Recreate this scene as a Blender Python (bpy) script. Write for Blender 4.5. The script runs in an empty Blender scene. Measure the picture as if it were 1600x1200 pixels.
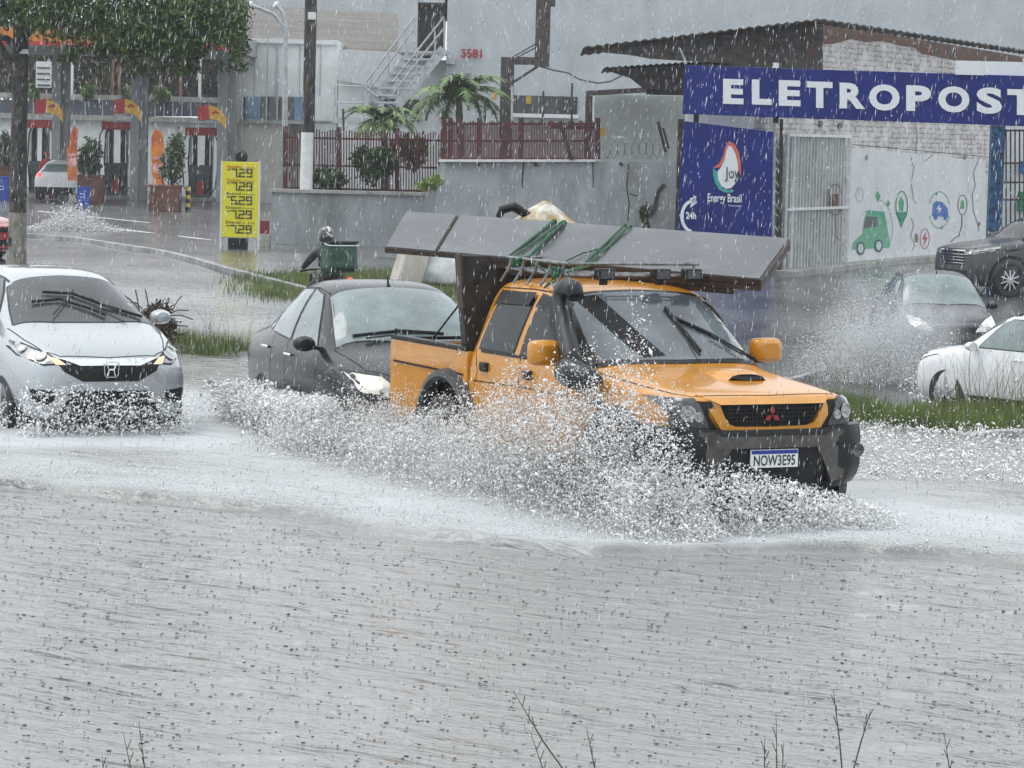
import bpy, bmesh, math, random
import numpy as np
from mathutils import Vector, Matrix, noise
from mathutils.bvhtree import BVHTree
random.seed(7); RNG = np.random.default_rng(11)
S = bpy.context.scene
COL = S.collection
R = math.radians
MIST = True; HAZE = .0005
# ------------------------------------------------------------------ camera
CAMH = 2.95; FPX = 4800.0; PITCH = R(4.703); ROLL = R(1.398)
cd = bpy.data.cameras.new('camera'); cam = bpy.data.objects.new('camera', cd); COL.objects.link(cam)
cd.sensor_width = 36; cd.lens = 36 * FPX / 1600; cd.clip_start = .2; cd.clip_end = 2000
Rm = Matrix.Rotation(R(90) - PITCH, 4, 'X') @ Matrix.Rotation(ROLL, 4, 'Z')
cam.matrix_world = Matrix.Translation((0, 0, CAMH)) @ Rm
S.camera = cam
# ------------------------------------------------------------------ world, sun, exposure
wd = bpy.data.worlds.new('World'); S.world = wd; wd.use_nodes = True
nt = wd.node_tree; nt.nodes.clear()
sky = nt.nodes.new('ShaderNodeTexSky'); sky.sky_type = 'NISHITA'; sky.sun_disc = False
SUN_EL = R(62); SUN_ROT = R(292)
sky.sun_elevation = SUN_EL; sky.sun_rotation = SUN_ROT; sky.air_density = 1.5; sky.dust_density = 6
hs = nt.nodes.new('ShaderNodeHueSaturation'); hs.inputs['Saturation'].default_value = .12
mx = nt.nodes.new('ShaderNodeMix'); mx.data_type = 'RGBA'; mx.inputs[0].default_value = .72
mx.inputs[7].default_value = (7.2, 7.75, 8.2, 1)       # the even grey of the rain cloud
bg = nt.nodes.new('ShaderNodeBackground'); bg.inputs[1].default_value = .15
ow = nt.nodes.new('ShaderNodeOutputWorld')
nt.links.new(sky.outputs[0], hs.inputs['Color']); nt.links.new(hs.outputs[0], mx.inputs[6])
nt.links.new(mx.outputs[2], bg.inputs[0]); nt.links.new(bg.outputs[0], ow.inputs[0])
sl = bpy.data.lights.new('sun', 'SUN'); sl.energy = .6; sl.angle = R(30); sl.color = (1, .97, .93)
so = bpy.data.objects.new('sun', sl); COL.objects.link(so)
_d = Vector((math.sin(SUN_ROT) * math.cos(SUN_EL), math.cos(SUN_ROT) * math.cos(SUN_EL), math.sin(SUN_EL)))
so.rotation_euler = _d.to_track_quat('Z', 'Y').to_euler()
S.view_settings.view_transform = 'Standard'; S.view_settings.look = 'None'
S.view_settings.exposure = 0.4; S.view_settings.gamma = 1
S.render.engine = 'CYCLES'
S.cycles.max_bounces = 8; S.cycles.transparent_max_bounces = 24; S.cycles.diffuse_bounces = 3
S.cycles.glossy_bounces = 3; S.cycles.transmission_bounces = 5; S.cycles.volume_bounces = 1
S.cycles.use_denoising = True
S.cycles.caustics_reflective = False; S.cycles.caustics_refractive = False
# ------------------------------------------------------------------ pixel -> place helpers (1600x1200 photo)
def ray(u, v):
    a, b = u - 800, v - 600
    c, s = math.cos(ROLL), math.sin(ROLL)
    x, y = c * a + s * b, -s * a + c * b
    cp, sp = math.cos(PITCH), math.sin(PITCH)
    return Vector((x / FPX, cp - y / FPX * sp, -sp - y / FPX * cp))
def at(u, v, Y):
    d = ray(u, v); t = Y / d.y
    return Vector((d.x * t, Y, CAMH + d.z * t))
def sst(a, b, x):
    t = min(1, max(0, (x - a) / (b - a))); return t * t * (3 - 2 * t)
def median(x):          # y of the grass median between the two carriageways
    if x < -3.7: return 38 + (-3.7 - x) * .8
    return max(30.3, 38 - (x + 3.7) * .98)
def terr(x, y):
    m = median(x)
    d = y - m
    z = -.03 + .21 * sst(-1.0, -.2, d)
    w = 1.0
    far = .45 + .8 * sst(0, 5, x)
    z -= .18 * sst(w, w + .6, d)
    e0 = w + .6
    z -= far * sst(e0, max(e0 + 5, 45 - m), d) * (1 - sst(48, 68 - 3 * sst(2, 8, x), y))
    return z
def gnd(u, v, z=None):
    d = ray(u, v)
    if z is not None:
        t = (z - CAMH) / d.z; return Vector((d.x * t, d.y * t, z))
    t = 10.0
    while t < 400:
        p = Vector((d.x * t, d.y * t, CAMH + d.z * t))
        if p.z < terr(p.x, p.y): return p
        t += .05
    return p
# ------------------------------------------------------------------ materials
def mat(name, c, r=.5, m=0, coat=0, nz=None, bump=None, c2=None, stretch=(1, 1, 1), spec=.5, trans=0, alpha=1, ior=1.5, ramp=(.35, .65), beads=0, dirt=None, emit=None):
    M = bpy.data.materials.new(name); M.use_nodes = True
    t = M.node_tree; b = t.nodes['Principled BSDF']; L = t.links.new
    def N(k): return t.nodes.new('ShaderNode' + k)
    b.inputs['Base Color'].default_value = (*c, 1); b.inputs['Roughness'].default_value = r
    b.inputs['Metallic'].default_value = m; b.inputs['Coat Weight'].default_value = coat
    b.inputs['Coat Roughness'].default_value = .06; b.inputs['Specular IOR Level'].default_value = spec
    b.inputs['Transmission Weight'].default_value = trans; b.inputs['Alpha'].default_value = alpha; b.inputs['IOR'].default_value = ior
    if emit:
        b.inputs['Emission Color'].default_value = (*emit[0], 1); b.inputs['Emission Strength'].default_value = emit[1]
    tc = N('TexCoord'); mp = N('Mapping'); mp.inputs['Scale'].default_value = stretch
    L(tc.outputs['Object'], mp.inputs[0])
    col = None
    if nz:
        n = N('TexNoise'); n.inputs['Scale'].default_value = nz[0]; n.inputs['Detail'].default_value = 6; n.inputs['Roughness'].default_value = .62
        L(mp.outputs[0], n.inputs['Vector'])
        rp = N('ValToRGB'); rp.color_ramp.elements[0].position = ramp[0]; rp.color_ramp.elements[1].position = ramp[1]
        ca = tuple(max(0, q * (1 - nz[1])) for q in c); cb = c2 if c2 else tuple(min(1, q * (1 + nz[1])) for q in c)
        rp.color_ramp.elements[0].color = (*ca, 1); rp.color_ramp.elements[1].color = (*cb, 1)
        L(n.outputs[0], rp.inputs[0]); col = rp.outputs[0]
    if dirt:   # (scale, colour, threshold low, high) : vertical rain stains and grime patches
        n2 = N('TexNoise'); n2.inputs['Scale'].default_value = dirt[0]; n2.inputs['Detail'].default_value = 8; n2.inputs['Roughness'].default_value = .7
        mp2 = N('Mapping'); mp2.inputs['Scale'].default_value = (1, 1, .22); mp2.inputs['Location'].default_value = (3.1, 1.7, .4)
        L(tc.outputs['Object'], mp2.inputs[0]); L(mp2.outputs[0], n2.inputs['Vector'])
        r2 = N('ValToRGB'); r2.color_ramp.elements[0].position = dirt[2]; r2.color_ramp.elements[1].position = dirt[3]
        L(n2.outputs[0], r2.inputs[0])
        k = N('Mix'); k.data_type = 'RGBA'; L(r2.outputs[0], k.inputs[0])
        if col: L(col, k.inputs[6])
        else: k.inputs[6].default_value = (*c, 1)
        k.inputs[7].default_value = (*dirt[1], 1); col = k.outputs[2]
    if col: L(col, b.inputs['Base Color'])
    nrm = None
    if bump:
        n = N('TexNoise'); n.inputs['Scale'].default_value = bump[0]; n.inputs['Detail'].default_value = 5
        L(mp.outputs[0], n.inputs['Vector'])
        bp = N('Bump'); bp.inputs['Strength'].default_value = bump[1]; bp.inputs['Distance'].default_value = bump[2] if len(bump) > 2 else .02
        L(n.outputs[0], bp.inputs['Height']); nrm = bp.outputs[0]
    if beads:   # rain beads standing on the paint
        v = N('TexVoronoi'); v.inputs['Scale'].default_value = 55
        L(tc.outputs['Object'], v.inputs['Vector'])
        r3 = N('ValToRGB'); r3.color_ramp.elements[0].position = .0; r3.color_ramp.elements[0].color = (1, 1, 1, 1)
        r3.color_ramp.elements[1].position = .33; r3.color_ramp.elements[1].color = (0, 0, 0, 1)
        L(v.outputs['Distance'], r3.inputs[0])
        bp = N('Bump'); bp.inputs['Strength'].default_value = beads; bp.inputs['Distance'].default_value = .004
        L(r3.outputs[0], bp.inputs['Height'])
        if nrm: L(nrm, bp.inputs['Normal'])
        nrm = bp.outputs[0]
    if nrm: L(nrm, b.inputs['Normal'])
    return M
def brickmat(name, c1, c2, mortar, rough=.8, sc=1.0, wash=None, rot=0):
    M = mat(name, c1, rough); t = M.node_tree; L = t.links.new; b = t.nodes['Principled BSDF']
    tc = t.nodes.new('ShaderNodeTexCoord'); mp = t.nodes.new('ShaderNodeMapping')
    mp.inputs['Rotation'].default_value = (R(90), 0, 0)
    L(tc.outputs['Object'], mp.inputs[0])
    br = t.nodes.new('ShaderNodeTexBrick'); br.inputs['Scale'].default_value = sc * 1.6
    br.inputs['Color1'].default_value = (*c1, 1); br.inputs['Color2'].default_value = (*c2, 1); br.inputs['Mortar'].default_value = (*mortar, 1)
    br.inputs['Brick Width'].default_value = .42; br.inputs['Row Height'].default_value = .19; br.inputs['Mortar Size'].default_value = .018; br.inputs['Bias'].default_value = 0
    nw = t.nodes.new('ShaderNodeTexNoise'); nw.inputs['Scale'].default_value = 3; ad = t.nodes.new('ShaderNodeMix'); ad.data_type = 'RGBA'; ad.blend_type = 'ADD'; ad.inputs[0].default_value = .10
    L(mp.outputs[0], nw.inputs['Vector']); L(mp.outputs[0], ad.inputs[6]); L(nw.outputs['Color'], ad.inputs[7]); L(ad.outputs[2], br.inputs['Vector'])
    n = t.nodes.new('ShaderNodeTexNoise'); n.inputs['Scale'].default_value = 2.2; n.inputs['Detail'].default_value = 8; n.inputs['Roughness'].default_value = .75
    L(tc.outputs['Object'], n.inputs['Vector'])
    rp = t.nodes.new('ShaderNodeValToRGB'); rp.color_ramp.elements[0].position = .45; rp.color_ramp.elements[1].position = .6; L(n.outputs[0], rp.inputs[0])
    k = t.nodes.new('ShaderNodeMix'); k.data_type = 'RGBA'; L(rp.outputs[0], k.inputs[0]); L(br.outputs[0], k.inputs[6]); k.inputs[7].default_value = (*(wash or c2), 1)
    L(k.outputs[2], b.inputs['Base Color'])
    bp = t.nodes.new('ShaderNodeBump'); bp.inputs['Strength'].default_value = .8; bp.inputs['Distance'].default_value = .02; bp.invert = True
    L(br.outputs['Fac'], bp.inputs['Height']); L(bp.outputs[0], b.inputs['Normal'])
    return M
BLACK = mat('black_plastic', (.012, .012, .013), .42, spec=.25, bump=(60, .15))
RUBBER = mat('tyre_rubber', (.018, .018, .018), .6)
DARK = mat('dark_recess', (.006, .006, .007), .8)
GLASS = mat('car_glass', (.016, .021, .025), .04, spec=.28, coat=0, beads=.3, nz=(2, .3))
GLASS_LT = mat('car_glass_pale', (.17, .215, .22), .08, spec=.5, coat=.2, beads=.35, nz=(3, .25))  # car glass with a paler base colour
CHROME = mat('chrome', (.75, .76, .78), .12, 1)
ALLOY = mat('alloy', (.5, .51, .53), .25, .9)
LENS = mat('lamp_glass', (.28, .29, .285), .06, .3, coat=1, nz=(30, .5))
LENSD = mat('lamp_housing_dark', (.03, .03, .032), .08, .2, coat=1, nz=(30, .6))
LAMPW = mat('lamp_reflector', (.42, .42, .42), .15, .8)
AMBER = mat('lit_sidelight', (.7, .52, .36), .3, emit=((1, .68, .38), .35))
REDL = mat('lit_tail_lamp', (.6, .04, .03), .3, emit=((1, .10, .06), .9))
WHITEP = mat('white_paint', (.72, .73, .74), .5, nz=(6, .1))
PLATEW = mat('plate_white', (.78, .8, .8), .4)
PLATEB = mat('plate_blue', (.01, .03, .25), .4)
INK = mat('black_ink', (.015, .015, .018), .5)
# ------------------------------------------------------------------ mesh builder
class MB:
    def __init__(s): s.v = []; s.f = []; s.mi = []; s.k = 0
    def add(s, vs, fs, mi=None):
        o = len(s.v); s.v += [tuple(v) for v in vs]
        s.f += [tuple(i + o for i in f) for f in fs]; s.mi += [s.k if mi is None else mi] * len(fs); return s
    def box(s, c, d, rot=None, mi=None, taper=1):
        vs = []
        for z in (-.5, .5):
            q = 1 if z < 0 else taper
            for x, y in ((-.5, -.5), (.5, -.5), (.5, .5), (-.5, .5)):
                p = Vector((x * d[0] * q, y * d[1] * q, z * d[2]))
                if rot is not None: p = rot @ p
                vs.append(p + Vector(c))
        return s.add(vs, [(3, 2, 1, 0), (4, 5, 6, 7), (0, 1, 5, 4), (1, 2, 6, 5), (2, 3, 7, 6), (3, 0, 4, 7)], mi)
    def beam(s, a, b, w, h, up=(0, 0, 1), mi=None):
        a, b = Vector(a), Vector(b); x = (b - a); l = x.length; x.normalize()
        y = Vector(up).cross(x)
        if y.length < 1e-4: y = Vector((0, 1, 0)).cross(x)
        y.normalize(); z = x.cross(y)
        m = Matrix((x, y, z)).transposed()
        return s.box((a + b) / 2, (l, w, h), m, mi)
    def tube(s, pts, r, n=8, mi=None, cap=True, flat=None):
        pts = [Vector(p) for p in pts]; rs = r if isinstance(r, (list, tuple)) else [r] * len(pts)
        vs = []; fs = []; prev = None
        for i, p in enumerate(pts):
            d = (pts[min(i + 1, len(pts) - 1)] - pts[max(i - 1, 0)])
            if d.length < 1e-7: d = Vector((0, 0, 1))
            d.normalize()
            u = (prev - d * prev.dot(d)) if prev is not None else (Vector((0, 0, 1)).cross(d) if abs(d.z) < .95 else Vector((1, 0, 0)).cross(d))
            if u.length < 1e-5: u = Vector((1, 0, 0)).cross(d)
            u.normalize(); w = d.cross(u); prev = u
            for k in range(n):
                a = 2 * math.pi * k / n
                vs.append(p + (u * math.cos(a) + w * math.sin(a)) * rs[i])
        for i in range(len(pts) - 1):
            for k in range(n):
                fs.append((i * n + k, i * n + (k + 1) % n, (i + 1) * n + (k + 1) % n, (i + 1) * n + k))
        if cap: fs.append(tuple(range(n - 1, -1, -1))); fs.append(tuple(len(vs) - n + k for k in range(n)))
        return s.add(vs, fs, mi)
    def lathe(s, prof, axis='z', c=(0, 0, 0), n=24, mi=None):
        vs = []; fs = []
        for r_, h in prof:
            for k in range(n):
                a = 2 * math.pi * k / n; p = (r_ * math.cos(a), r_ * math.sin(a), h)
                if axis == 'y': p = (p[0], p[2], p[1])
                if axis == 'x': p = (p[2], p[0], p[1])
                vs.append(Vector(p) + Vector(c))
        for i in range(len(prof) - 1):
            for k in range(n): fs.append((i * n + k, i * n + (k + 1) % n, (i + 1) * n + (k + 1) % n, (i + 1) * n + k))
        return s.add(vs, fs, mi)
    def poly(s, pts, th=None, nrm=None, mi=None):      # flat ngon, optionally with thickness along -nrm
        n = len(pts)
        if th is None: return s.add(pts, [tuple(range(n))], mi)
        q = Vector(nrm) * th
        return s.add([Vector(p) for p in pts] + [Vector(p) - q for p in pts], [tuple(range(n)), tuple(range(2 * n - 1, n - 1, -1))] + [(i, i + n, (i + 1) % n + n, (i + 1) % n) for i in range(n)], mi)
    def build(s, name, ms, parent=None, smooth=False, bevel=0, label=None, cat=None, group=None, kind=None, sub=0, loc=None):
        me = bpy.data.meshes.new(name); me.from_pydata(s.v, [], s.f)
        for m in (ms if isinstance(ms, (list, tuple)) else [ms]): me.materials.append(m)
        me.polygons.foreach_set('material_index', s.mi)
        bm = bmesh.new(); bm.from_mesh(me); bmesh.ops.recalc_face_normals(bm, faces=bm.faces); bm.to_mesh(me); bm.free()
        if smooth:
            me.polygons.foreach_set('use_smooth', [True] * len(me.polygons))
            if smooth != 'all': me.set_sharp_from_angle(angle=R(38))
        me.update(); o = bpy.data.objects.new(name, me); COL.objects.link(o)
        if bevel:
            md = o.modifiers.new('bevel', 'BEVEL'); md.width = bevel; md.segments = 2; md.limit_method = 'ANGLE'
        if sub: md = o.modifiers.new('sub', 'SUBSURF'); md.levels = md.render_levels = sub
        if parent is not None: o.parent = parent
        if loc is not None: o.location = loc
        tag(o, label, cat, group, kind); return o
def tag(o, label=None, cat=None, group=None, kind=None):
    for k, v in (('label', label), ('category', cat), ('group', group), ('kind', kind)):
        if v: o[k] = v
    return o
def thing(name, label, cat, loc=(0, 0, 0), rz=0, group=None):
    o = bpy.data.objects.new(name, None); COL.objects.link(o); o.location = loc; o.rotation_euler = (0, 0, rz)
    o.empty_display_size = .2
    return tag(o, label, cat, group)
def dup(root, loc=None, rz=None, label=None):
    def cp(o, par):
        c = o.copy(); COL.objects.link(c)
        if par is not None: c.parent = par
        for ch in [x for x in bpy.data.objects if x.parent == o]: cp(ch, c)
        return c
    r = cp(root, None)
    if loc is not None: r.location = loc
    if rz is not None: r.rotation_euler = (0, 0, rz)
    if label: r['label'] = label
    return r
def fillpoly(pts, maxlen):
    """triangulated 2-D polygon with edges no longer than maxlen -> (points, faces)"""
    bm = bmesh.new(); vs = [bm.verts.new((p[0], p[1], 0)) for p in pts]
    bm.faces.new(vs); bmesh.ops.triangulate(bm, faces=bm.faces)
    for _ in range(5):
        es = [e for e in bm.edges if e.calc_length() > maxlen]
        if not es: break
        bmesh.ops.subdivide_edges(bm, edges=es, cuts=1); bmesh.ops.triangulate(bm, faces=[f for f in bm.faces if len(f.verts) > 3])
    bm.verts.ensure_lookup_table(); P = [(v.co.x, v.co.y) for v in bm.verts]; F = [tuple(v.index for v in f.verts) for f in bm.faces]
    bm.free(); return P, F
class Skin:      # a body shell that panels, glass and seams are laid on by projection
    def __init__(s, o):
        dg = bpy.context.evaluated_depsgraph_get(); e = o.evaluated_get(dg); me = e.to_mesh()
        s.b = BVHTree.FromPolygons([v.co.copy() for v in me.vertices], [tuple(p.vertices) for p in me.polygons]); e.to_mesh_clear()
    def hit(s, ax, a, b):
        if ax == 'L': o, d = Vector((a, 4, b)), Vector((0, -1, 0))
        elif ax == 'R': o, d = Vector((a, -4, b)), Vector((0, 1, 0))
        elif ax == 'F': o, d = Vector((4, a, b)), Vector((-1, 0, 0))
        elif ax == 'B': o, d = Vector((-12, a, b)), Vector((1, 0, 0))
        else: o, d = Vector((a, b, 5)), Vector((0, 0, -1))
        h = s.b.ray_cast(o, d)
        if h[0] is None:
            h = s.b.find_nearest(Vector((a, b, 1.2)) if ax == 'T' else (Vector((a, math.copysign(.8, o.y), b)) if ax in 'LR' else Vector((0 if ax == 'F' else -4, a, b))))
        n = h[1]
        if n.dot(d) > 0: n = -n
        return h[0], n
    def lay(s, mb, ax, pts, off=.004, ml=.1, mi=None):
        P, F = fillpoly(pts, ml); vs = []
        for a, b in P:
            p, n = s.hit(ax, a, b); vs.append(p + n * off)
        mb.add(vs, F, mi); return mb
    def line(s, mb, ax, pts, w=.008, off=.002, mi=None, step=.06):
        out = []
        for i in range(len(pts) - 1):
            a, b = Vector(pts[i]), Vector(pts[i + 1]); k = max(1, int((b - a).length / step))
            for j in range(k + (i == len(pts) - 2)): out.append(a + (b - a) * j / k)
        vs = []
        for i, p in enumerate(out):
            d = (out[min(i + 1, len(out) - 1)] - out[max(0, i - 1)]).normalized(); n2 = Vector((-d.y, d.x)) * w / 2
            for q in (p - n2, p + n2):
                h, n = s.hit(ax, q.x, q.y); vs.append(h + n * off)
        mb.add(vs, [(2 * i, 2 * i + 1, 2 * i + 3, 2 * i + 2) for i in range(len(out) - 1)], mi); return mb
def mirror_y(pts): return [(-a, b) for a, b in pts][::-1]
def frompts(name, pts_list, ms, parent, sub=2, cuts=(), nring=None):
    """shell from half cross-sections; cuts = wheel arches (x, z, r, y_inner)"""
    n = len(pts_list[0][1]); vs = []; fs = []
    ring = 2 * n - 2
    for x, pts in pts_list:
        xs = x if isinstance(x, (list, tuple)) else [x] * n
        row = [(xs[i], p[0], p[1]) for i, p in enumerate(pts)]
        vs += row + [(a, -b, c) for a, b, c in row[-2:0:-1]]
    for i in range(len(pts_list) - 1):
        for k in range(ring):
            a = i * ring; b = a + ring
            fs.append((a + k, a + (k + 1) % ring, b + (k + 1) % ring, b + k))
    for base in (0, (len(pts_list) - 1) * ring):
        fs.append((base, base + 1, base + ring - 1))
        for k in range(1, n - 2): fs.append((base + k, base + k + 1, base + ring - k - 1, base + ring - k))
        fs.append((base + n - 2, base + n - 1, base + n))
    mb = MB(); mb.add(vs, fs); o = mb.build(name, ms, parent, smooth='all', sub=sub)
    if cuts:
        cu = MB()
        for cx, cz, cr, yi in cuts:
            for sgn in (-1, 1):
                N_ = 28; y0, y1 = sgn * yi, sgn * 1.4
                v = [(cx + cr * math.cos(2 * math.pi * k / N_), yy, cz + cr * math.sin(2 * math.pi * k / N_)) for yy in (y0, y1) for k in range(N_)]
                f = [(k, (k + 1) % N_, N_ + (k + 1) % N_, N_ + k) for k in range(N_)] + [tuple(range(N_ - 1, -1, -1)), tuple(range(N_, 2 * N_))]
                cu.add(v, f, 1)
        co = cu.build('cutter', [ms[0], ms[1]], None)
        md = o.modifiers.new('b', 'BOOLEAN'); md.operation = 'DIFFERENCE'; md.object = co; md.solver = 'EXACT'
        bpy.context.view_layer.update(); dg = bpy.context.evaluated_depsgraph_get()
        me = bpy.data.meshes.new_from_object(o.evaluated_get(dg)); o.modifiers.clear(); o.data = me
        bpy.data.objects.remove(co)
        me.polygons.foreach_set('use_smooth', [True] * len(me.polygons)); me.set_sharp_from_angle(angle=R(40))
    bpy.context.view_layer.update()
    return o
def textmesh(body, origin, xd, zd, w, h, m, name, parent, off=None, bold=0, thick=.004, spacing=1.0, label=None):
    cu = bpy.data.curves.new('txt', 'FONT'); cu.body = body; cu.offset = bold; cu.extrude = 0; cu.resolution_u = 4; cu.space_character = spacing
    to = bpy.data.objects.new('txt', cu); COL.objects.link(to); bpy.context.view_layer.update()
    dg = bpy.context.evaluated_depsgraph_get(); me = to.evaluated_get(dg).to_mesh()
    vs = [v.co.copy() for v in me.vertices]; fs = [tuple(p.vertices) for p in me.polygons]
    x0 = min(v.x for v in vs); x1 = max(v.x for v in vs); y0 = min(v.y for v in vs); y1 = max(v.y for v in vs)
    xd, zd = Vector(xd).normalized(), Vector(zd).normalized(); nn = xd.cross(zd)
    if h is None: h = w * (y1 - y0) / (x1 - x0)
    out = [Vector(origin) + xd * ((v.x - x0) / (x1 - x0) * w) + zd * ((v.y - y0) / (y1 - y0) * h) + nn * (off or 0) for v in vs]
    bpy.data.objects.remove(to)
    mb = MB(); mb.add(out, fs)
    o = mb.build(name, m, parent)
    return tag(o, label)
def wheel(parent, c, r, w, side, rim=ALLOY, spokes=5, rr=.64):
    """c = axle centre at the tyre's middle; side=-1 outer face towards -y"""
    x, y, z = c; mb = MB(); h = w / 2
    mb.lathe([(r * rr, -h * .9), (r * .9, -h), (r * .985, -h * .75), (r, -h * .3), (r, h * .3), (r * .985, h * .75), (r * .9, h), (r * rr, h * .9)], 'y', c, 32)
    t = mb.build('wheel', RUBBER, parent, smooth=True)
    mr = MB(); yo = y + side * h * .62
    mr.lathe([(r * rr, y + side * h * .92), (r * rr * .93, yo), (r * rr * .93, y - side * h * .5)], 'y', (x, 0, z), 32)
    for k in range(spokes):
        a = 2 * math.pi * k / spokes + .3
        p = Vector((x + math.cos(a) * r * rr * .96, yo + side * .015, z + math.sin(a) * r * rr * .96))
        mr.beam((x, yo + side * .025, z), p, .03, r * .13 if spokes < 8 else r * .07, up=(0, 1, 0))
    mr.lathe([(0.001, yo + side * .04), (r * .14, yo + side * .035), (r * .16, yo)], 'y', (x, 0, z), 16)
    mr.build('rim', rim, t, smooth=True)
    bk = MB(); bk.lathe([(0.001, yo - side * .05), (r * rr * .92, yo - side * .05)], 'y', (x, 0, z), 24); bk.build('brake_disc', DARK, t)
    return t
def plate(parent, c, xd, zd, text, nrm):
    mb = MB(); xd, zd, n = Vector(xd), Vector(zd), Vector(nrm); c = Vector(c)
    def q(w, h, o, dz=0): return [c + n * o + zd * dz + xd * a * w / 2 + zd * b * h / 2 for a, b in ((-1, -1), (1, -1), (1, 1), (-1, 1))]
    mb.poly(q(.4, .13, .006), .012, n); mb.poly(q(.39, .028, .009, .048), mi=1)
    p = mb.build('number_plate', [PLATEW, PLATEB], parent)
    textmesh(text, c - xd * .175 - zd * .052, xd, zd, .35, .078, INK, 'plate_lettering', p, off=.009, bold=.015)
    return p
# ================================================================== vehicles
def sec(zb, wb, wm, zm, ws, zs, wt, zt, d=.05):
    return [(0, zb), (wb * .6, zb), (wb, zb), (wm, zm), (ws, zs), (wt, zt - d), (wt - min(.12, wt * .2), zt - d * .22), (wt * .45, zt - .004), (0, zt)]
def car(name, label, cat, loc, yaw, paint, p, glass=GLASS, group=None, feats=()):
    """p: stations, windscreen, side windows etc.; x runs forward with 0 at the front bumper, right side = -y"""
    t = thing(name, label, cat, loc, R(yaw), group)
    W, Hh = p['W'], p['H']; xf, xr, wr = p['axles'][0], p['axles'][1], p['wr']
    body = frompts('body', p['st'], [paint, DARK], t, 2, [(x, wr * .98, wr * 1.15, W * .31) for x in (xf, xr)])
    sk = Skin(body)
    mb = MB(); sk.lay(mb, 'T', p['ws'], .005, .12); ws = mb.build('windscreen', glass, t, smooth='all')
    mb = MB(); q = [(a, b) for a, b in p['ws']] + [p['ws'][0]]
    sk.line(mb, 'T', q, .035, .0025); mb.build('windscreen_seal', BLACK, t, smooth='all')
    for sd, ax in ((-1, 'R'), (1, 'L')):
        for wpts in p['sw']:
            mb = MB(); sk.lay(mb, ax, wpts, .006, .12); o = mb.build('side_window', p.get('sideglass', glass), t, smooth='all')
            mb = MB(); sk.line(mb, ax, wpts + [wpts[0]], .03, .003); mb.build('window_seal', BLACK, o, smooth='all')
        for s in p.get('seams', []):
            mb = MB(); sk.line(mb, ax, s, .009, .002); mb.build('door_seam', DARK, t)
        for hx, hz in p.get('handles', []):
            pt, n = sk.hit(ax, hx, hz); mb = MB(); mb.tube([pt + Vector((-.09, 0, 0)) + n * .01, pt + Vector((-.05, 0, 0)) + n * .035, pt + Vector((.06, 0, 0)) + n * .035, pt + Vector((.09, 0, 0)) + n * .01], .014, 6)
            mb.build('door_handle', p.get('handlemat', paint), t, smooth=True)
        # mirrors
        mx_, mz = p['mirror']; pt, n = sk.hit(ax, mx_, mz); mb = MB()
        c = pt + Vector((0, sd * .13, .03)); 
        mb.lathe([(.001, -.07), (.06, -.06), (.085, -.01), (.09, .04), (.08, .06)], 'x', (0, 0, 0), 14)
        mb.v = [(c.x - v[0] * 1.0, c.y + v[1] * 1.15, c.z + v[2] * .8) for v in mb.v]
        mb.f.append(tuple(range(len(mb.v) - 14, len(mb.v)))); mb.mi.append(0)
        mb.beam(pt - n * .02, c + Vector((.0, 0, -.03)), .06, .03); mb.build('wing_mirror', p.get('mirmat', paint), t, smooth=True)
        if 'hl' in p:
            pts = p['hl'] if sd > 0 else mirror_y(p['hl']); mb = MB(); sk.lay(mb, 'F', pts, .004, .08)
            h = mb.build('headlight', p.get('hlmat', LENS), t, smooth='all')
            for cy, cz, cr in p.get('hlr', []):
                pt2, n2 = sk.hit('F', sd * cy, cz); m2 = MB()
                m2.lathe([(.001, .0), (cr * .6, .002), (cr, .008), (cr * 1.08, .006)], 'x', (0, 0, 0), 16)
                rot = n2.to_track_quat('X', 'Z'); m2.v = [tuple(rot @ Vector(v) + pt2 + n2 * .006) for v in m2.v]
                m2.build('reflector', LAMPW, h, smooth=True)
            mb = MB(); sk.line(mb, 'F', pts + [pts[0]], .014, .006); mb.build('headlight_rim', p.get('hlrim', BLACK), h)
        if 'sl' in p:
            pts = p['sl'] if sd > 0 else mirror_y(p['sl']); mb = MB(); sk.lay(mb, 'F', pts, .008, .08); mb.build('sidelight', AMBER, t, smooth='all')
        if 'fog' in p:
            pts = p['fog'] if sd > 0 else mirror_y(p['fog']); mb = MB(); sk.lay(mb, 'F', pts, .004, .08); mb.build('fog_lamp_recess', BLACK, t, smooth='all')
        if 'tail' in p:
            pts = p['tail'] if sd > 0 else mirror_y(p['tail']); mb = MB(); sk.lay(mb, 'B', pts, .006, .08); mb.build('tail_lamp', REDL, t, smooth='all')
    for nm, ax, pts, mm, off in p.get('panels', []):
        mb = MB(); sk.lay(mb, ax, pts, off, .08); mb.build(nm, mm, t, smooth='all')
    for nm, ax, pts, mm, w, off in p.get('lines', []):
        mb = MB(); sk.line(mb, ax, pts, w, off); mb.build(nm, mm, t, smooth='all')
    for x in (xf, xr):
        for sd in (-1, 1): wheel(t, (x, sd * (W / 2 - .115), wr * .98), wr, .2, sd, p.get('rim', ALLOY), p.get('spokes', 5))
    return t, sk
def wipers(t, sk, arms, lift=.02):
    for pts, blade in arms:
        mb = MB(); P = [sk.hit('T', a, b) for a, b in pts]
        mb.tube([p + n * (lift + .01) for p, n in P], .008, 6)
        B = [sk.hit('T', a, b) for a, b in blade]; m2 = MB()
        w = mb.build('wiper', BLACK, t, smooth=True); m2.tube([p + n * lift for p, n in B], .015, 6); m2.build('blade', BLACK, w, smooth=True)
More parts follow.
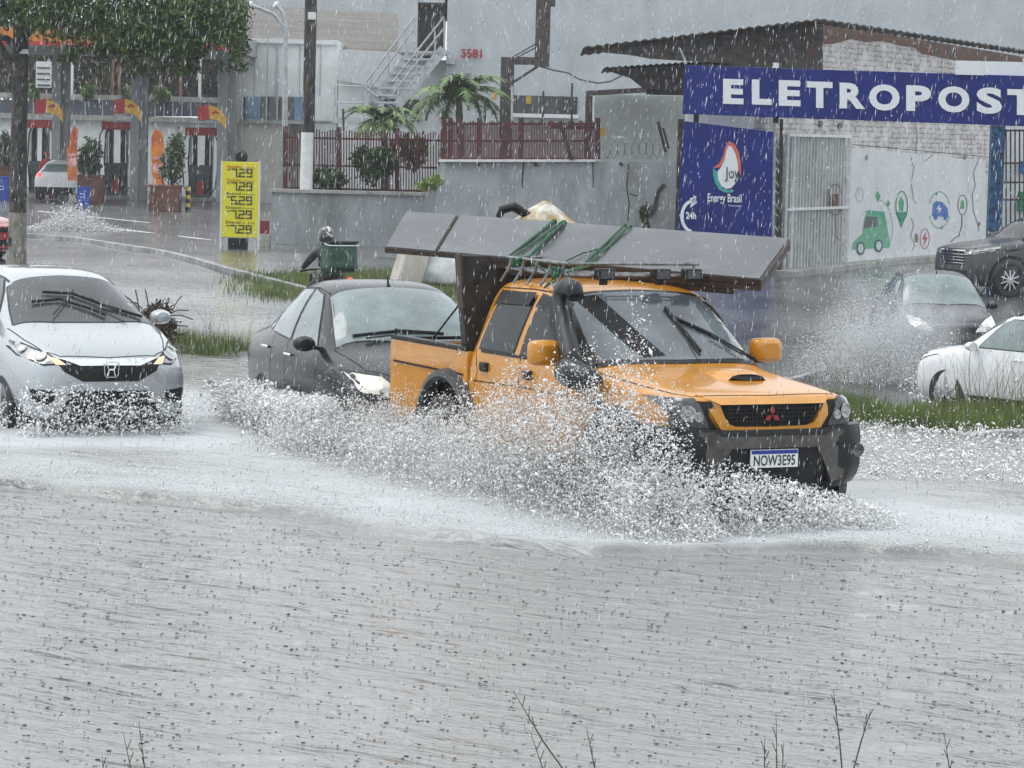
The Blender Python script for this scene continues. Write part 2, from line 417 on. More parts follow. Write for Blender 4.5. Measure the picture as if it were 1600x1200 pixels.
# ---- paints
P_SILVER = mat('silver_paint', (.375, .40, .42), .25, .3, coat=1, beads=.5, nz=(60, .05))
P_BLACK = mat('black_paint', (.012, .013, .016), .2, .0, spec=.3, coat=.12, beads=.6, nz=(4, .3))
P_GREY = mat('graphite_paint', (.045, .047, .054), .28, .1, coat=.3, beads=.5, nz=(4, .15))
P_WHITE = mat('white_car_paint', (.74, .75, .76), .25, 0, coat=1, beads=.4, nz=(4, .06))
P_RED = mat('red_paint', (.42, .012, .01), .25, 0, coat=1, beads=.3)
P_ORANGE = mat('orange_paint', (.56, .225, .004), .28, .0, coat=.45, beads=.8, nz=(2.2, .1), bump=(3, .05), dirt=(1.4, (.30, .115, .012), .6, .85))
# ---- silver hatchback (left)
st = [(0.0, sec(.30, .50, .58, .46, .50, .62, .40, .72, .03)), (-.07, sec(.24, .62, .72, .46, .64, .66, .52, .80, .04)),
      (-.22, sec(.2, .70, .80, .5, .74, .74, .60, .88, .05)), (-.5, sec(.2, .76, .835, .55, .80, .84, .66, .96, .06)), (-.85, sec(.2, .78, .845, .6, .82, .92, .70, 1.04, .06)),
      (-1.02, sec(.2, .78, .847, .6, .825, .96, .70, 1.10, .08)), (-1.4, sec(.2, .78, .847, .62, .825, .98, .64, 1.29, .13)), (-1.8, sec(.2, .78, .847, .62, .825, 1.0, .58, 1.455, .13)),
      (-2.05, sec(.2, .78, .847, .62, .82, 1.01, .56, 1.505, .11)), (-2.7, sec(.2, .78, .847, .62, .82, 1.03, .56, 1.53, .11)), (-3.3, sec(.2, .78, .845, .62, .81, 1.05, .55, 1.50, .11)),
      (-3.65, sec(.2, .77, .835, .62, .79, 1.05, .52, 1.42, .12)), (-3.88, sec(.24, .74, .80, .6, .76, 1.0, .5, 1.14, .1)), (-3.97, sec(.3, .68, .74, .6, .7, .9, .46, 1.0, .08))]
FIT = dict(W=1.69, H=1.53, axles=(-.78, -3.3), wr=.31, st=st,
    ws=[(-1.0, -.66), (-.93, -.3), (-.92, 0), (-.93, .3), (-1.0, .66), (-1.35, .61), (-1.78, .53), (-1.83, 0), (-1.78, -.53), (-1.35, -.61)],
    sw=[[(-1.35, 1.05), (-1.75, 1.30), (-2.0, 1.41), (-2.3, 1.43), (-2.28, 1.05)], [(-2.36, 1.05), (-2.38, 1.43), (-3.05, 1.42), (-3.2, 1.08)]],
    hl=[(.44, .745), (.60, .73), (.76, .80), (.815, .93), (.70, .90), (.52, .81)], hlr=[(.60, .80, .055), (.71, .85, .045)], sl=[(.405, .735), (.5, .735), (.55, .80), (.48, .79)],
    fog=[(.50, .36), (.70, .40), (.72, .52), (.52, .50)], hlrim=BLACK, mirror=(-1.3, 1.06),
    handles=[(-2.15, .93), (-3.0, .95)], seams=[[(-1.25, .3), (-1.22, .9)], [(-2.32, .3), (-2.32, 1.05)], [(-3.1, .55), (-3.25, 1.05)]],
    panels=[('grille', 'F', [(-.50, .79), (-.44, .68), (-.26, .585), (.26, .585), (.44, .68), (.50, .79), (.3, .765), (-.3, .765)], BLACK, .004),
            ('grille_bar', 'F', [(-.46, .785), (-.28, .725), (.28, .725), (.46, .785), (.36, .785), (.24, .75), (-.24, .75), (-.36, .785)], CHROME, .014),
            ('lower_grille', 'F', [(-.46, .24), (.46, .24), (.50, .40), (.36, .50), (-.36, .50), (-.50, .40)], BLACK, .004),
            ('bumper_blade', 'F', [(-.66, .33), (-.50, .30), (-.36, .46), (-.44, .46)], P_SILVER, .012), ('bumper_blade', 'F', [(.66, .33), (.44, .46), (.36, .46), (.50, .30)], P_SILVER, .012)],
    lines=[('bonnet_seam', 'T', [(-1.0, -.72), (-.6, -.66), (-.25, -.57), (-.12, -.44), (-.08, 0), (-.12, .44), (-.25, .57), (-.6, .66), (-1.0, .72)], DARK, .009, .002),
           ('roof_channel', 'T', [(-1.85, .5), (-2.6, .52), (-3.4, .5)], BLACK, .02, .003), ('roof_channel', 'T', [(-1.85, -.5), (-2.6, -.52), (-3.4, -.5)], BLACK, .02, .003)])
t, sk = car('hatchback', 'silver hatchback with its wipers crossed and sidelights on, driving through the flood', 'car', (-3.66, 27.93, 0), -66.95, P_SILVER, FIT, mat('hatchback_glass', (.055, .06, .065), .05, spec=.35, beads=.35, nz=(1.5, .35)))
wipers(t, sk, [([(-1.02, -.28), (-1.45, .02)], [(-1.28, -.42), (-1.30, -.15), (-1.12, .12), (-1.02, .22)]), ([(-1.0, .42), (-1.3, .14)], [(-1.44, -.28), (-1.40, 0.0), (-1.2, .25), (-1.05, .58)])], .03)
mb = MB(); pt, n = sk.hit('F', 0, .695)
for q in ([(-.055, .09), (-.045, .03), (-.05, -.05)],): pass
mb.tube([pt + Vector((.022, a, b)) for a, b in ((-.07, .06), (-.062, -.05), (-.04, -.068), (.04, -.068), (.062, -.05), (.07, .06), (.05, .07), (-.05, .07), (-.07, .06))], .007, 6)
for sg in (-1, 1): mb.tube([pt + Vector((.024, sg * .045, .055)), pt + Vector((.026, sg * .022, 0)), pt + Vector((.024, sg * .036, -.055))], .009, 6)
mb.tube([pt + Vector((.027, -.024, 0)), pt + Vector((.027, .024, 0))], .009, 6); mb.build('badge', CHROME, t, smooth=True)
# ---- black sedan behind the pickup
def lower(zb, wb, wm, zm, ws, zs): return (zb, wb, wm, zm, ws, zs)
def mkst(L, W, Hh, nose, hoodf, cowl, rf, rr_, deck, belt, tail, hf=.05, wroof=.55, hw=.72, rw_top=None):
    w = W / 2; tp = rw_top or Hh
    return [(0.0, sec(.30, w * .66, w * .74, .48, w * .68, nose - .12, w * .56, nose, .04)), (-.08, sec(.23, w * .80, w * .88, .5, w * .82, nose - .06, w * .70, nose + .04, .05)),
      (-.25, sec(.2, w * .88, w * .96, .52, w * .92, nose + .0, w * .80, hoodf, .06)), (-.6, sec(.2, w * .92, w * .99, .55, w * .96, (nose + belt) / 2, w * .83, hoodf * .5 + cowl[1] * .5, .06)),
      (cowl[0] + .15, sec(.2, w * .93, w, .6, w * .975, belt - .04, w * .84, cowl[1] - .02, .07)), (cowl[0] - .03, sec(.2, w * .93, w, .6, w * .975, belt - .02, w * .82, cowl[1] + .05, .09)),
      ((cowl[0] + rf) / 2, sec(.2, w * .93, w, .6, w * .975, belt, w * .80, (cowl[1] + Hh) / 2 + .03, .13)), (rf, sec(.2, w * .93, w, .6, w * .97, belt + .01, w * .735, Hh - .05, .13)),
      (rf - .25, sec(.2, w * .93, w, .6, w * .97, belt + .02, w * .72, Hh - .01, .11)), ((rf + rr_) / 2, sec(.2, w * .93, w, .6, w * .97, belt + .03, w * .72, Hh + .01, .11)),
      (rr_, sec(.2, w * .93, w, .6, w * .96, belt + .04, w * .69, tp - .04, .12)), (deck[0], sec(.2, w * .92, w * .985, .6, w * .93, belt + .02, w * .62, deck[1] + .02, .1)),
      (-(L - .1), sec(.25, w * .88, w * .94, .6, w * .9, tail - .08, w * .62, tail, .08)), (-L + .01, sec(.3, w * .8, w * .86, .6, w * .82, tail - .16, w * .56, tail - .06, .06))]
def std(L, W, Hh, nose, hoodf, cowl, rf, rr_, deck, belt, tail, wr=.32, **k):
    w = W / 2; cx, cz = cowl
    d = dict(W=W, H=Hh, axles=(-.82, -.82 - (L * .6)), wr=wr, st=mkst(L, W, Hh, nose, hoodf, cowl, rf, rr_, deck, belt, tail),
      ws=[(cx, -w * .83), (cx + .07, 0), (cx, w * .83), ((cx + rf) / 2, w * .755), (rf - .02, w * .67), (rf - .06, 0), (rf - .02, -w * .67), ((cx + rf) / 2, -w * .755)],
      mirror=(cx - .3, belt + .03), handles=[(cx - 1.2, belt - .1), (cx - 2.1, belt - .09)],
      seams=[[(cx - .25, .3), (cx - .2, belt)], [((rf + rr_) / 2, .3), ((rf + rr_) / 2, belt + .02)], [(rr_ + .1, .5), (rr_ + .05, belt + .04)]])
    m = (rf + rr_) / 2
    d['sw'] = [[(cx - .35, belt + .05), (rf - .02, Hh - .2), (rf - .2, Hh - .12), (m + .04, Hh - .105), (m + .04, belt + .05)],
               [(m - .04, belt + .05), (m - .04, Hh - .105), (rr_ + .12, Hh - .13), (rr_ + .02, Hh - .2), (rr_ - .22, belt + .08)]]
    d['hl'] = [(w * .5, nose - .12), (w * .86, nose - .08), (w * .92, nose + .04), (w * .6, nose + .01)]; d['hlr'] = [(w * .68, nose - .05, .045)]
    d['panels'] = [('grille', 'F', [(-w * .44, nose - .03), (-w * .4, nose - .13), (w * .4, nose - .13), (w * .44, nose - .03)], BLACK, .004), ('lower_grille', 'F', [(-w * .5, .34), (w * .5, .34), (w * .44, .47), (-w * .44, .47)], BLACK, .004)]
    d['lines'] = [('bonnet_seam', 'T', [(cx, -w * .86), (-.4, -w * .76), (-.14, -w * .5), (-.12, 0), (-.14, w * .5), (-.4, w * .76), (cx, w * .86)], DARK, .009, .002)]
    d.update(k); return d
SED = std(4.25, 1.72, 1.53, .72, .84, (-1.15, 1.02), -1.85, -3.1, (-3.75, 1.10), .93, 1.04, wr=.3, sideglass=GLASS_LT)
SED['hl'] = [(.42, .62), (.76, .66), (.80, .82), (.56, .80)]
SED['hlmat'] = mat('cloudy_lamp', (.62, .62, .54), .2, coat=1, nz=(8, .2)); SED['mirmat'] = BLACK; SED['handlemat'] = CHROME
SED['sw'] = [[(-1.5, .97), (-1.87, 1.29), (-2.05, 1.40), (-2.32, 1.43), (-2.32, .97)], [(-2.41, .97), (-2.41, 1.43), (-3.0, 1.40), (-3.14, 1.25), (-3.18, 1.0)], [(-3.24, 1.01), (-3.18, 1.27), (-3.56, 1.05)]]
tb, skb = car('sedan', 'black sedan half hidden behind the orange pickup', 'car', (-.53, 26.6, 0), -71, P_BLACK, SED, GLASS_LT)
wipers(tb, skb, [([(-1.12, -.45), (-1.2, .1)], [(-1.2, -.55), (-1.23, -.1), (-1.2, .3)])], .02)
mb = MB(); pt, n = skb.hit('T', -1.95, 0); mb.tube([pt, pt + Vector((-.02, 0, .03)), pt + Vector((-.05, 0, .1))], [.02, .012, .005], 6); mb.build('aerial', BLACK, tb)
for sg in (-1, 1): mb = MB(); mb.tube([skb.hit('T', x, sg * .56)[0] + Vector((0, 0, .004)) for x in (-1.95, -2.3, -2.7, -3.0)], .008, 5); mb.build('roof_trim', BLACK, tb)
# ---- dark hatchback coming on the far carriageway (right)
HB = std(3.8, 1.76, 1.58, .72, .86, (-1.0, 1.02), -1.65, -3.0, (-3.55, 1.15), .95, 1.0)
HB['hl'] = [(.34, .60), (.62, .62), (.77, .74), (.76, .88), (.58, .83), (.42, .72)]; HB['hlmat'] = mat('clear_lamp', (.75, .76, .70), .12, .2, coat=1, nz=(20, .25))
HB['handlemat'] = BLACK; HB['mirmat'] = BLACK
p = at(1480, 555, 53)
th, skh = car('hatchback', 'dark grey hatchback with rounded headlights driving through spray at the right', 'car', (p.x + .12, 53, -.93), -86, P_GREY, HB, GLASS_LT)
mb = MB(); pt, n = skh.hit('T', -1.7, 0); mb.tube([pt, pt + Vector((-.06, 0, .22))], [.012, .005], 6); mb.build('aerial', BLACK, th)
# ---- white crossover entering at the right edge
CR = std(4.2, 1.78, 1.64, .88, 1.0, (-1.1, 1.12), -1.75, -3.3, (-3.95, 1.32), 1.04, 1.12, wr=.37)
CR['handlemat'] = P_WHITE; CR['mirmat'] = P_WHITE
CR['panels'] += [('sill_cladding', ax, [(-1.25, .2), (-1.25, .36), (-2.95, .36), (-2.95, .2)], BLACK, .006) for ax in 'LR']
p = at(1450, 600, 46.5)
tw, skw = car('crossover', 'white crossover with black sill cladding at the right edge of the photo', 'car', (6.78, 47.7, -1.20), 127, P_WHITE, CR, GLASS_LT)
for sg in (-1, 1): mb = MB(); mb.tube([skw.hit('T', x, sg * .5)[0] + Vector((0, 0, dz)) for x, dz in ((-1.9, .0), (-2.1, .04), (-2.6, .045), (-3.1, .0))], .016, 6); mb.build('roof_rail', BLACK, tw)
# ---- graphite SUV on the forecourt
SV = std(4.5, 1.84, 1.68, .95, 1.02, (-1.25, 1.14), -2.0, -3.6, (-4.2, 1.35), 1.12, 1.2, wr=.36, rim=ALLOY, spokes=10)
SV['hl'] = [(.42, .82), (.72, .84), (.88, .93), (.88, .97), (.42, .90)]
SV['panels'] = [('grille', 'F', [(-.46, .90), (-.42, .62), (.42, .62), (.46, .90)], BLACK, .004), ('lower_grille', 'F', [(-.6, .28), (.6, .28), (.55, .52), (-.55, .52)], BLACK, .004)]
for z in (.66, .72, .78, .84): SV['lines'].append(('grille_bar', 'F', [(-.44, z), (.44, z)], CHROME, .014, .012))
SV['lines'].append(('chrome_strip', 'F', [(-.47, .915), (.47, .915)], CHROME, .022, .012))
SV['lines'] += [('lamp_strip', ax, [(-.15, .93), (-.35, .955), (-.62, 1.0)], LAMPW, .035, .008) for ax in 'LR']
SV['lines'] += [('arch_cladding', ax, [(-.82 + .46 * math.cos(a), .35 + .46 * math.sin(a)) for a in [R(q) for q in range(0, 181, 15)]], BLACK, .07, .006) for ax in 'LR']
p = at(1480, 455, 62)
tv, skv = car('suv', 'dark grey sport utility car parked on the forecourt in front of the painted wall', 'car', (p.x + .1, 62.2, terr(9.5, 61.5)), 204, P_GREY, SV, GLASS)
# ---- red car at the left edge, white car at the fuel pumps (seen from behind)
RC = std(4.0, 1.7, 1.5, .75, .9, (-1.1, 1.03), -1.8, -3.1, (-3.7, 1.2), .97, 1.05)
RC['panels'] += [('rear_bumper', 'B', [(-.75, .25), (.75, .25), (.75, .5), (-.75, .5)], BLACK, .01), ('rear_screen', 'B', [(-.6, 1.05), (-.5, 1.32), (.5, 1.32), (.6, 1.05)], GLASS_LT, .006)]
RC['tail'] = [(.52, .78), (.78, .80), (.76, 1.0), (.58, .98)]
p = at(14, 400, 64)
tr_, _s = car('hatchback', 'red hatchback cut off by the left edge behind the tree trunk', 'car', (p.x - .15, 64.5, terr(p.x, 64)), -25, P_RED, RC, GLASS_LT)
p = at(119, 292, 122)
import copy
WC = copy.copy(RC); WC['tail'] = [(.5, .86), (.80, .88), (.78, 1.02), (.54, 1.0)]
car('hatchback', 'white hatchback standing at the fuel pumps with red tail lamps lit', 'car', (p.x * 115.5 / 122 + .1, 115.4, 0.03), 86, P_WHITE, WC, GLASS)
# ================================================================== the orange pickup
TX, TY, TYAW = 1.90, 22.29, -63.54
T = thing('pickup_truck', 'orange double cab pickup with black snorkel ploughing through the flood', 'pickup truck', (TX, TY, 0), R(TYAW))
def ts(zb, w, zt, wt, d, zm=.72, ws=None, zs=None, zb2=None):
    ws = ws or w - .02; zs = zs or 1.14
    return [(0, zb), (w * .6, zb), (w - .04, zb), (w, zb + .06), (w, zm), (ws, zs), (wt, zt - d), (wt - .09, zt - d * .2), (wt * .45, zt - .004), (0, zt)]
tst = [(-.04, ts(.50, .66, 1.045, .58, .03, .75, .655, .99)), (-.10, ts(.45, .74, 1.075, .66, .03, .75, .735, 1.02)), (-.20, ts(.42, .775, 1.095, .70, .04, .75, .77, 1.04)),
       (-.55, ts(.40, .79, 1.13, .71, .05, .75, .785, 1.075)), (-1.0, ts(.40, .80, 1.165, .72, .06, .75, .795, 1.10)), (-1.32, ts(.40, .805, 1.195, .73, .07, .75, .80, 1.12)),
       (-1.40, ts(.40, .805, 1.215, .74, .07, .75, .80, 1.13)), (-1.46, ts(.40, .805, 1.25, .735, .09, .75, .80, 1.14)), (-1.78, ts(.40, .805, 1.46, .735, .11, .75, .80, 1.16)),
       (-2.08, ts(.40, .805, 1.68, .695, .11, .75, .80, 1.16)), (-2.18, ts(.40, .805, 1.735, .69, .09, .75, .80, 1.16)), (-2.45, ts(.40, .805, 1.775, .685, .09, .75, .80, 1.16)),
       (-3.08, ts(.40, .805, 1.785, .68, .09, .75, .80, 1.16)), (-3.27, ts(.40, .805, 1.76, .675, .10, .75, .80, 1.16)), (-3.36, ts(.40, .805, 1.62, .68, .12, .75, .80, 1.16)),
       (-3.45, ts(.40, .805, 1.24, .72, .06, .75, .80, 1.14)), (-3.47, ts(.40, .80, 1.18, .72, .06, .75, .79, 1.12))]
cab = frompts('body', tst, [P_ORANGE, DARK], T, 2, [(-.86, .40, .45, .5)])
sk = Skin(cab)
# windscreen
mb = MB(); sk.lay(mb, 'T', [(-1.47, -.73), (-1.43, -.35), (-1.42, 0), (-1.43, .35), (-1.47, .73), (-1.78, .70), (-2.10, .645), (-2.14, .3), (-2.15, 0), (-2.14, -.3), (-2.10, -.645), (-1.78, -.70)], .005, .1)
TG = mat('pickup_windscreen', (.10, .118, .13), .05, spec=.5, coat=.3, beads=.4, nz=(1.3, .5))
wsn = mb.build('windscreen', TG, T, smooth='all')
mb = MB(); sk.line(mb, 'T', [(-1.44, -.75), (-1.40, 0), (-1.44, .75), (-1.78, .72), (-2.13, .66), (-2.17, 0), (-2.13, -.66), (-1.78, -.72), (-1.44, -.75)], .045, .0025); mb.build('windscreen_seal', BLACK, T, smooth='all')
mb = MB(); sk.lay(mb, 'T', [(-1.45, -.30), (-1.47, -.08), (-2.11, -.36), (-2.1, -.56)], .009, .1); mb.build('pillar_reflection_shade', mat('painted_screen_shade', (.008, .008, .009), .4, spec=.15), wsn, smooth='all')  # dark diagonal reflection on the windscreen, painted as a strip
wipers(T, sk, [([(-1.44, .2), (-1.7, .22)], [(-1.5, .24), (-1.78, .2), (-1.95, .17)]), ([(-1.47, .60), (-1.66, .42)], [(-1.52, .72), (-1.7, .42), (-1.85, .2)])], .02)
mb = MB(); sk.lay(mb, 'T', [(-1.40, -.80), (-1.43, -.67), (-1.78, -.645), (-2.12, -.60), (-2.14, -.72), (-1.78, -.79)], .032, .04); mb.build('pillar_cover', BLACK, T, smooth='all')
wy = MB(); sk.lay(wy, 'T', [(-1.385, -.66), (-1.345, 0), (-1.385, .66), (-1.43, .70), (-1.40, 0), (-1.43, -.70)], .005); wy.build('cowl_vent', BLACK, T, smooth='all')
SIDEW = {'f': [(-1.72, 1.19), (-1.98, 1.48), (-2.1, 1.59), (-2.40, 1.635), (-2.56, 1.19)], 'r': [(-2.68, 1.19), (-2.51, 1.635), (-3.10, 1.625), (-3.31, 1.19)]}
for ax, sd in (('R', -1), ('L', 1)):
    for key, pts in SIDEW.items():
        mb = MB(); sk.lay(mb, ax, pts, .006, .1); o = mb.build('side_window', GLASS, T, smooth='all')
        mb = MB(); sk.line(mb, ax, pts + [pts[0]], .032, .0035); mb.build('window_seal', BLACK, o, smooth='all')
        v = [(-1.93, 1.43), (-2.06, 1.63), (-2.40, 1.675), (-2.44, 1.57), (-2.12, 1.53)] if key == 'f' else [(-2.50, 1.675), (-3.11, 1.665), (-3.17, 1.53), (-3.10, 1.56), (-2.56, 1.575)]
        mb = MB(); sk.lay(mb, ax, v, .022, .1); mb.build('rain_visor', BLACK, T, smooth='all')
    for s in ([(-1.52, .45), (-1.50, .9), (-1.62, 1.14)], [(-2.53, .5), (-2.55, 1.16)], [(-3.40, .7), (-3.30, 1.0), (-3.38, 1.18), (-3.17, 1.69), (-2.6, 1.705), (-2.1, 1.69), (-1.62, 1.25)], [(-1.55, .93), (-2.5, .94), (-3.36, .92)]):
        mb = MB(); sk.line(mb, ax, s, .009, .002); mb.build('door_seam', DARK, T)
    mb = MB(); sk.line(mb, ax, [(-1.66, 1.165), (-2.5, 1.172), (-3.26, 1.168)], .022, .006); mb.build('belt_trim', BLACK, T)
    for hx in (-3.16, -2.38):
        pt, n = sk.hit(ax, hx, 1.045); mb = MB(); mb.box(pt + n * .012, (.12, .045, .075)); mb.build('door_handle', BLACK, T, bevel=.012)
    # front flare and wheels
    mb = MB(); vs = []; K = 16
    for i in range(K + 1):
        a = R(-20 + 220 * i / K)
        for rr2, yy in ((.44, .79), (.44, .875), (.47, .90), (.52, .885), (.545, .80)): vs.append((-.86 + rr2 * math.cos(a), sd * yy, .40 + rr2 * math.sin(a)))
    mb.add(vs, [(i * 5 + j, i * 5 + j + 1, i * 5 + j + 6, i * 5 + j + 5) for i in range(K) for j in range(4)])
    mb.build('wheel_flare', mat('weathered_plastic', (.045, .047, .05), .4, spec=.35, nz=(5, .3)) if 'FLARE' not in globals() else FLARE, T, smooth=True)
    FLARE = bpy.data.materials['weathered_plastic']
    vs2 = [(v[0] - 3.80 + .86, v[1], v[2] + .05) for v in vs]; mb = MB(); mb.add(vs2, [(i * 5 + j, i * 5 + j + 1, i * 5 + j + 6, i * 5 + j + 5) for i in range(K) for j in range(4)])
    mb.build('wheel_flare', FLARE, T, smooth=True)
    for x in (-.86, -3.80): wheel(T, (x, sd * .76, .385), .385, .26, sd, ALLOY, 6)
    # mirror: big rounded square shell with dark stalk
    cm = Vector((-1.74, sd * .955 - .03 + (.06 if sd > 0 else 0), 1.27)); mb = MB()
    mb.v = []; 
    for xx, hw_, hz_ in ((-.06, .10, .075), (-.05, .125, .095), (.0, .13, .10), (.05, .115, .09), (.085, .07, .06)):
        for k in range(20):
            a = 2 * math.pi * k / 20; ca, sa = math.cos(a), math.sin(a); e = .45
            mb.v.append((cm.x + xx, cm.y + hw_ * math.copysign(abs(ca) ** e, ca), cm.z + hz_ * math.copysign(abs(sa) ** e, sa)))
    mb.f = [(i * 20 + k, i * 20 + (k + 1) % 20, i * 20 + 20 + (k + 1) % 20, i * 20 + 20 + k) for i in range(4) for k in range(20)] + [tuple(range(19, -1, -1)), tuple(range(80, 100))]; mb.mi = [0] * len(mb.f)
    m_ = mb.build('wing_mirror', P_ORANGE, T, smooth=True)
    mb = MB(); mb.beam((cm.x, sd * .78, 1.19), (cm.x, cm.y, 1.2), .07, .05); mb.build('mirror_stalk', BLACK, m_, bevel=.01)
# bonnet seam, scoop, washer
mb = MB(); sk.line(mb, 'T', [(-1.34, -.72), (-1.0, -.705), (-.6, -.69), (-.3, -.665), (-.14, -.60), (-.10, 0), (-.14, .60), (-.3, .665), (-.6, .69), (-1.0, .705), (-1.34, .72)], .01, .002); mb.build('bonnet_seam', DARK, T)
mb = MB(); cx, cy = -.78, .14
sc = []
for x, hw_, z in ((-1.18, .06, .0), (-1.05, .16, .03), (-.85, .19, .055), (-.70, .185, .06), (-.64, .17, .045)):
    for k in range(9):
        f = -1 + k / 4; zz = z * max(0, 1 - abs(f) ** 3.5)
        h, n = sk.hit('T', x, .16 + f * hw_); sc.append((x, .16 + f * hw_, h.z + zz + (.001 if abs(f) < .99 else -.004)))
mb.add(sc, [(i * 9 + k, i * 9 + k + 1, i * 9 + 10 + k, i * 9 + 9 + k) for i in range(4) for k in range(8)])
so_ = mb.build('bonnet_scoop', P_ORANGE, T, smooth='all')
mb = MB(); mp_ = []
for k in range(16):
    a = 2 * math.pi * k / 16; yy = .16 + .14 * math.cos(a); zz = .024 + .019 * math.sin(a); h, n = sk.hit('T', -.64, yy); mp_.append((-.632 - .02 * math.sin(a), yy, h.z + zz))
mb.add(mp_, [tuple(range(16))]); mb.build('scoop_opening', DARK, so_)
# front: black nose panel, orange grille surround, mesh, lamps
mb = MB(); sk.lay(mb, 'F', [(-.80, 1.045), (-.80, .66), (.80, .66), (.80, 1.045), (.4, 1.03), (-.4, 1.03)], .006, .1); mb.build('nose_panel', BLACK, T, smooth='all')
def frontpt(a, b, off):
    p_, n_ = sk.hit('F', a, b); return p_ + n_ * off
outer = [(-.56, 1.075), (-.50, .93), (-.44, .84), (-.36, .80), (0, .79), (.36, .80), (.44, .84), (.50, .93), (.56, 1.075)]
inner = [(-.44, 1.015), (-.40, .93), (-.36, .875), (-.30, .855), (0, .85), (.30, .855), (.36, .875), (.40, .93), (.44, 1.015)]
mb = MB(); vs = []
for (a, b), (c, d) in zip(outer, inner): vs += [frontpt(a, b, .008), (frontpt(a, b, 0).x + .045, a * .97, b), (frontpt(c, d, 0).x + .05, c, d), (frontpt(c, d, 0).x + .0, c, d)]
mb.add(vs, [(i * 4 + j, i * 4 + j + 1, i * 4 + 5 + j, i * 4 + 4 + j) for i in range(8) for j in range(3)])
mb.add([(frontpt(-.52, 1.06, 0).x + .03, -.52, 1.06), (frontpt(.52, 1.06, 0).x + .03, .52, 1.06), (frontpt(0, 1.02, 0).x + .055, .44, 1.018), (frontpt(0, 1.02, 0).x + .055, -.44, 1.018)], [(0, 1, 2, 3)])
gs = mb.build('grille_surround', P_ORANGE, T, smooth=True)
mb = MB(); mb.add([(frontpt(c, d, 0).x + .012, c, d) for c, d in inner], [tuple(range(9))]); gr = mb.build('grille', DARK, T)
mb = MB()
for k in range(26): a = -.42 + k * .0336; mb.beam((frontpt(a, .94, 0).x + .03, a, .87 if abs(a) < .34 else .93), (frontpt(a, .94, 0).x + .03, a, 1.012), .006, .006)
for z in (.89, .92, .95, .98): mb.beam((frontpt(0, z, 0).x + .034, -.38, z), (frontpt(0, z, 0).x + .034, .38, z), .006, .006)
mb.build('grille_mesh', BLACK, gr)
mb = MB(); X = frontpt(0, .94, 0).x + .05; EM = mat('red_emblem', (.28, .02, .015), .35)
for a in (90, 210, 330):
    d = Vector((0, math.cos(R(a)), math.sin(R(a)))); e = Vector((0, -d.z, d.y)); c = Vector((X, 0, .935))
    mb.poly([c + d * .004, c + d * .037 + e * .021, c + d * .07, c + d * .037 - e * .021], .01, (1, 0, 0))
mb.build('emblem', EM, gr)
for sg in (-1, 1):
    h = [(.50, .845), (.755, .86), (.765, 1.045), (.60, 1.05), (.565, .99)]
    pts = h if sg > 0 else mirror_y(h); mb = MB(); sk.lay(mb, 'F', pts, .014, .07); L_ = mb.build('headlight', LENSD, T, smooth='all')
    for cy, cz, cr in ((.585, .925, .034), (.665, .95, .052)):
        p2, n2 = sk.hit('F', sg * cy, cz); m2 = MB(); m2.lathe([(.001, .008), (cr * .35, .010), (cr * .5, .003), (cr * .9, .004), (cr, .006), (cr * 1.12, .001)], 'x', (0, 0, 0), 20)
        q = n2.to_track_quat('X', 'Z'); m2.v = [tuple(q @ Vector(v) + p2 + n2 * .015) for v in m2.v]; m2.build('reflector', LENS, L_, smooth=True)
# bumper: black full-width with grey centre bar
GB = mat('grey_bumper_plastic', (.085, .078, .073), .5, spec=.3, nz=(9, .35), bump=(80, .2)); BB = mat('bumper_black', (.010, .011, .012), .35, spec=.28, nz=(4, .5), bump=(20, .1))
bst = []
prof = [(-.0, .84), (.075, .83), (.10, .77), (.10, .55), (.06, .42), (.0, .36)]
mb = MB(); ys = [-.90, -.87, -.80, -.65, -.4, 0, .4, .65, .80, .87, .90]; back = [.45, .22, .09, .02, .0, 0, 0, .02, .09, .22, .45]
vs = []
for yy, bk in zip(ys, back):
    for px_, pz in prof:
        lift = .0 if abs(yy) < .5 else .02
        vs.append((-.06 - bk + px_, yy, pz + (lift if pz > .8 else 0) + (.08 * min(1, abs(yy) / .9) ** 3 if pz < .5 else 0)))
n_ = len(prof); mb.add(vs, [(i * n_ + j, i * n_ + j + 1, i * n_ + n_ + j + 1, i * n_ + n_ + j) for i in range(len(ys) - 1) for j in range(n_ - 1)])
bump = mb.build('front_bumper', BB, T, smooth=True)
mb = MB()      # grey bull bar: a top beam with two legs
bar = [(-.60, .82), (-.66, .76), (-.62, .46), (-.50, .44), (-.42, .60), (-.36, .70), (.36, .70), (.42, .60), (.50, .44), (.62, .46), (.66, .76), (.60, .82), (.50, .82), (.44, .785), (-.44, .785), (-.50, .82)]
P_, F_ = fillpoly(bar, .2); X = .055
def bx(a): return X - (.05 * max(0, (abs(a) - .45) / .2))
mb.add([(bx(a), a, b) for a, b in P_], F_)
nb = len(bar); mb.add([(bx(a), a, b) for a, b in bar] + [(bx(a) - .05, a, b) for a, b in bar], [(i, (i + 1) % nb, (i + 1) % nb + nb, i + nb) for i in range(nb)])
bb_ = mb.build('bumper_bar', GB, T)
mb = MB()
for sg in (-1, 1): mb.lathe([(.001, .004), (.018, .004), (.02, 0)], 'x', (bx(.55), sg * .55, .72), 12)
mb.build('bolt', DARK, bb_)
for sg in (-1, 1):
    mb = MB(); mb.lathe([(.001, .0), (.035, .004), (.05, .012), (.055, .0)], 'x', (-.02, sg * .76, .66), 16); mb.build('fog_lamp', LENSD, bump, smooth=True)
mb = MB(); mb.poly([(.042, -.36, .70), (.042, -.36, .44), (.042, .36, .44), (.042, .36, .70)], .02, (1, 0, 0)); mb.build('bumper_centre', DARK, bump)
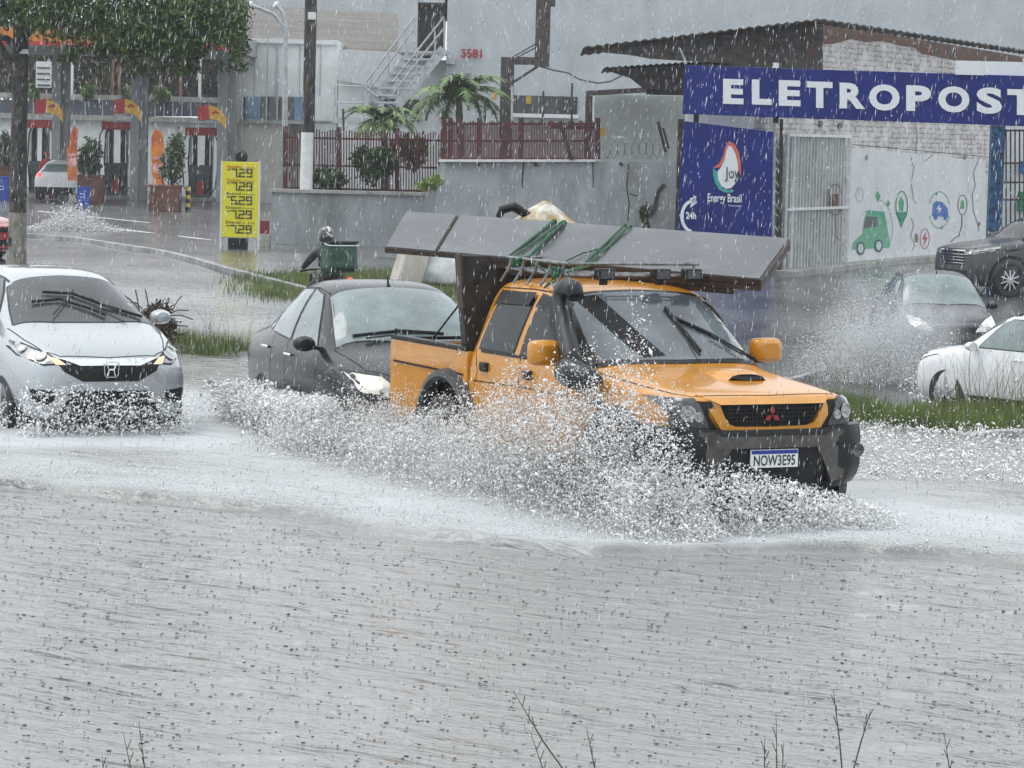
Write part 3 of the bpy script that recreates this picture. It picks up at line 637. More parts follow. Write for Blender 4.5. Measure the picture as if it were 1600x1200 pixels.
mb = MB(); mb.poly([(.02, -.5, .44), (-.08, -.5, .24), (-.08, .5, .24), (.02, .5, .44)], .03, (1, 0, 0)); mb.build('skid_plate', BB, T)
pl = plate(T, (.062, -.01, .625), (0, 1, 0), (0, 0, 1), 'NOW3E95', (1, 0, 0))
# snorkel on the right A-pillar
SN = mat('snorkel_plastic', (.020, .021, .023), .4, spec=.35, nz=(5, .3), bump=(12, .12))
mb = MB()
A = [(-1.05, -.86, 1.11), (-1.15, -.90, 1.12), (-1.30, -.93, 1.13), (-1.45, -.93, 1.15), (-1.55, -.90, 1.20)]
mb.tube(A, [.03, .085, .11, .115, .06], 14)
B_ = [(-1.42, -.90, 1.16), (-1.48, -.885, 1.25), (-1.66, -.85, 1.42), (-1.84, -.80, 1.59), (-1.89, -.785, 1.67), (-1.89, -.77, 1.735), (-1.80, -.765, 1.77), (-1.71, -.76, 1.755), (-1.67, -.76, 1.70)]
mb.tube(B_, [.095, .08, .068, .064, .066, .072, .076, .07, .06], 14)
sn = mb.build('snorkel', SN, T, smooth='all')
mb = MB(); mb.lathe([(.001, 0), (.062, 0), (.068, .012)], 'z', (-1.665, -.76, 1.688), 14); mb.build('snorkel_intake', DARK, sn)
mb = MB(); mb.tube([(-1.46, -.82, 1.25), (-1.64, -.78, 1.42), (-1.82, -.735, 1.60)], .012, 6); mb.tube([(-1.50, -.83, 1.22), (-1.70, -.79, 1.42), (-1.88, -.745, 1.60)], .012, 6); mb.build('snorkel_rib', SN, sn, smooth=True)
# bed
bed = MB(); bx0, bx1 = -3.46, -4.98
def wall(y0, y1, x0, x1, z0, z1): bed.box(((x0 + x1) / 2, (y0 + y1) / 2, (z0 + z1) / 2), (abs(x1 - x0), abs(y1 - y0), z1 - z0))
# side walls with the wheel arch cut: outline polygon in x,z
arch = [(-3.80 + .47 * math.cos(R(a)), .45 + .47 * math.sin(R(a))) for a in range(0, 181, 12)]
side = [(bx0, 1.15), (bx0, .46), (-3.33, .46)] + [(max(min(x, bx0 - .001), bx1), z) for x, z in arch] + [(-4.27, .46), (bx1 + .03, .50), (bx1, .56), (bx1 - .02, 1.13), (bx1 + .05, 1.15)]
side = [(bx0, 1.15), (bx0, .77)] + [(x, z) for x, z in arch if x < bx0 - .01] + [(bx1 + .06, .48), (bx1, .56), (bx1 - .02, 1.12), (bx1 + .04, 1.15)]
for sg in (-1, 1):
    outp = [Vector((x, sg * (.815 if z > .95 else .822), z)) for x, z in side]
    bed.poly(outp, .07, (0, sg, 0))
bed.box(((bx1), 0, .84), (.06, 1.56, .56)); bed.box((bx0 + .02, 0, .8), (.04, 1.5, .6)); bed.box(((bx0 + bx1) / 2, 0, .62), (1.5, 1.48, .04))
bo = bed.build('cargo_bed', P_ORANGE, T, bevel=.014)
mb = MB()
for sg in (-1, 1):
    mb.box(((bx0 + bx1) / 2, sg * .785, 1.168), (1.5, .085, .035))
mb.box((bx1 + .0, 0, 1.15), (.07, 1.5, .03)); mb.build('bed_rail', BLACK, bo, bevel=.008)
mb = MB()
for sg in (-1, 1): mb.box(((bx0 + bx1) / 2, sg * .735, .9), (1.46, .012, .5))
mb.box((bx0 - .012, 0, .9), (.02, 1.46, .5)); mb.box(((bx0 + bx1) / 2, 0, .645), (1.46, 1.46, .012)); mb.build('bed_liner', BLACK, bo)
mb = MB()
for sg in (-1, 1): mb.beam((bx1 + .08, sg * .825, .965), (bx0 - .06, sg * .825, .955), .006, .016)
mb.build('body_crease', DARK, bo)
mb = MB(); mb.tube([(bx1 + .02, -.78, 1.17), (bx1 + .02, -.78, 1.235)], .012, 8); mb.tube([(bx1 + .02, .78, 1.17), (bx1 + .02, .78, 1.235)], .012, 8); mb.build('tie_hook', BLACK, bo)
for sg in (-1, 1):
    mb = MB(); mb.box((bx1 - .03, sg * .74, .88), (.03, .12, .3)); mb.build('tail_lamp', P_RED, T, bevel=.01)
mb = MB(); mb.box((-2.6, 0, .42), (4.2, .8, .18)); mb.build('chassis', DARK, T)
# roof rack
RK = mat('rack_steel', (.20, .21, .22), .35, .7, nz=(14, .5))
rack = thing('roof_rack', 'black steel basket rack bolted on the pickup cab roof', 'roof rack', (TX, TY, 0), R(TYAW))
mb = MB(); zt, zl = 1.93, 1.84
for z, e in ((zt, .0), (zl, .0)):
    mb.tube([(-2.15, -.58, z), (-3.25, -.58, z), (-3.25, .58, z), (-2.15, .58, z), (-2.15, -.58, z)], .012, 8)
mb.build('rack_rail', RK, rack, smooth=True)
for i in range(5):
    x = -2.25 - i * .235
    mb = MB(); mb.tube([(x, -.58, zl), (x, .58, zl)], .01, 6); mb.build('cross_bar', RK, rack, smooth=True)
    for sg in (-1, 1):
        mb = MB(); mb.tube([(x - .02, sg * .65, 1.735), (x, sg * .59, zl), (x + .03, sg * .58, zt)], .013, 6); mb.build('rack_post', RK, rack, smooth=True)
for yy in (-.28, .22, .5):
    l = thing('spot_lamp', 'black square work lamp under the roof panels, %s' % {-.28: 'the one nearest the snorkel', .22: 'the middle one', .5: 'the one over the far mirror side'}[yy], 'work lamp', (TX, TY, 0), R(TYAW), 'work lamps on the rack front')
    mb = MB(); mb.box((-2.12, yy, 1.85), (.09, .15, .09)); mb.build('housing', BLACK, l, bevel=.01)
    mb = MB(); mb.box((-2.073, yy, 1.85), (.006, .12, .065)); mb.build('lens', LENSD, l)
    mb = MB(); mb.box((-2.14, yy, 1.79), (.03, .06, .05)); mb.build('bracket', BLACK, l)
# ---- load: grey panels, board in the bed, sack, ropes
PANEL = mat('grey_panel', (.092, .096, .105), .34, .0, spec=.35, coat=0, nz=(1.6, .22), bump=(60, .04), ramp=(.3, .7), dirt=(1.6, (.16, .165, .175), .52, .8))
EDGE = mat('panel_edge_brown', (.045, .028, .022), .5, nz=(20, .5))
A_, B2, C2, D2 = at(603, 385, 25.6), at(1186, 435, 24.3), at(1232, 372, 25.15), at(635, 330, 26.45)
def slab(name, label, s0, s1, dn, parent=None, th=.035, mt=PANEL):
    def q(s, e): return (A_.lerp(B2, s) if e == 0 else D2.lerp(C2, s))
    n = (B2 - A_).cross(D2 - A_).normalized()
    if n.z < 0: n = -n
    r_ = thing(name, label, 'panel', (0, 0, 0), 0, 'flat panels tied on the pickup roof')
    pts = [q(s0, 0) - n * dn, q(s1, 0) - n * dn, q(s1, 1) - n * dn, q(s0, 1) - n * dn]
    mb = MB(); mb.poly(pts, th, n); mb.build('panel_sheet', mt, r_)
    mb = MB(); c = sum(pts, Vector()) / 4
    for i in range(4):
        a, b = pts[i] - n * (th * .5 + .012), pts[(i + 1) % 4] - n * (th * .5 + .012); a += (a - c).normalized() * .006; b += (b - c).normalized() * .006
        mb.beam(a, b, .02, th + .006, up=n)
    mb.build('panel_frame', EDGE, r_)
    return n
nn = slab('roof_panel', 'long flat grey panel tied over the pickup roof with green rope', .148, 1, 0)
slab('roof_panel', 'short flat grey panel sticking out over the pickup bed, left end of the load', 0.0, .136, .0)
slab('roof_panel', 'lower flat panel under the long one, its dark end showing at the right', .30, 1.0, .05, mt=EDGE)
slab('roof_panel', 'bottom flat panel of the stack lying just over the roof rack', .34, .93, .10, mt=EDGE)
GREEN = mat('green_rope', (.01, .09, .035), .7, nz=(90, .5))
def onp(s, e, h): return (A_.lerp(B2, s)).lerp(D2.lerp(C2, s), e) + nn * h
rp = thing('rope', 'green rope lashed over the long grey roof panel and tied to the rack', 'rope', (0, 0, 0))
def rope(pts, r=.009):
    mb = MB(); out = []
    for i in range(len(pts) - 1):
        for k in range(6): out.append(Vector(pts[i]).lerp(Vector(pts[i + 1]), k / 6) + Vector((random.uniform(-.006, .006),) * 3))
    out.append(Vector(pts[-1])); mb.tube(out, r, 6); mb.build('rope_strand', GREEN, rp, smooth=True)
def rk(x, y, z): return Matrix.Rotation(R(TYAW), 3, 'Z') @ Vector((x, y, z)) + Vector((TX, TY, 0))
g1 = rk(-3.0, -.6, 1.88); g2 = rk(-2.55, -.6, 1.86); g3 = rk(-2.3, -.6, 1.84)
for s0, s1, g in ((.345, .405, g1), (.362, .425, g1), (.40, .43, g2), (.345, .40, g1), (.565, .60, g3), (.55, .585, g3)):
    rope([g, onp(s0, -.03, .0), onp(s0, 0.0, .018), onp((s0 + s1) / 2, .5, .014), onp(s1, 1.0, .018), onp(s1, 1.05, -.1)])
rope([g1, g1 + Vector((.03, -.02, .05)), onp(.40, 0, .03), onp(.42, .5, .05), onp(.43, .95, .02)], .012)
rope([g2, g2 + Vector((.1, -.05, -.08)), g3 + Vector((-.1, -.03, -.1)), g3, onp(.50, -.02, .02), onp(.53, .2, .02), onp(.56, .35, .015)], .007)
for g in (g1, g3):
    for k in range(5): rope([g + Vector((random.uniform(-.05, .05), -.02, random.uniform(-.04, .06))) for _ in range(3)], .012)
# dark board standing in the bed
bd = thing('board', 'tall dark board standing in the pickup bed behind the cab, under the panels', 'board', (TX, TY, 0), R(TYAW))
BM = mat('dark_board', (.02, .018, .016), .6, nz=(6, .7), dirt=(2.5, (.16, .13, .05), .66, .74), bump=(10, .4))
mb = MB(); mb.poly([(-3.56, -.86, 1.93), (-3.56, -.84, 1.72), (-3.56, -.78, 1.20), (-3.56, -.70, 1.0), (-3.56, .35, 1.0), (-3.56, .35, 1.93)], .1, (1, 0, 0)); mb.build('board_sheet', BM, bd, bevel=.01)
mb = MB(); mb.beam((-3.58, -.82, 1.5), (-3.58, -.86, 1.94), .1, .02, up=(0, 1, 0)); mb.build('board_edge', EDGE, bd)
rg = thing('cord', 'thin dark cord running from the bed rail up to the panel stack', 'cord', (TX, TY, 0), R(TYAW))
mb = MB(); mb.tube([(-4.3, -.74, 1.19), (-3.62, -.80, 1.55), (-3.5, -.62, 1.85)], .009, 6); mb.tube([(-3.7, -.72, 1.19), (-3.64, -.74, 1.5)], .008, 6); mb.build('cord_strand', BLACK, rg, smooth=True)
# sack behind the panels
def lump(name, mt, c, d, parent=None, seed=0, amp=.12, rot=None, sub=1, flatb=True, fr=1.6, **k):
    bm = bmesh.new(); bmesh.ops.create_icosphere(bm, subdivisions=4, radius=1)
    for v in bm.verts:
        n = noise.noise(v.co * fr + Vector((seed, 0, 0))) * amp * 2 + noise.noise(v.co * fr * 3 + Vector((0, seed, 0))) * amp * .7
        p = v.co * (1 + n)
        if flatb and p.z < -.55: p.z = -.55 - (p.z + .55) * -.1
        p = Vector((p.x * d[0] / 2, p.y * d[1] / 2, p.z * d[2] / 2))
        if rot: p = rot @ p
        v.co = p + Vector(c)
    me = bpy.data.meshes.new(name); bm.to_mesh(me); bm.free(); me.materials.append(mt); me.polygons.foreach_set('use_smooth', [True] * len(me.polygons))
    o = bpy.data.objects.new(name, me); COL.objects.link(o); o.parent = parent; tag(o, **k); return o
SACK = mat('stained_sack', (.42, .36, .24), .75, nz=(9, .45), c2=(.62, .60, .55), bump=(14, .5), dirt=(6, (.40, .25, .05), .46, .60))
sc0 = rk(-3.95, -.10, 1.94)
mb = MB(); cc = at(852, 335, 26.9)
bm = bmesh.new(); bmesh.ops.create_grid(bm, x_segments=30, y_segments=20, size=1)
for v in bm.verts:
    x, y = v.co.x, v.co.y
    h = (1 - abs(x + .05) ** 1.15 * .95) * (1 - abs(y) ** 2 * .9); h = max(h, -.1)
    v.co = Vector((x * .36, y * .34, h * .26 + noise.noise(Vector((x * 2, y * 2, 3))) * .035 - .14)) + cc
me = bpy.data.meshes.new('tarp_bundle'); bm.to_mesh(me); bm.free(); me.materials.append(SACK); me.polygons.foreach_set('use_smooth', [True] * len(me.polygons))
sk_ = thing('tarp_bundle', 'cream and yellow stained tarpaulin bundle peaked behind the grey roof panels', 'bundle', (0, 0, 0))
o = bpy.data.objects.new('tarpaulin', me); COL.objects.link(o); o.parent = sk_; md = o.modifiers.new('s', 'SOLIDIFY'); md.thickness = .02
mb = MB(); mb.box(cc + Vector((0, 0, -.24)), (.6, .5, .16)); mb.build('bundle_filling', SACK, sk_, bevel=.05)
mb = MB(); q = at(806, 330, 26.7); mb.tube([q + Vector((-.15, 0, -.06)), q + Vector((-.12, 0, .01)), q + Vector((-.02, 0, .04)), q + Vector((.08, .05, -.02)), q + Vector((.16, .08, -.07))], [.03, .04, .045, .04, .03], 10); mb.build('rolled_edge', BLACK, sk_, smooth=True)
# ================================================================== setting
def npmesh(name, V, F, ms, parent=None, smooth=False, mi=None, **k):
    V = np.asarray(V, dtype=np.float32); F = np.asarray(F, dtype=np.int32); nf, c = F.shape
    me = bpy.data.meshes.new(name); me.vertices.add(len(V)); me.vertices.foreach_set('co', V.ravel())
    me.loops.add(nf * c); me.loops.foreach_set('vertex_index', F.ravel()); me.polygons.add(nf)
    me.polygons.foreach_set('loop_start', np.arange(0, nf * c, c, dtype=np.int32)); me.polygons.foreach_set('loop_total', np.full(nf, c, dtype=np.int32))
    for m in (ms if isinstance(ms, (list, tuple)) else [ms]): me.materials.append(m)
    if mi is not None: me.polygons.foreach_set('material_index', np.asarray(mi, dtype=np.int32))
    if smooth: me.polygons.foreach_set('use_smooth', np.ones(nf, dtype=bool))
    me.update(calc_edges=True); me.validate(); o = bpy.data.objects.new(name, me); COL.objects.link(o); o.parent = parent
    tag(o, **k); return o
ASPH = mat('wet_asphalt', (.085, .088, .09), .2, nz=(.9, .6), bump=(7, .55, .03), c2=(.19, .195, .20), stretch=(1, .45, 1), spec=.7, ramp=(.3, .7))
xs = np.unique(np.concatenate([np.linspace(-400, -30, 12), np.arange(-30, 30.1, .5), np.linspace(30, 400, 12)]))
ys = np.unique(np.concatenate([np.arange(-20, 28, 2.0), np.arange(28, 50, .25), np.arange(50, 90, .6), np.linspace(90, 150, 12), np.linspace(160, 900, 10)]))
V = [(x, y, terr(x, y) + (.03 * noise.noise(Vector((x * .35, y * .35, 0))) if 40 < y < 100 else 0)) for y in ys for x in xs]
nx = len(xs); F = [(j * nx + i, j * nx + i + 1, (j + 1) * nx + i + 1, (j + 1) * nx + i) for j in range(len(ys) - 1) for i in range(nx - 1)]
npmesh('ground', V, F, ASPH, smooth=True, kind='structure')
CONC = mat('concrete', (.36, .36, .34), .7, nz=(2.5, .25), bump=(20, .4), dirt=(1.5, (.16, .155, .14), .5, .75))
KERB = mat('kerb_white', (.36, .365, .36), .6, nz=(3, .3), bump=(15, .3), dirt=(1.5, (.2, .2, .19), .45, .6))
def strip(name, pix, w, h, m, dz=0.0, **k):
    P = [gnd(u, v) for u, v in pix]; out = []
    for i in range(len(P) - 1):
        for j in range(8): out.append(P[i].lerp(P[i + 1], j / 8))
    out.append(P[-1]); mb = MB(); vs = []
    for i, p in enumerate(out):
        d = (out[min(i + 1, len(out) - 1)] - out[max(0, i - 1)]); d.z = 0; d.normalize(); n = Vector((-d.y, d.x, 0)) * w / 2
        z = terr(p.x, p.y) + dz
        for q, zz in ((p - n, z - .1), (p - n, z + h), (p + n, z + h), (p + n, z - .1)): vs.append((q.x, q.y, zz))
    K = len(out); mb.add(vs, [(i * 4 + j, i * 4 + j + 1, i * 4 + 5 + j, i * 4 + 4 + j) for i in range(K - 1) for j in range(3)] + [(0, 1, 2, 3), tuple(range(K * 4 - 4, K * 4))])
    return mb.build(name, m, bevel=.01, **k)
strip('kerb', [(-20, 366), (120, 377), (250, 397), (350, 424), (440, 447), (500, 462)], .16, .10, KERB, kind='structure')
strip('kerb', [(1225, 600), (1290, 583), (1360, 576)], .16, .08, KERB, kind='structure')
strip('kerb', [(1225, 432), (1320, 420), (1400, 411), (1480, 405)], .5, .12, CONC, kind='structure')
strip('kerb', [(1500, 700), (1560, 692), (1640, 690)], .16, .12, KERB, kind='structure')
for pix in ([(118, 350), (330, 375)], [(60, 330), (270, 352)], [(620, 430), (720, 420)]):
    strip('road_markings', pix, .10, .006, WHITEP, kind='structure')
PL = mat('painted_plaster', (.50, .53, .545), .8, nz=(.8, .1), dirt=(.55, (.36, .385, .40), .5, .85), bump=(8, .1))
PLW = mat('whitewashed_wall', (.80, .82, .82), .8, nz=(1.2, .08), dirt=(.7, (.45, .46, .44), .55, .8), bump=(8, .15))
PLC = mat('cream_wall', (.58, .57, .52), .8, nz=(1.2, .1), dirt=(.6, (.36, .36, .33), .5, .75))
GW = mat('grey_render', (.36, .385, .40), .75, nz=(1.0, .14), dirt=(.8, (.17, .18, .185), .52, .72), bump=(10, .3))
STEELD = mat('dark_rusty_steel', (.055, .045, .042), .6, nz=(7, .6), bump=(20, .3))
STEELG = mat('galvanised_steel', (.42, .44, .45), .4, .6, nz=(6, .2))
DKRED = mat('dark_red_paint', (.085, .014, .018), .45, nz=(5, .4))
WOODP = mat('weathered_pole', (.035, .03, .027), .85, nz=(8, .6), c2=(.09, .08, .07), stretch=(1, 1, .25), bump=(12, .6))
WINDK = mat('dark_window', (.03, .035, .04), .12, coat=.5, nz=(1, .4))
BLUEW = mat('blue_window', (.10, .20, .34), .15, coat=.5, nz=(1, .2))
def rect(u0, v0, u1, v1, Y):
    a = at(u0, (v0 + v1) / 2, Y); b = at(u1, (v0 + v1) / 2, Y); t = at((u0 + u1) / 2, v0, Y); l = at((u0 + u1) / 2, v1, Y)
    return a.x, b.x, l.z, t.z
def pxbox(mb, u0, v0, u1, v1, Y, dep=.2, mi=None, z0=None, z1=None):
    x0, x1, a, b = rect(u0, v0, u1, v1, Y); a = a if z0 is None else z0; b = b if z1 is None else z1
    return mb.box(((x0 + x1) / 2, Y + dep / 2, (a + b) / 2), (x1 - x0, dep, b - a), None, mi)
def one(name, m, u0, v0, u1, v1, Y, dep, parent=None, z0=None, z1=None, bevel=0, **k):
    mb = MB(); pxbox(mb, u0, v0, u1, v1, Y, dep, z0=z0, z1=z1); return mb.build(name, m, parent, bevel=bevel, **k)
# ---- big pale hall
hall = thing('warehouse', 'huge plain pale grey building filling the top of the photo, with a red number', 'building')
one('wall', PL, 696, 0, 1900, 300, 105, 20, hall, z0=0, z1=9.5)
one('wall', PL, 622, 0, 652, 82, 105, 20, hall, z1=9.5)
one('wall', PL, 652, -60, 696, 4, 105.2, 18, hall, z1=9.45)
one('door', STEELD, 652, 8, 696, 80, 106, .2, hall)
one('door_step', CONC, 652, 80, 697, 86, 104.2, 1.2, hall)
w_ = one('window', WINDK, 800, 150, 902, 178, 104.9, .3, hall); one('sill', WHITEP, 798, 178, 904, 184, 104.7, .4, w_)
for u in (826, 852, 878): one('mullion', STEELD, u - 1, 150, u + 1, 178, 104.84, .1, w_)
a = at(720, 90, 104.9); b = at(753, 90, 104.9)
textmesh('5581', a, (1, 0, .0), (0, 0, 1), b.x - a.x, .30, mat('red_numerals', (.35, .01, .02), .5), 'house_number', hall, off=.03, bold=.03)
one('lamp_box', STEELG, 697, 90, 711, 100, 104.7, .3, hall)
mb = MB()
for u in range(720, 1900, 1200): pass
# ---- low roofed buildings on the left of the hall
b1 = thing('building', 'low white building with a strip of blue and dark windows behind the street lamp', 'building')
one('wall', PLW, 368, 66, 527, 192, 118, 8, b1); one('wall', PLC, 366, 192, 450, 320, 117.6, 9, b1, z0=0)
one('cornice', WHITEP, 366, 61, 528, 68, 117.8, 8.4, b1)
for u0, u1, m in ((379, 384, WINDK), (384, 408, BLUEW), (408, 418, WINDK), (418, 430, WINDK), (432, 446, WINDK), (446, 460, WINDK), (460, 474, BLUEW)):
    one('window', m, u0, 151, u1 - 1, 188, 117.85, .1, b1)
one('sill', CONC, 374, 188, 560, 193, 117.3, .6, b1)
for u in (398, 432, 468, 500): one('panel_joint', STEELG, u, 70, u + .8, 150, 117.95, .04, b1)
b2 = thing('building', 'white sheet metal building behind the outdoor stairs', 'building')
one('wall', PLW, 527, 92, 700, 330, 114, 6, b2, z0=0)
mb = MB(); q = [at(530, 77, 113.6), at(625, 82, 113.6), at(618, 142, 113.6), at(524, 124, 113.6)]; mb.poly(q, .1, (0, -1, 0)); mb.build('sheet_panel', WHITEP, b2)
one('wall_opening', WINDK, 600, 155, 655, 190, 113.9, .2, b2)
roofm = mat('old_fibre_roof', (.135, .125, .11), .8, nz=(1.5, .4), stretch=(.12, 1.6, 1.6), dirt=(.9, (.11, .11, .10), .5, .7), bump=(20, .2))
b3 = thing('building', 'pale building with a wide weathered grey roof behind the street lamp and pole', 'building')
one('wall', PL, 372, -60, 625, 20, 150, 10, b3, z0=0)
V = []; F = []; q0, q1, q2, q3 = at(372, 6, 138), at(628, 22, 138), at(640, 84, 121), at(372, 68, 121)
n_ = 120
for i in range(n_ + 1):
    for j, (l, r_) in enumerate(((q0, q1), (q3, q2))):
        p = l.lerp(r_, i / n_); V.append((p.x, p.y, p.z + .006 * math.sin(i * 1.4)))
F = [(2 * i, 2 * i + 1, 2 * i + 3, 2 * i + 2) for i in range(n_)]
npmesh('roof', V, F, roofm, b3, smooth=True)
# ---- stairs
stt = thing('outdoor_stairs', 'grey steel staircase with handrails climbing to the dark door of the big pale wall', 'stairs')
Ys = 103
lo = [at(577, 168, Ys), at(607, 168, Ys)]; hi = [at(650, 72, Ys), at(692, 72, Ys)]
for i, (a, b) in enumerate(zip((at(580, 166, Ys + .2), at(620, 166, Ys - 1)), (at(648, 76, Ys + .2), at(694, 76, Ys - 1)))):
    mb = MB(); mb.beam(a, b, .06, .32); mb.build('stringer', STEELG, stt)
for k in range(8):
    f = (k + .5) / 8; a = at(580, 166, Ys + .2).lerp(at(648, 76, Ys + .2), f); b = at(620, 166, Ys - 1).lerp(at(694, 76, Ys - 1), f)
    mb = MB(); mb.beam(a, b, .34, .06); mb.build('tread', STEELG, stt)
for (a, b) in (((580, 166), (648, 76)), ((622, 166), (694, 76))):
    yy = Ys - 1 if a[0] > 600 else Ys + .2
    for dv in (26, 44):
        mb = MB(); mb.tube([at(a[0] - 8, a[1] - dv + 6, yy), at(b[0], b[1] - dv - 6, yy)], .035, 6); mb.build('handrail', STEELG, stt, smooth=True)
    for f in (0, .4, .8, 1):
        u = a[0] + (b[0] - a[0]) * f; v = a[1] + (b[1] - a[1]) * f; mb = MB(); mb.tube([at(u, v, yy), at(u, v - 46, yy)], .03, 6); mb.build('baluster', STEELG, stt, smooth=True)
for pts in ([(522, 190), (523, 133), (567, 135), (567, 190)], [(523, 160), (566, 161)], [(567, 134), (640, 188)], [(577, 150), (577, 190)], [(600, 150), (646, 188)]):
    mb = MB(); mb.tube([at(u, v, Ys) for u, v in pts], .035, 6); mb.build('landing_rail', STEELG, stt, smooth=True)
one('landing', STEELG, 520, 184, 610, 194, Ys - 1, 1.4, stt)
for u in (524, 606): one('landing_post', STEELG, u, 190, u + 3, 330, Ys, .12, stt, z0=0)
# ---- rusty steel sign frame
sf = thing('steel_frame', 'dark rusty steel frame with a tall upright and bracket arm before the pale wall', 'steel frame')
Yf = 92
one('upright', STEELD, 838, -120, 861, 104, Yf, .4, sf); one('upright', STEELD, 780, 89, 801, 330, Yf, .4, sf, z0=0)
one('cross_beam', STEELD, 801, 89, 838, 101, Yf + .03, .34, sf)
for a, b in (((800, 90), (838, 68)), ((803, 92), (838, 74)), ((800, 131), (842, 104)), ((803, 127), (838, 104))):
    mb = MB(); mb.beam(at(*a, Yf + .1), at(*b, Yf + .1), .04, .04); mb.build('brace', STEELD, sf)
mb = MB(); mb.tube([at(800, 134, Yf - .1), at(800, 200, Yf - .1)], .04, 6); mb.build('conduit', STEELG, sf)
one('bracket', STEELD, 861, -20, 868, 10, Yf, .3, sf)
wire = thing('cable', 'thin dark cable sagging from the steel frame to the low roof', 'cable')
mb = MB(); pts = [at(845, 104, Yf), at(865, 110, 90), at(888, 114, 88), at(905, 124, 86), at(935, 130, 84), at(955, 127, 82), at(975, 116, 80)]; mb.tube(pts, .025, 5); mb.build('wire', BLACK, wire, smooth=True)
# small pale building right of the fence
sb = thing('shed', 'pale rendered shed with a thin flat roof between red fence and blue sign', 'shed')
one('wall', mat('greenish_render', (.42, .45, .44), .8, nz=(.8, .12), dirt=(.6, (.25, .27, .26), .52, .75)), 926, 149, 1072, 380, 80, 5, sb, z0=-.1)
mb = MB(); a, b = at(916, 146, 79), at(1075, 137, 79); mb.beam(a, b, 1.2, .12, up=(0, 0, 1)); mb.build('roof', STEELD, sb)
one('door_post', STEELD, 913, 150, 926, 330, 82, .3, None, z0=0, label='dark square post left of the pale shed', cat='post')
# ---- gabled brick building with the painted wall
RAW = brickmat('raw_brick', (.22, .085, .05), (.14, .06, .04), (.16, .13, .11), wash=(.10, .08, .07))
WASH = brickmat('whitewashed_brick', (.58, .55, .54), (.48, .43, .41), (.22, .20, .19), wash=(.72, .71, .70))
gb = thing('brick_building', 'gabled brick building with a half whitewashed wall and murals, behind the blue sign', 'building')
A0 = gnd(1215, 427); B0 = gnd(1478, 403); A0.z = B0.z = 0
if B0.y < A0.y + 6: B0 = Vector((B0.x, A0.y + 8, 0))
du = (B0 - A0).normalized(); nw = Vector((du.y, -du.x, 0))            # faces the camera side
def wallp(u, v, off=0.0):       # the point of the mural wall plane seen at pixel (u,v)
    d = ray(u, v); o = Vector((0, 0, CAMH)); base = A0 + nw * off
    t = (base - o).dot(nw) / d.dot(nw); return o + d * t
def wp(px, off): return [wallp(u, v, off) for u, v in px]
def wallmesh(name, px, m, parent, off, th=.0, **k):
    mb = MB()
    if th: mb.poly(wp(px, off), th, nw)
    else: mb.poly(wp(px, off))
    return mb.build(name, m, parent, **k)
Zb = terr(A0.x, A0.y) - .2
# wall solid: from the corner u=1206 to far right, in three bands
MURW = mat('white_mural_ground', (.66, .68, .69), .6, nz=(1.5, .06), dirt=(1.1, (.50, .51, .50), .55, .8), bump=(5, .15))
wallmesh('painted_wall', [(1195, 445), (1195, 300), (1330, 226), (1545, 246), (1545, 400), (1478, 405)], WASH, gb, 0, .25)
p = MB()
wallmesh('painted_wall', [(1320, 417), (1323, 233), (1345, 231), (1400, 238), (1440, 240), (1480, 246), (1540, 252), (1540, 400), (1478, 403)], MURW, gb, .02, .02)
wallmesh('brick_wall', [(1195, 301), (1195, 112), (1284, 108), (1284, 42), (1440, 66), (1560, 86), (1560, 247), (1545, 245), (1330, 225)], WASH, gb, -.003, .25)
wallmesh('brick_wall', [(1270, 100), (1270, 42), (1284, 36), (1440, 62), (1620, 92), (1620, 120), (1440, 84), (1428, 74), (1405, 71), (1380, 64), (1352, 66), (1330, 61), (1306, 68), (1284, 70)], RAW, gb, .004, .25)
wallmesh('brick_wall', [(1560, 95), (1700, 110), (1700, 200), (1560, 198)], WASH, gb, -.003, .25)
# left dark flank of the building
C0 = wallp(1283, 40, 0); L0 = at(1120, 60, C0.y + 3); 
mb = MB(); c0 = Vector((C0.x, C0.y, 0)); l0 = Vector((L0.x, C0.y + 2.2, 0))
mb.poly([c0 + Vector((0, 0, Zb)), l0 + Vector((0, 0, Zb)), l0 + Vector((0, 0, L0.z)), c0 + Vector((0, 0, C0.z))], .2, (0, -1, 0)); mb.build('side_wall', RAW, gb)
# roof sheets (corrugated)
RF = mat('dark_roof_sheet', (.03, .029, .028), .7, nz=(3, .4), dirt=(2, (.14, .10, .07), .55, .7))
def corr(name, a, b, c, d, n, amp, parent, m=RF):
    V = []
    for i in range(n + 1):
        s, e = a.lerp(b, i / n), d.lerp(c, i / n); h = amp * math.sin(i * math.pi)
        h = amp * (1 if i % 2 else -1); V += [(s.x, s.y, s.z + h), (e.x, e.y, e.z + h)]
    o = npmesh(name, V, [(2 * i, 2 * i + 1, 2 * i + 3, 2 * i + 2) for i in range(n)], m, parent); md = o.modifiers.new('s', 'SOLIDIFY'); md.thickness = .04; return o
ap = wallp(1283, 32, .5); ft = wallp(1640, 86, .5); back = Vector((-nw.x * .25, -nw.y * .25, 0))
corr('roof', ap, ft, ft + back + Vector((0, 0, -.05)), ap + back + Vector((0, 0, -.05)), 70, .02, gb)
lf = at(912, 76, ap.y + 1.0)
corr('roof', lf, ap + Vector((0, 0, .0)), ap + Vector((0, 3, -.08)), lf + Vector((0, 3, -.08)), 50, .02, gb)
gy = lf.y + .1; mb = MB(); mb.poly([at(922, 80, gy), at(1286, 37, gy), at(1286, 150, gy), at(1128, 150, gy), at(1140, 99, gy), at(1018, 92, gy), at(985, 86, gy)], .12, (0, -1, 0)); mb.build('gable_dark_fill', STEELD, gb)  # dark infill painting the shaded, dirty flank under the roof overhang
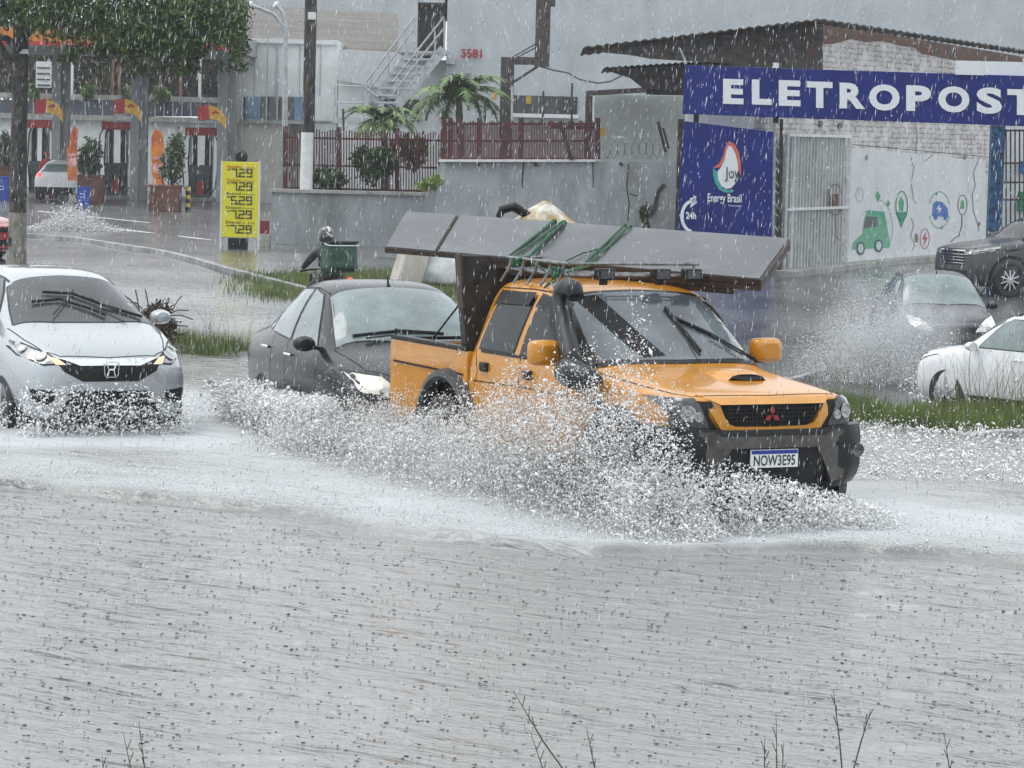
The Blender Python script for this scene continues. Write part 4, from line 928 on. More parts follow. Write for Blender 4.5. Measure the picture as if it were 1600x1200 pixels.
corr('lower_roof', at(944, 108, 71), at(1140, 96, 69.5), at(1140, 96, 69.5) + Vector((0, 2, -.05)), at(944, 108, 71) + Vector((0, 2, -.05)), 40, .02, gb)
mb = MB(); mb.poly([at(950, 111, 70), at(1140, 99, 70), at(1140, 145, 70), at(1005, 138, 70), at(985, 122, 70)], .12, (0, -1, 0)); mb.build('gable_dark_fill', STEELD, gb)
one('gable_back', STEELD, 1010, 118, 1200, 150, 72.5, .2, gb)
mb = MB(); mb.tube([at(1062, 75, 68), at(1072, 100, 68)], .02, 6); mb.build('roof_stay', STEELG, gb)
# ---- murals (flat paint on the wall)
def pnt(name, col, shapes, off=.026, label=None):
    m = bpy.data.materials.get(name + '_paint') or mat(name + '_paint', col, .55, nz=(6, .1)); mb = MB()
    for s in shapes: mb.poly(wp(s, off))
    return mb.build(name, m, gb, label=label)
def circ(u, v, r, r2=None, n=24): return [(u + r * math.cos(2 * math.pi * k / n), v + (r2 or r) * math.sin(2 * math.pi * k / n)) for k in range(n)]
def ring(u, v, r, ry, w, a0=0, a1=360, n=28):
    out = []
    for k in range(n):
        a, b = R(a0 + (a1 - a0) * k / n), R(a0 + (a1 - a0) * (k + 1) / n)
        out.append([(u + r * math.cos(a), v + ry * math.sin(a)), (u + r * math.cos(b), v + ry * math.sin(b)), (u + (r - w) * math.cos(b), v + (ry - w) * math.sin(b)), (u + (r - w) * math.cos(a), v + (ry - w) * math.sin(a))])
    return out
def stroke(pts, w):
    out = []
    for (a, b), (c, d) in zip(pts, pts[1:]):
        l = math.hypot(c - a, d - b) or 1; nx_, ny_ = -(d - b) / l * w / 2, (c - a) / l * w / 2
        out.append([(a + nx_, b + ny_), (c + nx_, d + ny_), (c - nx_, d - ny_), (a - nx_, b - ny_)])
    return out
pnt('mural_car_green', (.12, .38, .235), [[(1331, 390), (1333, 378), (1347, 366), (1352, 335), (1360, 331), (1376, 333), (1383, 338), (1388, 365), (1391, 382), (1390, 387)]], label='pale green painted car')
pnt('mural_car_roof', (.04, .35, .22), [[(1353, 331), (1357, 328), (1382, 331), (1386, 352), (1380, 353), (1378, 336), (1356, 335)]], .03)
pnt('mural_car_window', (.07, .08, .10), [[(1349, 357), (1354, 338), (1371, 339), (1371, 354)]], .032)
pnt('mural_wheels', (.03, .05, .08), [circ(1345, 388, 6.5, 10.5), circ(1373, 384, 6.5, 10)], .034)
pnt('mural_hubs', (.55, .62, .62), [circ(1345, 388, 4.2, 7.5), circ(1373, 384, 4.2, 7)], .037)
pnt('mural_pin', (.02, .22, .13), ring(1409, 322, 10, 24, 1.8, 0, 360) + [[(1400, 331), (1418, 331), (1408, 357)]], label='green painted map pin')
pnt('mural_leaf', (.04, .32, .14), [[(1406, 330), (1404, 316), (1408, 306), (1413, 316), (1411, 330)], [(1372, 316), (1368, 306), (1371, 298), (1376, 306)], [(1384, 320), (1388, 312), (1391, 318), (1388, 324)]] + ring(1468, 328, 17, 29, 1.1, 20, 160) + ring(1468, 328, 17, 29, 1.1, 200, 340) + [[(1461, 303), (1466, 300), (1464, 306)], [(1468, 356), (1474, 352), (1472, 359)], [(1500, 326), (1502, 313), (1506, 313), (1507, 326)]])
pnt('mural_vine', (.30, .40, .36), stroke([(1374, 312), (1382, 316), (1390, 328), (1394, 345), (1395, 362), (1391, 378)], 1.0) + stroke([(1340, 294), (1343, 300), (1341, 306)], .8) + ring(1343, 304, 6, 12, .9))
pnt('mural_car_blue', (.03, .13, .42), [[(1456, 338), (1458, 318), (1463, 314), (1473, 316), (1481, 326), (1482, 339)], circ(1462, 340, 3, 4), circ(1477, 340, 3, 4)], label='blue painted car')
pnt('mural_bolt_white', (.7, .72, .72), [[(1468, 319), (1463, 327), (1467, 327), (1465, 334), (1472, 325), (1468, 325)]], .032)
pnt('mural_ring_red', (.38, .03, .04), ring(1445, 373, 7.6, 16, 1.1) + [[(1447, 362), (1441, 374), (1445, 374), (1443, 385), (1450, 371), (1446, 371)]], label='red painted ring with a lightning bolt')
pnt('mural_plug', (.04, .05, .06), ring(1504, 320, 7.6, 16, 1.2) + stroke([(1503, 336), (1503, 352), (1499, 368), (1490, 373), (1486, 378)], 1.6))
pnt('wall_crack', (.16, .15, .14), stroke([(1424, 246), (1428, 262), (1424, 285), (1427, 310), (1431, 318)], 1.1) + stroke([(1424, 340), (1428, 352), (1423, 368), (1430, 384), (1424, 393)], 1.0) + stroke([(1529, 250), (1521, 270), (1524, 290), (1519, 305), (1521, 330), (1526, 345), (1530, 360)], 1.3) + stroke([(1432, 196), (1434, 215), (1432, 240)], 1.0) + stroke([(1445, 252), (1458, 242)], 1.0) + [circ(1354, 246, 2, 5, 8), circ(1432, 372, 3, 8, 8), circ(1530, 350, 2, 4, 8), circ(1508, 246, 2, 4, 8)])
pnt('wall_stain_top', (.10, .10, .10), [[(1280, 188), (1286, 189), (1285, 199), (1281, 198)], [(1310, 191), (1317, 192), (1316, 200), (1311, 200)]], .03)
# ---- gate in front of the wall
gt = thing('metal_gate', 'white barred sheet metal gate with a faded mural, left of the green painted car', 'gate')
CORR = mat('gate_sheet', (.40, .42, .40), .5, .2, nz=(3, .2), dirt=(3, (.20, .23, .19), .5, .72))
g0 = wallp(1224, 300, .22); g1 = wallp(1321, 300, .22); zt_ = wallp(1272, 212, .22).z; zb_ = wallp(1272, 424, .22).z
n = 44; V = []
for i in range(n + 1):
    p = g0.lerp(g1, i / n) + nw * (.03 if i % 4 in (1, 2) else -.03); V += [(p.x, p.y, zb_), (p.x, p.y, zt_)]
npmesh('gate_sheet', V, [(2 * i, 2 * i + 2, 2 * i + 3, 2 * i + 1) for i in range(n)], CORR, gt)
for i in range(20):
    p = g0.lerp(g1, (i + .5) / 20) + nw * .06; mb = MB(); mb.beam((p.x, p.y, zb_), (p.x, p.y, zt_), .022, .022); mb.build('gate_bar', WHITEP, gt)
for z in (zb_, (zb_ + zt_) / 2 - .1, zt_):
    mb = MB(); mb.beam(Vector((g0.x, g0.y, z)) + nw * .08, Vector((g1.x, g1.y, z)) + nw * .08, .05, .06); mb.build('gate_rail', WHITEP, gt)
for g in (g0, g0.lerp(g1, .1), g1):
    mb = MB(); mb.beam(Vector((g.x, g.y, zb_ - .1)) + nw * .08, Vector((g.x, g.y, zt_ + .05)) + nw * .08, .06, .06); mb.build('gate_stile', WHITEP, gt)
mb = MB()
for s in ring(1305, 312, 12, 25, 1.5, 20, 340) + [[(1301, 303), (1310, 303), (1310, 325), (1301, 325)]] + stroke([(1306, 337), (1306, 370), (1312, 376)], 1.5): mb.poly(wp(s, .30))
mb.build('faded_mural', mat('faded_paint', (.12, .03, .03), .6, nz=(12, .9)), gt)
# lattice post left of the gate
tp_ = thing('lattice_post', 'black lattice steel post between the blue panel and the gate', 'post')
Yp = 66.0
for u in (1210, 1221):
    mb = MB(); mb.beam(at(u, 186, Yp), at(u - 3, 424, Yp), .07, .07, up=(0, 1, 0)); mb.build('post_chord', STEELD if u > 1215 else STEELG, tp_)
for k in range(13):
    v = 188 + k * 18; mb = MB(); mb.beam(at(1209, v, Yp), at(1220, v + (18 if k % 2 else 9), Yp), .03, .03, up=(0, 1, 0)); mb.build('post_brace', STEELG, tp_)
# ---- the blue signs
BLU = mat('sign_blue', (.009, .020, .165), .4, spec=.2, nz=(1.2, .15), bump=(2, .05))
SW = mat('sign_white', (.74, .76, .78), .4)
sg = thing('shop_sign', 'long blue sign board with big white letters over the gate', 'sign')
s0, s1, s2, s3 = at(1070, 102, 65.6), at(1680, 121, 63.4), at(1680, 200, 63.4), at(1066, 178, 65.6)
mb = MB(); nS = (s1 - s0).cross(s3 - s0).normalized(); nS = nS if nS.y < 0 else -nS
mb.poly([s0, s1, s2, s3], .25, nS); mb.build('board', BLU, sg, bevel=.01)
def sp(u, v, off=.01):
    d = ray(u, v); o = Vector((0, 0, CAMH)); t = (s0 + nS * off - o).dot(nS) / d.dot(nS); return o + d * t
xdS = (s1 - s0).normalized()
for ch, u0, u1, vb, vt in (('E', 1130, 1162, 162, 123), ('L', 1175, 1206, 163, 124), ('E', 1217, 1251, 165, 125), ('T', 1261, 1301, 168, 127), ('R', 1312, 1352, 169, 129), ('O', 1358, 1406, 172, 131), ('P', 1416, 1455, 173, 133), ('O', 1466, 1515, 175, 134), ('S', 1526, 1566, 177, 136), ('T', 1574, 1616, 179, 139), ('O', 1622, 1670, 180, 140)):
    a, b, c = sp(u0, vb), sp(u1, vb), sp(u0, vt)
    textmesh(ch, a, xdS, (c - a), (b - a).length, (c - a).length, SW, 'letter', sg, off=.012, bold=.045)
one('tie_bar', SW, 1208, 98, 1217, 106, 65.0, .1, sg)
for u in (1084, 1209): one('sign_bracket', STEELD, u, 176, u + 8, 192, 65.9, .1, sg)
wb = thing('banner', 'blank white strip on top of the blue sign at the right edge', 'banner')
one('banner_sheet', SW, 1494, 97, 1700, 119, 63.9, .1, wb)
bp_ = thing('blue_panel', 'tall blue sign panel with white drop emblem and round arrow, left of the gate', 'sign')
p0, p1, p2, p3 = at(1068, 189, 65.7), at(1208, 206, 65.2), at(1204, 440, 65.2), at(1054, 425, 65.7)
nP = (p1 - p0).cross(p3 - p0).normalized(); nP = nP if nP.y < 0 else -nP
mb = MB(); mb.poly([p0, p1, p2, p3], .12, nP); mb.build('board', BLU, bp_, bevel=.01)
def pp(u, v, off=.012):
    d = ray(u, v); o = Vector((0, 0, CAMH)); t = (p0 + nP * off - o).dot(nP) / d.dot(nP); return o + d * t
def ppoly(name, col, shapes, off):
    mb = MB()
    for s in shapes: mb.poly([pp(u, v, off) for u, v in s])
    return mb.build(name, mat(name + '_paint', col, .4), bp_)
drop = [(1139, 221), (1147, 226), (1153, 238), (1156, 255), (1156, 275), (1151, 290), (1143, 297), (1134, 298), (1125, 293), (1119, 282), (1116, 270), (1115, 262), (1124, 255), (1130, 243), (1133, 230)]
c0_ = (1139, 264)
ppoly('emblem_red', (.55, .12, .08), [[(x + (x - 1138) * .10, y + (y - 262) * .02) for x, y in drop if True][:5] + [(1150, 260), (1140, 240), (1135, 250), (1124, 262), (1114, 262)] + [(x, y) for x, y in drop[-3:]]], .010)
ppoly('emblem_green', (.04, .32, .28), [[(1114, 262), (1120, 268), (1130, 295), (1148, 298), (1142, 301), (1133, 301), (1123, 296), (1117, 285), (1114, 272)]], .012)
ppoly('emblem_white', (.70, .73, .75), [[(1138, 228), (1143, 229), (1149, 240), (1153, 256), (1153, 275), (1148, 288), (1142, 294), (1134, 295), (1127, 290), (1122, 280), (1121, 268), (1126, 262), (1132, 250), (1135, 236)]], .014)
xdP = (p1 - p0).normalized()
def ptxt(s, u0, u1, vb, vt, m=SW, bold=.01, name='lettering'):
    a = pp(u0, vb); b = pp(u1, vb + (u1 - u0) * .03); c = pp(u0, vt); textmesh(s, a, (b - a), (c - a), (b - a).length, (c - a).length, m, name, bp_, off=.018, bold=bold)
ptxt('Joy', 1133, 1155, 284, 261, INK, .005); ptxt('Energy Brasil', 1106, 1159, 319, 302, SW, .015); ptxt('Tecnologia', 1138, 1159, 323, 320, SW, .01)
ptxt('24h', 1072, 1088, 342, 331, SW, .03)
arc = []
for k in range(14): a = R(100 + (280 - 100) * k / 14); arc.append((a,))
ppoly('arrow_white', (.72, .75, .77), ring(1082, 338, 19, 26, 5, 95, 290, 16) + [[(1084, 304), (1089, 317), (1078, 325)]] + [[(1078, 318), (1078, 310), (1088, 306), (1087, 316)]], .014)
one('side_post', STEELD, 1056, 186, 1066, 440, 66.1, .12, bp_, z0=-.2)
one('pale_lintel', PLW, 1072, 178, 1207, 204, 66.4, .2, gb)
# blue post and barred gate at the right edge
one('post', mat('flaking_blue', (.03, .10, .22), .6, nz=(8, .8)), 1547, 196, 1568, 372, 66, .3, None, z0=-.3, label='flaking dark blue post at the right end of the mural wall', cat='post')
rg_ = thing('barred_gate', 'black barred gate with a green and white panel behind it at the right edge', 'gate')
for i in range(9):
    u = 1572 + i * 7; mb = MB(); mb.beam(at(u, 202, 65.5), at(u, 372, 65.5), .03, .03, up=(0, 1, 0)); mb.build('gate_bar', STEELD, rg_)
for v in (204, 255, 285, 312, 372): mb = MB(); mb.beam(at(1568, v, 65.45), at(1640, v, 65.45), .04, .04); mb.build('gate_rail', STEELD, rg_)
one('panel', PLW, 1568, 200, 1680, 372, 67.0, .1, rg_); one('panel_picture', mat('green_art', (.03, .25, .14), .6), 1590, 300, 1640, 330, 66.9, .05, rg_); one('panel_picture', mat('blue_art', (.03, .16, .5), .6), 1593, 252, 1640, 272, 66.9, .05, rg_)
# ---- grey perimeter walls with the red fence
lw = thing('low_wall', 'low grey rendered planter wall behind the scooter rider', 'wall')
one('wall', GW, 424, 302, 664, 384, 77, .3, lw, z0=-.15); mb = MB(); one('coping', CONC, 420, 298, 664, 303, 76.9, .5, lw)
one('soil', mat('soil', (.04, .035, .025), .95, nz=(5, .4)), 428, 300, 664, 306, 77.4, 5, lw)
one('wall_base', STEELD, 640, 335, 700, 384, 76.6, .3, None, z0=-.2, label='dark stained base block where the low wall meets the tall one', cat='wall base')
tw_ = thing('tall_wall', 'taller grey rendered wall with cracks, topped by the dark red fence', 'wall')
mb = MB(); q = [at(664, 300, 75), at(690, 252, 75), at(1066, 252, 72.5), at(1066, 440, 72.5), at(664, 440, 75)]
q[3].z = q[4].z = -.6; mb.poly(q, .3, (0, -1, 0)); mb.build('wall', GW, tw_)
mb = MB(); mb.beam(at(690, 251, 74.9), at(935, 251, 73.4), .36, .06); mb.build('coping', WHITEP, tw_)
mb = MB()
def tpt(u, v): 
    a = (u - 690) / 376; return at(u, v, 75 - 2.5 * a - .06)
for s in stroke([(818, 252), (816, 280), (817, 300), (815, 318)], 2) + stroke([(926, 252), (927, 300)], 1.4) + stroke([(982, 256), (979, 290), (983, 320), (981, 345)], 1.8) + stroke([(1038, 288), (1028, 300), (1022, 330), (1006, 345)], 6) + stroke([(984, 303), (995, 306)], 2) + stroke([(745, 254), (748, 259)], 4) + stroke([(836, 254), (838, 260)], 5) + stroke([(968, 254), (972, 259)], 5): mb.poly([tpt(u, v) for u, v in s])
mb.build('crack', mat('crack_dark', (.05, .055, .045), .9, nz=(9, .5)), tw_)
def fence(name, label, u0, u1, vt, vb, Y, n, posts, slope=0, rails=(.12, .55, .92), Y1=None):
    f = thing(name, label, 'fence'); Y1 = Y1 or Y
    def P(s, v): u = u0 + (u1 - u0) * s; return at(u, v + slope * (u - u0), Y + (Y1 - Y) * s)
    for k in rails: mb = MB(); mb.beam(P(0, vt + (vb - vt) * k), P(1, vt + (vb - vt) * k), .04, .05); mb.build('rail', DKRED, f)
    for i in range(n):
        s = (i + .5) / n; mb = MB(); mb.beam(P(s, vb), P(s, vt + 2 * math.sin(i * 7.3)), .03, .05, up=(0, 1, 0)); mb.build('picket', DKRED, f)
    for s in posts: mb = MB(); mb.beam(P(s, vb + 2), P(s, vt - 6), .12, .12, up=(0, 1, 0)); mb.build('post', DKRED, f)
    return f
fence('red_fence', 'thin dark red railing fence behind the palms on the low wall', 446, 692, 203, 302, 78.5, 58, (0, .34, .71, 1), .02)
fence('red_fence', 'dense dark red picket fence on top of the tall grey wall', 694, 934, 190, 251, 75, 96, (0, .04, .23, .5, 1), .0, (.06, .5, .95), 73.6)
mb = MB(); pxbox(mb, 860, 196, 934, 202, 74.5, .05); mb.build('sheet_metal', DKRED, None, label='dark red sheet strip backing the picket fence near the shed', cat='metal strip')
# concertina wire
cw = thing('razor_wire', 'coil of razor wire on the wall between the red fence and the blue panel', 'razor wire')
mb = MB(); pts = []
for k in range(150):
    s = k / 150; a = s * 2 * math.pi * 9; u = 940 + 100 * s + 14 * math.cos(a); v = 231 + 17 * math.sin(a); pts.append(at(u, v, 73.6 + .25 * math.sin(a)))
mb.tube(pts, .012, 4); mb.build('coil', STEELG, cw, smooth=True)
for q_, r_ in (([at(1028, 190, 73), at(1040, 238, 73)], .04), ([at(1036, 200, 73), at(1045, 232, 73)], .03), ([at(894, 130, 74), at(893, 200, 74)], .03), ([at(849, 142, 74), at(848, 190, 74)], .03), ([at(875, 190, 73.4), at(893, 250, 73.4)], .05), ([at(758, 160, 75.2), at(757, 190, 75.2)], .04), ([at(536, 170, 78.4), at(537, 205, 78.4)], .03)):
    mb = MB(); mb.tube(q_, r_, 6); mb.build('stake', STEELD, cw, smooth=True)
for u, v, Y in ((826, 156, 95), (942, 206, 73.5), (772, 150, 76)):
    one('small_notice', mat('yellow_notice', (.5, .33, .05), .6) if 'yellow_notice' not in bpy.data.materials else bpy.data.materials['yellow_notice'], u - 4, v - 6, u + 4, v + 6, Y, .03, None, label={826: 'yellow notice in the dark window of the pale hall', 942: 'ochre tag on the wire beside the shed', 772: 'small orange tag hanging among the palm leaves'}[u], cat='notice')
# ---- poles
up = thing('utility_pole', 'dark wooden utility pole with a white painted foot and a small floodlight near its top', 'pole')
mb = MB(); a, b = at(480, 300, 77.6), at(487, -60, 77.6); mb.tube([a, b], [.16, .15], 12); mb.build('pole_shaft', WOODP, up, smooth=True)
mb = MB(); a2 = at(479, 302, 77.6); b2_ = at(481, 207, 77.6); mb.tube([a2, b2_], [.175, .168], 12); mb.build('painted_foot', WHITEP, up, smooth=True)
one('floodlight', WHITEP, 481, 19, 493, 31, 77.3, .2, up, bevel=.02)
lp = thing('street_lamp', 'tall grey double armed street lamp left of the wooden pole', 'street lamp')
Yl = 84
mb = MB(); mb.tube([at(446, 296, Yl), at(445, 200, Yl), at(446, 60, Yl)], [.09, .08, .06], 10); mb.build('lamp_pole', STEELG, lp, smooth=True)
for pts, e in (([(446, 62), (443, 40), (428, 22), (404, 12), (394, 9)], (388, 6)), ([(446, 62), (446, 40), (442, 20), (434, 10)], (428, 6))):
    mb = MB(); mb.tube([at(u, v, Yl) for u, v in pts], .05, 8); am = mb.build('arm', STEELG, lp, smooth=True)
    mb = MB(); u, v = pts[-1]; mb.tube([at(u, v, Yl), at((u + e[0]) / 2, (v + e[1]) / 2, Yl), at(e[0], e[1], Yl)], [.06, .12, .07], 8); mb.build('lamp_head', WHITEP, am, smooth=True)
for u, v0, v1 in ((417, 60, 200), (434, 80, 190), (378, 90, 300)):
    one('drain_pipe', STEELG, u - 1.2, v0, u + 1.2, v1, 117.4, .1, b1)
one('grey_post', GW, 436, 207, 446, 300, 79.5, .3, None, label='short grey post at the left end of the thin red fence', cat='post')
# ================================================================== fuel station
BK = mat('dark_thicket', (.03, .028, .025), .9, nz=(2.2, .8), c2=(.14, .11, .085), bump=(3, .6))
bw = thing('retaining_wall', 'long white wall with a blue glazed strip behind the fuel pumps', 'wall')
one('wall', PLW, -60, 186, 366, 320, 134, 2, bw, z0=0); one('ledge', CONC, -60, 180, 366, 188, 133.5, 3, bw); one('coping', CONC, -60, 148, 366, 156, 133.8, 2, bw)
x = -55; k = 0
while x < 362:
    w_ = 27 if x < 210 else 14
    one('glass_panel', mat('navy_glass', (.02, .035, .08), .2, coat=.5) if 'navy_glass' not in bpy.data.materials else bpy.data.materials['navy_glass'], x, 156, x + w_ - 1.6, 182, 134.2, .1, bw); one('mullion', WHITEP, x + w_ - 1.6, 156, x + w_, 182, 134.15, .1, bw); x += w_
one('rock_bank', BK, -80, 40, 372, 150, 139, 2, None, label='dark overgrown bank behind the blue glazed strip of the fuel station', cat='bank')
RUST = mat('rusty_post', (.20, .10, .07), .8, nz=(4, .4))
for i, (u, c) in enumerate(((112, 0), (176, 1), (186, 1), (312, 0), (150, 1), (250, 1), (282, 1))):
    one('post', WHITEP if c == 0 else RUST, u - 2, 86 + (i * 7) % 18, u + 2, 152, 136.5 - i * .1, .3, None, label=['white post standing on the wall left of the second station column', 'rusty post, left one of the pair on the wall', 'rusty post, right one of the pair on the wall', 'white post on the wall beside the third station column', 'slim rusty post on the wall behind the orange banner', 'rusty post above the tall orange banner', 'rusty post above the right fuel pump'][i], cat='post')
one('notice_board', WHITEP, 56, 96, 80, 137, 131, .1, None, label='white board with dark lines of writing by the first station column', cat='board')
nb_ = bpy.data.objects['notice_board']; 
for k in range(4): one('writing', INK, 58, 105 + k * 9, 78, 107 + k * 9, 130.95, .03, nb_)
COLM = mat('station_column', (.38, .40, .42), .6, nz=(1, .1), dirt=(1, (.25, .26, .27), .55, .75))
for i, (u0, u1) in enumerate(((81, 106), (204, 229), (340, 368))):
    c = thing('column', ['grey station column, leftmost of the three', 'grey station column between the two orange banners', 'grey station column beside the yellow price board'][i], 'column', group='columns of the fuel station')
    one('shaft', COLM, u0, 20, (u0 + u1) / 2 + 1, 304, 116.5, .7, c, z0=0); one('shaft_dark_half', GW, (u0 + u1) / 2 + 1, 20, u1, 304, 116.7, .7, c, z0=0)  # right half of each column in a slightly darker grey
cn = thing('canopy', 'fuel station canopy with a red and yellow edge behind the tree leaves', 'canopy')
one('canopy_roof', CONC, -120, 45, 364, 74, 108, 14, cn); ORG = mat('sign_orange', (.62, .20, .02), .45); SRED = mat('sign_red', (.48, .02, .02), .4); SYEL = mat('sign_yellow', (.75, .42, .02), .4)
one('fascia', ORG, -121, 45, 365, 66, 107.9, .08, cn); one('fascia', SRED, -121, 66, 365, 72, 107.88, .08, cn)
HOSE = BLACK
def pump(u, vt, vb, w, label):
    Y = 118; s = FPX / Y; p = at(u, vb, Y); t = thing('fuel_pump', label, 'fuel pump', (p.x, Y, 0), 0, 'fuel pumps of the station'); k = w / 45
    def B(nm, m, c, d, bev=.02): mb = MB(); mb.box(c, d); return mb.build(nm, m, t, bevel=bev)
    zt = at(u, vt, Y).z
    B('header', SRED, (0, 0, zt - .16), (1.15 * k, .5, .30)); B('header_cap', WHITEP, (0, 0, zt + .03), (1.17 * k, .52, .07)); B('cabinet', mat('pump_grey', (.07, .08, .09), .4, nz=(3, .5)) if 'pump_grey' not in bpy.data.materials else bpy.data.materials['pump_grey'], (0, 0, .72), (.85 * k, .55, 1.3)); B('cabinet_front', SRED, (0, -.285, .5), (.3 * k, .03, .5))
    B('screen', WINDK, (0, -.285, 1.1), (.4 * k, .03, .25))
    for sg in (-1, 1):
        B('light_pillar', WHITEP, (sg * .40 * k, 0, (zt + 1.1) / 2), (.11, .2, zt - 1.6)); B('pillar', BLACK, (sg * .22 * k, 0, (zt + 1.1) / 2), (.16, .3, zt - 1.6))
        for q in (0, 1):
            mb = MB(); x0 = sg * (.30 + q * .22) * k; mb.tube([(x0, -.2, zt - .3), (x0 + sg * .1, -.32, zt - .5), (x0 + sg * .14, -.36, 1.4), (x0 + sg * .05, -.38, .5), (x0 - sg * .12, -.36, .25), (x0 - sg * .16, -.33, .9)], .028, 6); mb.build('hose', BLACK, t, smooth=True)
    B('plinth', CONC, (0, 0, .06), (1.6 * k, 1.0, .14), .01); return t
pump(61, 187, 302, 38, 'fuel pump at the left with the attendant in red beside it')
pump(182, 190, 306, 45, 'fuel pump between the white car and the second column')
pump(313, 199, 322, 47, 'fuel pump nearest the yellow price board')
def wing(u, v, label):
    Y = 111.5; t = thing('pump_sign', label, 'sign', group='curved red and yellow pump signs')
    xs_ = [(-22, -2), (-6, -2), (6, 0), (14, 5), (22, 14)]
    for nm, m, seg in (('red_part', SRED, [(-22, -6), (-4, -8)]), ('yellow_part', SYEL, [(-4, -8), (8, -4), (15, 2), (22, 12)])):
        top = seg; bot = [(a, b + (22 if a < 0 else 20 - (a * .1))) for a, b in seg]; mb = MB()
        mb.poly([at(u + a, v + b, Y) for a, b in top + bot[::-1]], .12, (0, -1, 0)); mb.build(nm, m, t)
    mb = MB(); mb.beam(at(u - 20, v + 18, Y + .3), at(u + 20, v + 12, Y + .3), .1, .1); mb.build('sign_arm', STEELG, t)
    mb = MB(); mb.poly([at(u + a, v + b, Y - .02) for a, b in ((0, 4), (6, 0), (12, 5), (8, 6), (4, 4), (2, 8))]); mb.build('sign_mark', SRED, t)
wing(76, 162, 'curved red and yellow sign on the leftmost column'); wing(199, 162, 'curved red and yellow sign on the middle column'); wing(331, 172, 'curved red and yellow sign on the column by the price board')
def banner(u, vt, vb, w, lean, label):
    Y = 105; t = thing('banner_flag', label, 'banner', group='orange feather banners'); mb = MB()
    pts = [(0 + lean, vt), (w * .5 + lean * .6, vt + 6), (w * .55, vt + 30), (w * .5, vb), (-w * .4, vb), (-w * .5, vt + 40), (-w * .35 + lean * .6, vt + 14)]
    P = [at(u + a, b, Y) for a, b in pts]; mb.poly(P, .03, (0, -1, 0)); mb.build('cloth', mat('banner_orange', (.75, .10, .03), .6, nz=(1.3, .5), c2=(.85, .30, .04)) if 'banner_orange' not in bpy.data.materials else bpy.data.materials['banner_orange'], t)
    mb = MB(); mb.tube([at(u + w * .5, vb + 20, Y + .05), at(u + w * .5, vt + 30, Y + .05), at(u + lean, vt - 8, Y + .05)], .03, 6); mb.build('banner_pole', STEELG, t)
    mb = MB(); m1 = [(-w * .42, vt + 44), (w * .5, vt + 44), (w * .5, vt + 48), (-w * .42, vt + 48)]; mb.poly([at(u + a, b, Y - .02) for a, b in m1]); m1 = [(-w * .36, vb - 36), (w * .44, vb - 36), (w * .44, vb - 22), (-w * .36, vb - 22)]; mb.poly([at(u + a, b, Y - .02) for a, b in m1]); mb.build('banner_print', mat('banner_pink', (.75, .35, .33), .6, nz=(9, .4)) if 'banner_pink' not in bpy.data.materials else bpy.data.materials['banner_pink'], t)
banner(112, 196, 282, 15, 4, 'narrow leaning orange banner in front of the white car'); banner(246, 201, 292, 20, -4, 'wide orange banner beside the third fuel pump shrub')
LEAF = mat('leaf_green', (.06, .135, .025), .5, nz=(2.5, .6), c2=(.14, .23, .045), spec=.4)
LEAFD = mat('leaf_dark', (.03, .065, .018), .45, nz=(2.5, .6), c2=(.07, .125, .035), spec=.5)
def leafcloud(blobs, n, size, flat=.35, droop=.0):
    """leaf quads scattered in the shells of ellipsoid blobs: (centre, radii, weight)"""
    w = np.array([b[2] if len(b) > 2 else 1 for b in blobs], float); idx = RNG.choice(len(blobs), n, p=w / w.sum())
    C = np.array([tuple(b[0]) for b in blobs])[idx]; Rr = np.array([tuple(b[1]) for b in blobs])[idx]
    d = RNG.normal(size=(n, 3)); d /= np.linalg.norm(d, axis=1)[:, None]
    # clumping: leaves gather round twig ends
    tw = RNG.normal(size=(n // 14 + 1, 3)); tw /= np.linalg.norm(tw, axis=1)[:, None]
    k = RNG.integers(0, len(tw), n); d = tw[k] + RNG.normal(size=(n, 3)) * .16
    r = (.55 + .45 * RNG.random(len(tw)))[k][:, None] * (1 + RNG.normal(size=(n, 1)) * .05)
    P = C + d * r * Rr
    a = RNG.normal(size=(n, 3)); a /= np.linalg.norm(a, axis=1)[:, None]; a[:, 2] -= droop
    b = RNG.normal(size=(n, 3)); b -= (b * a).sum(1)[:, None] * a; b /= np.linalg.norm(b, axis=1)[:, None]
    L = size * (.6 + .8 * RNG.random((n, 1)))
    a = a * L; b = b * L * flat
    V = np.stack([P - a, P - b * 1.0 - a * .1, P + a, P + b - a * .1], 1).reshape(-1, 3)
    return V, np.arange(n * 4).reshape(-1, 4)
def shrub(name, label, cat, c, d, n, size, m=LEAF, stems=4, base=None, group=None):
    t = thing(name, label, cat, (0, 0, 0), 0, group)
    blobs = [((c[0] + random.uniform(-.3, .3) * d[0], c[1] + random.uniform(-.3, .3) * d[1], c[2] + random.uniform(-.3, .3) * d[2]), (d[0] * .32, d[1] * .32, d[2] * .32)) for _ in range(6)]
    V, F = leafcloud(blobs, n, size); npmesh('foliage', V, F, m, t)
    mb = MB(); zb = base if base is not None else c[2] - d[2] / 2
    for k in range(stems): mb.tube([(c[0] + random.uniform(-.1, .1), c[1], zb), (c[0] + random.uniform(-.2, .2) * d[0], c[1], c[2]), (c[0] + random.uniform(-.35, .35) * d[0], c[1], c[2] + d[2] * .3)], [.03, .02, .008], 5)
    mb.build('stem', WOODP, t); return t
TERRA = mat('terracotta_box', (.13, .055, .035), .7, nz=(3, .4), bump=(6, .3))
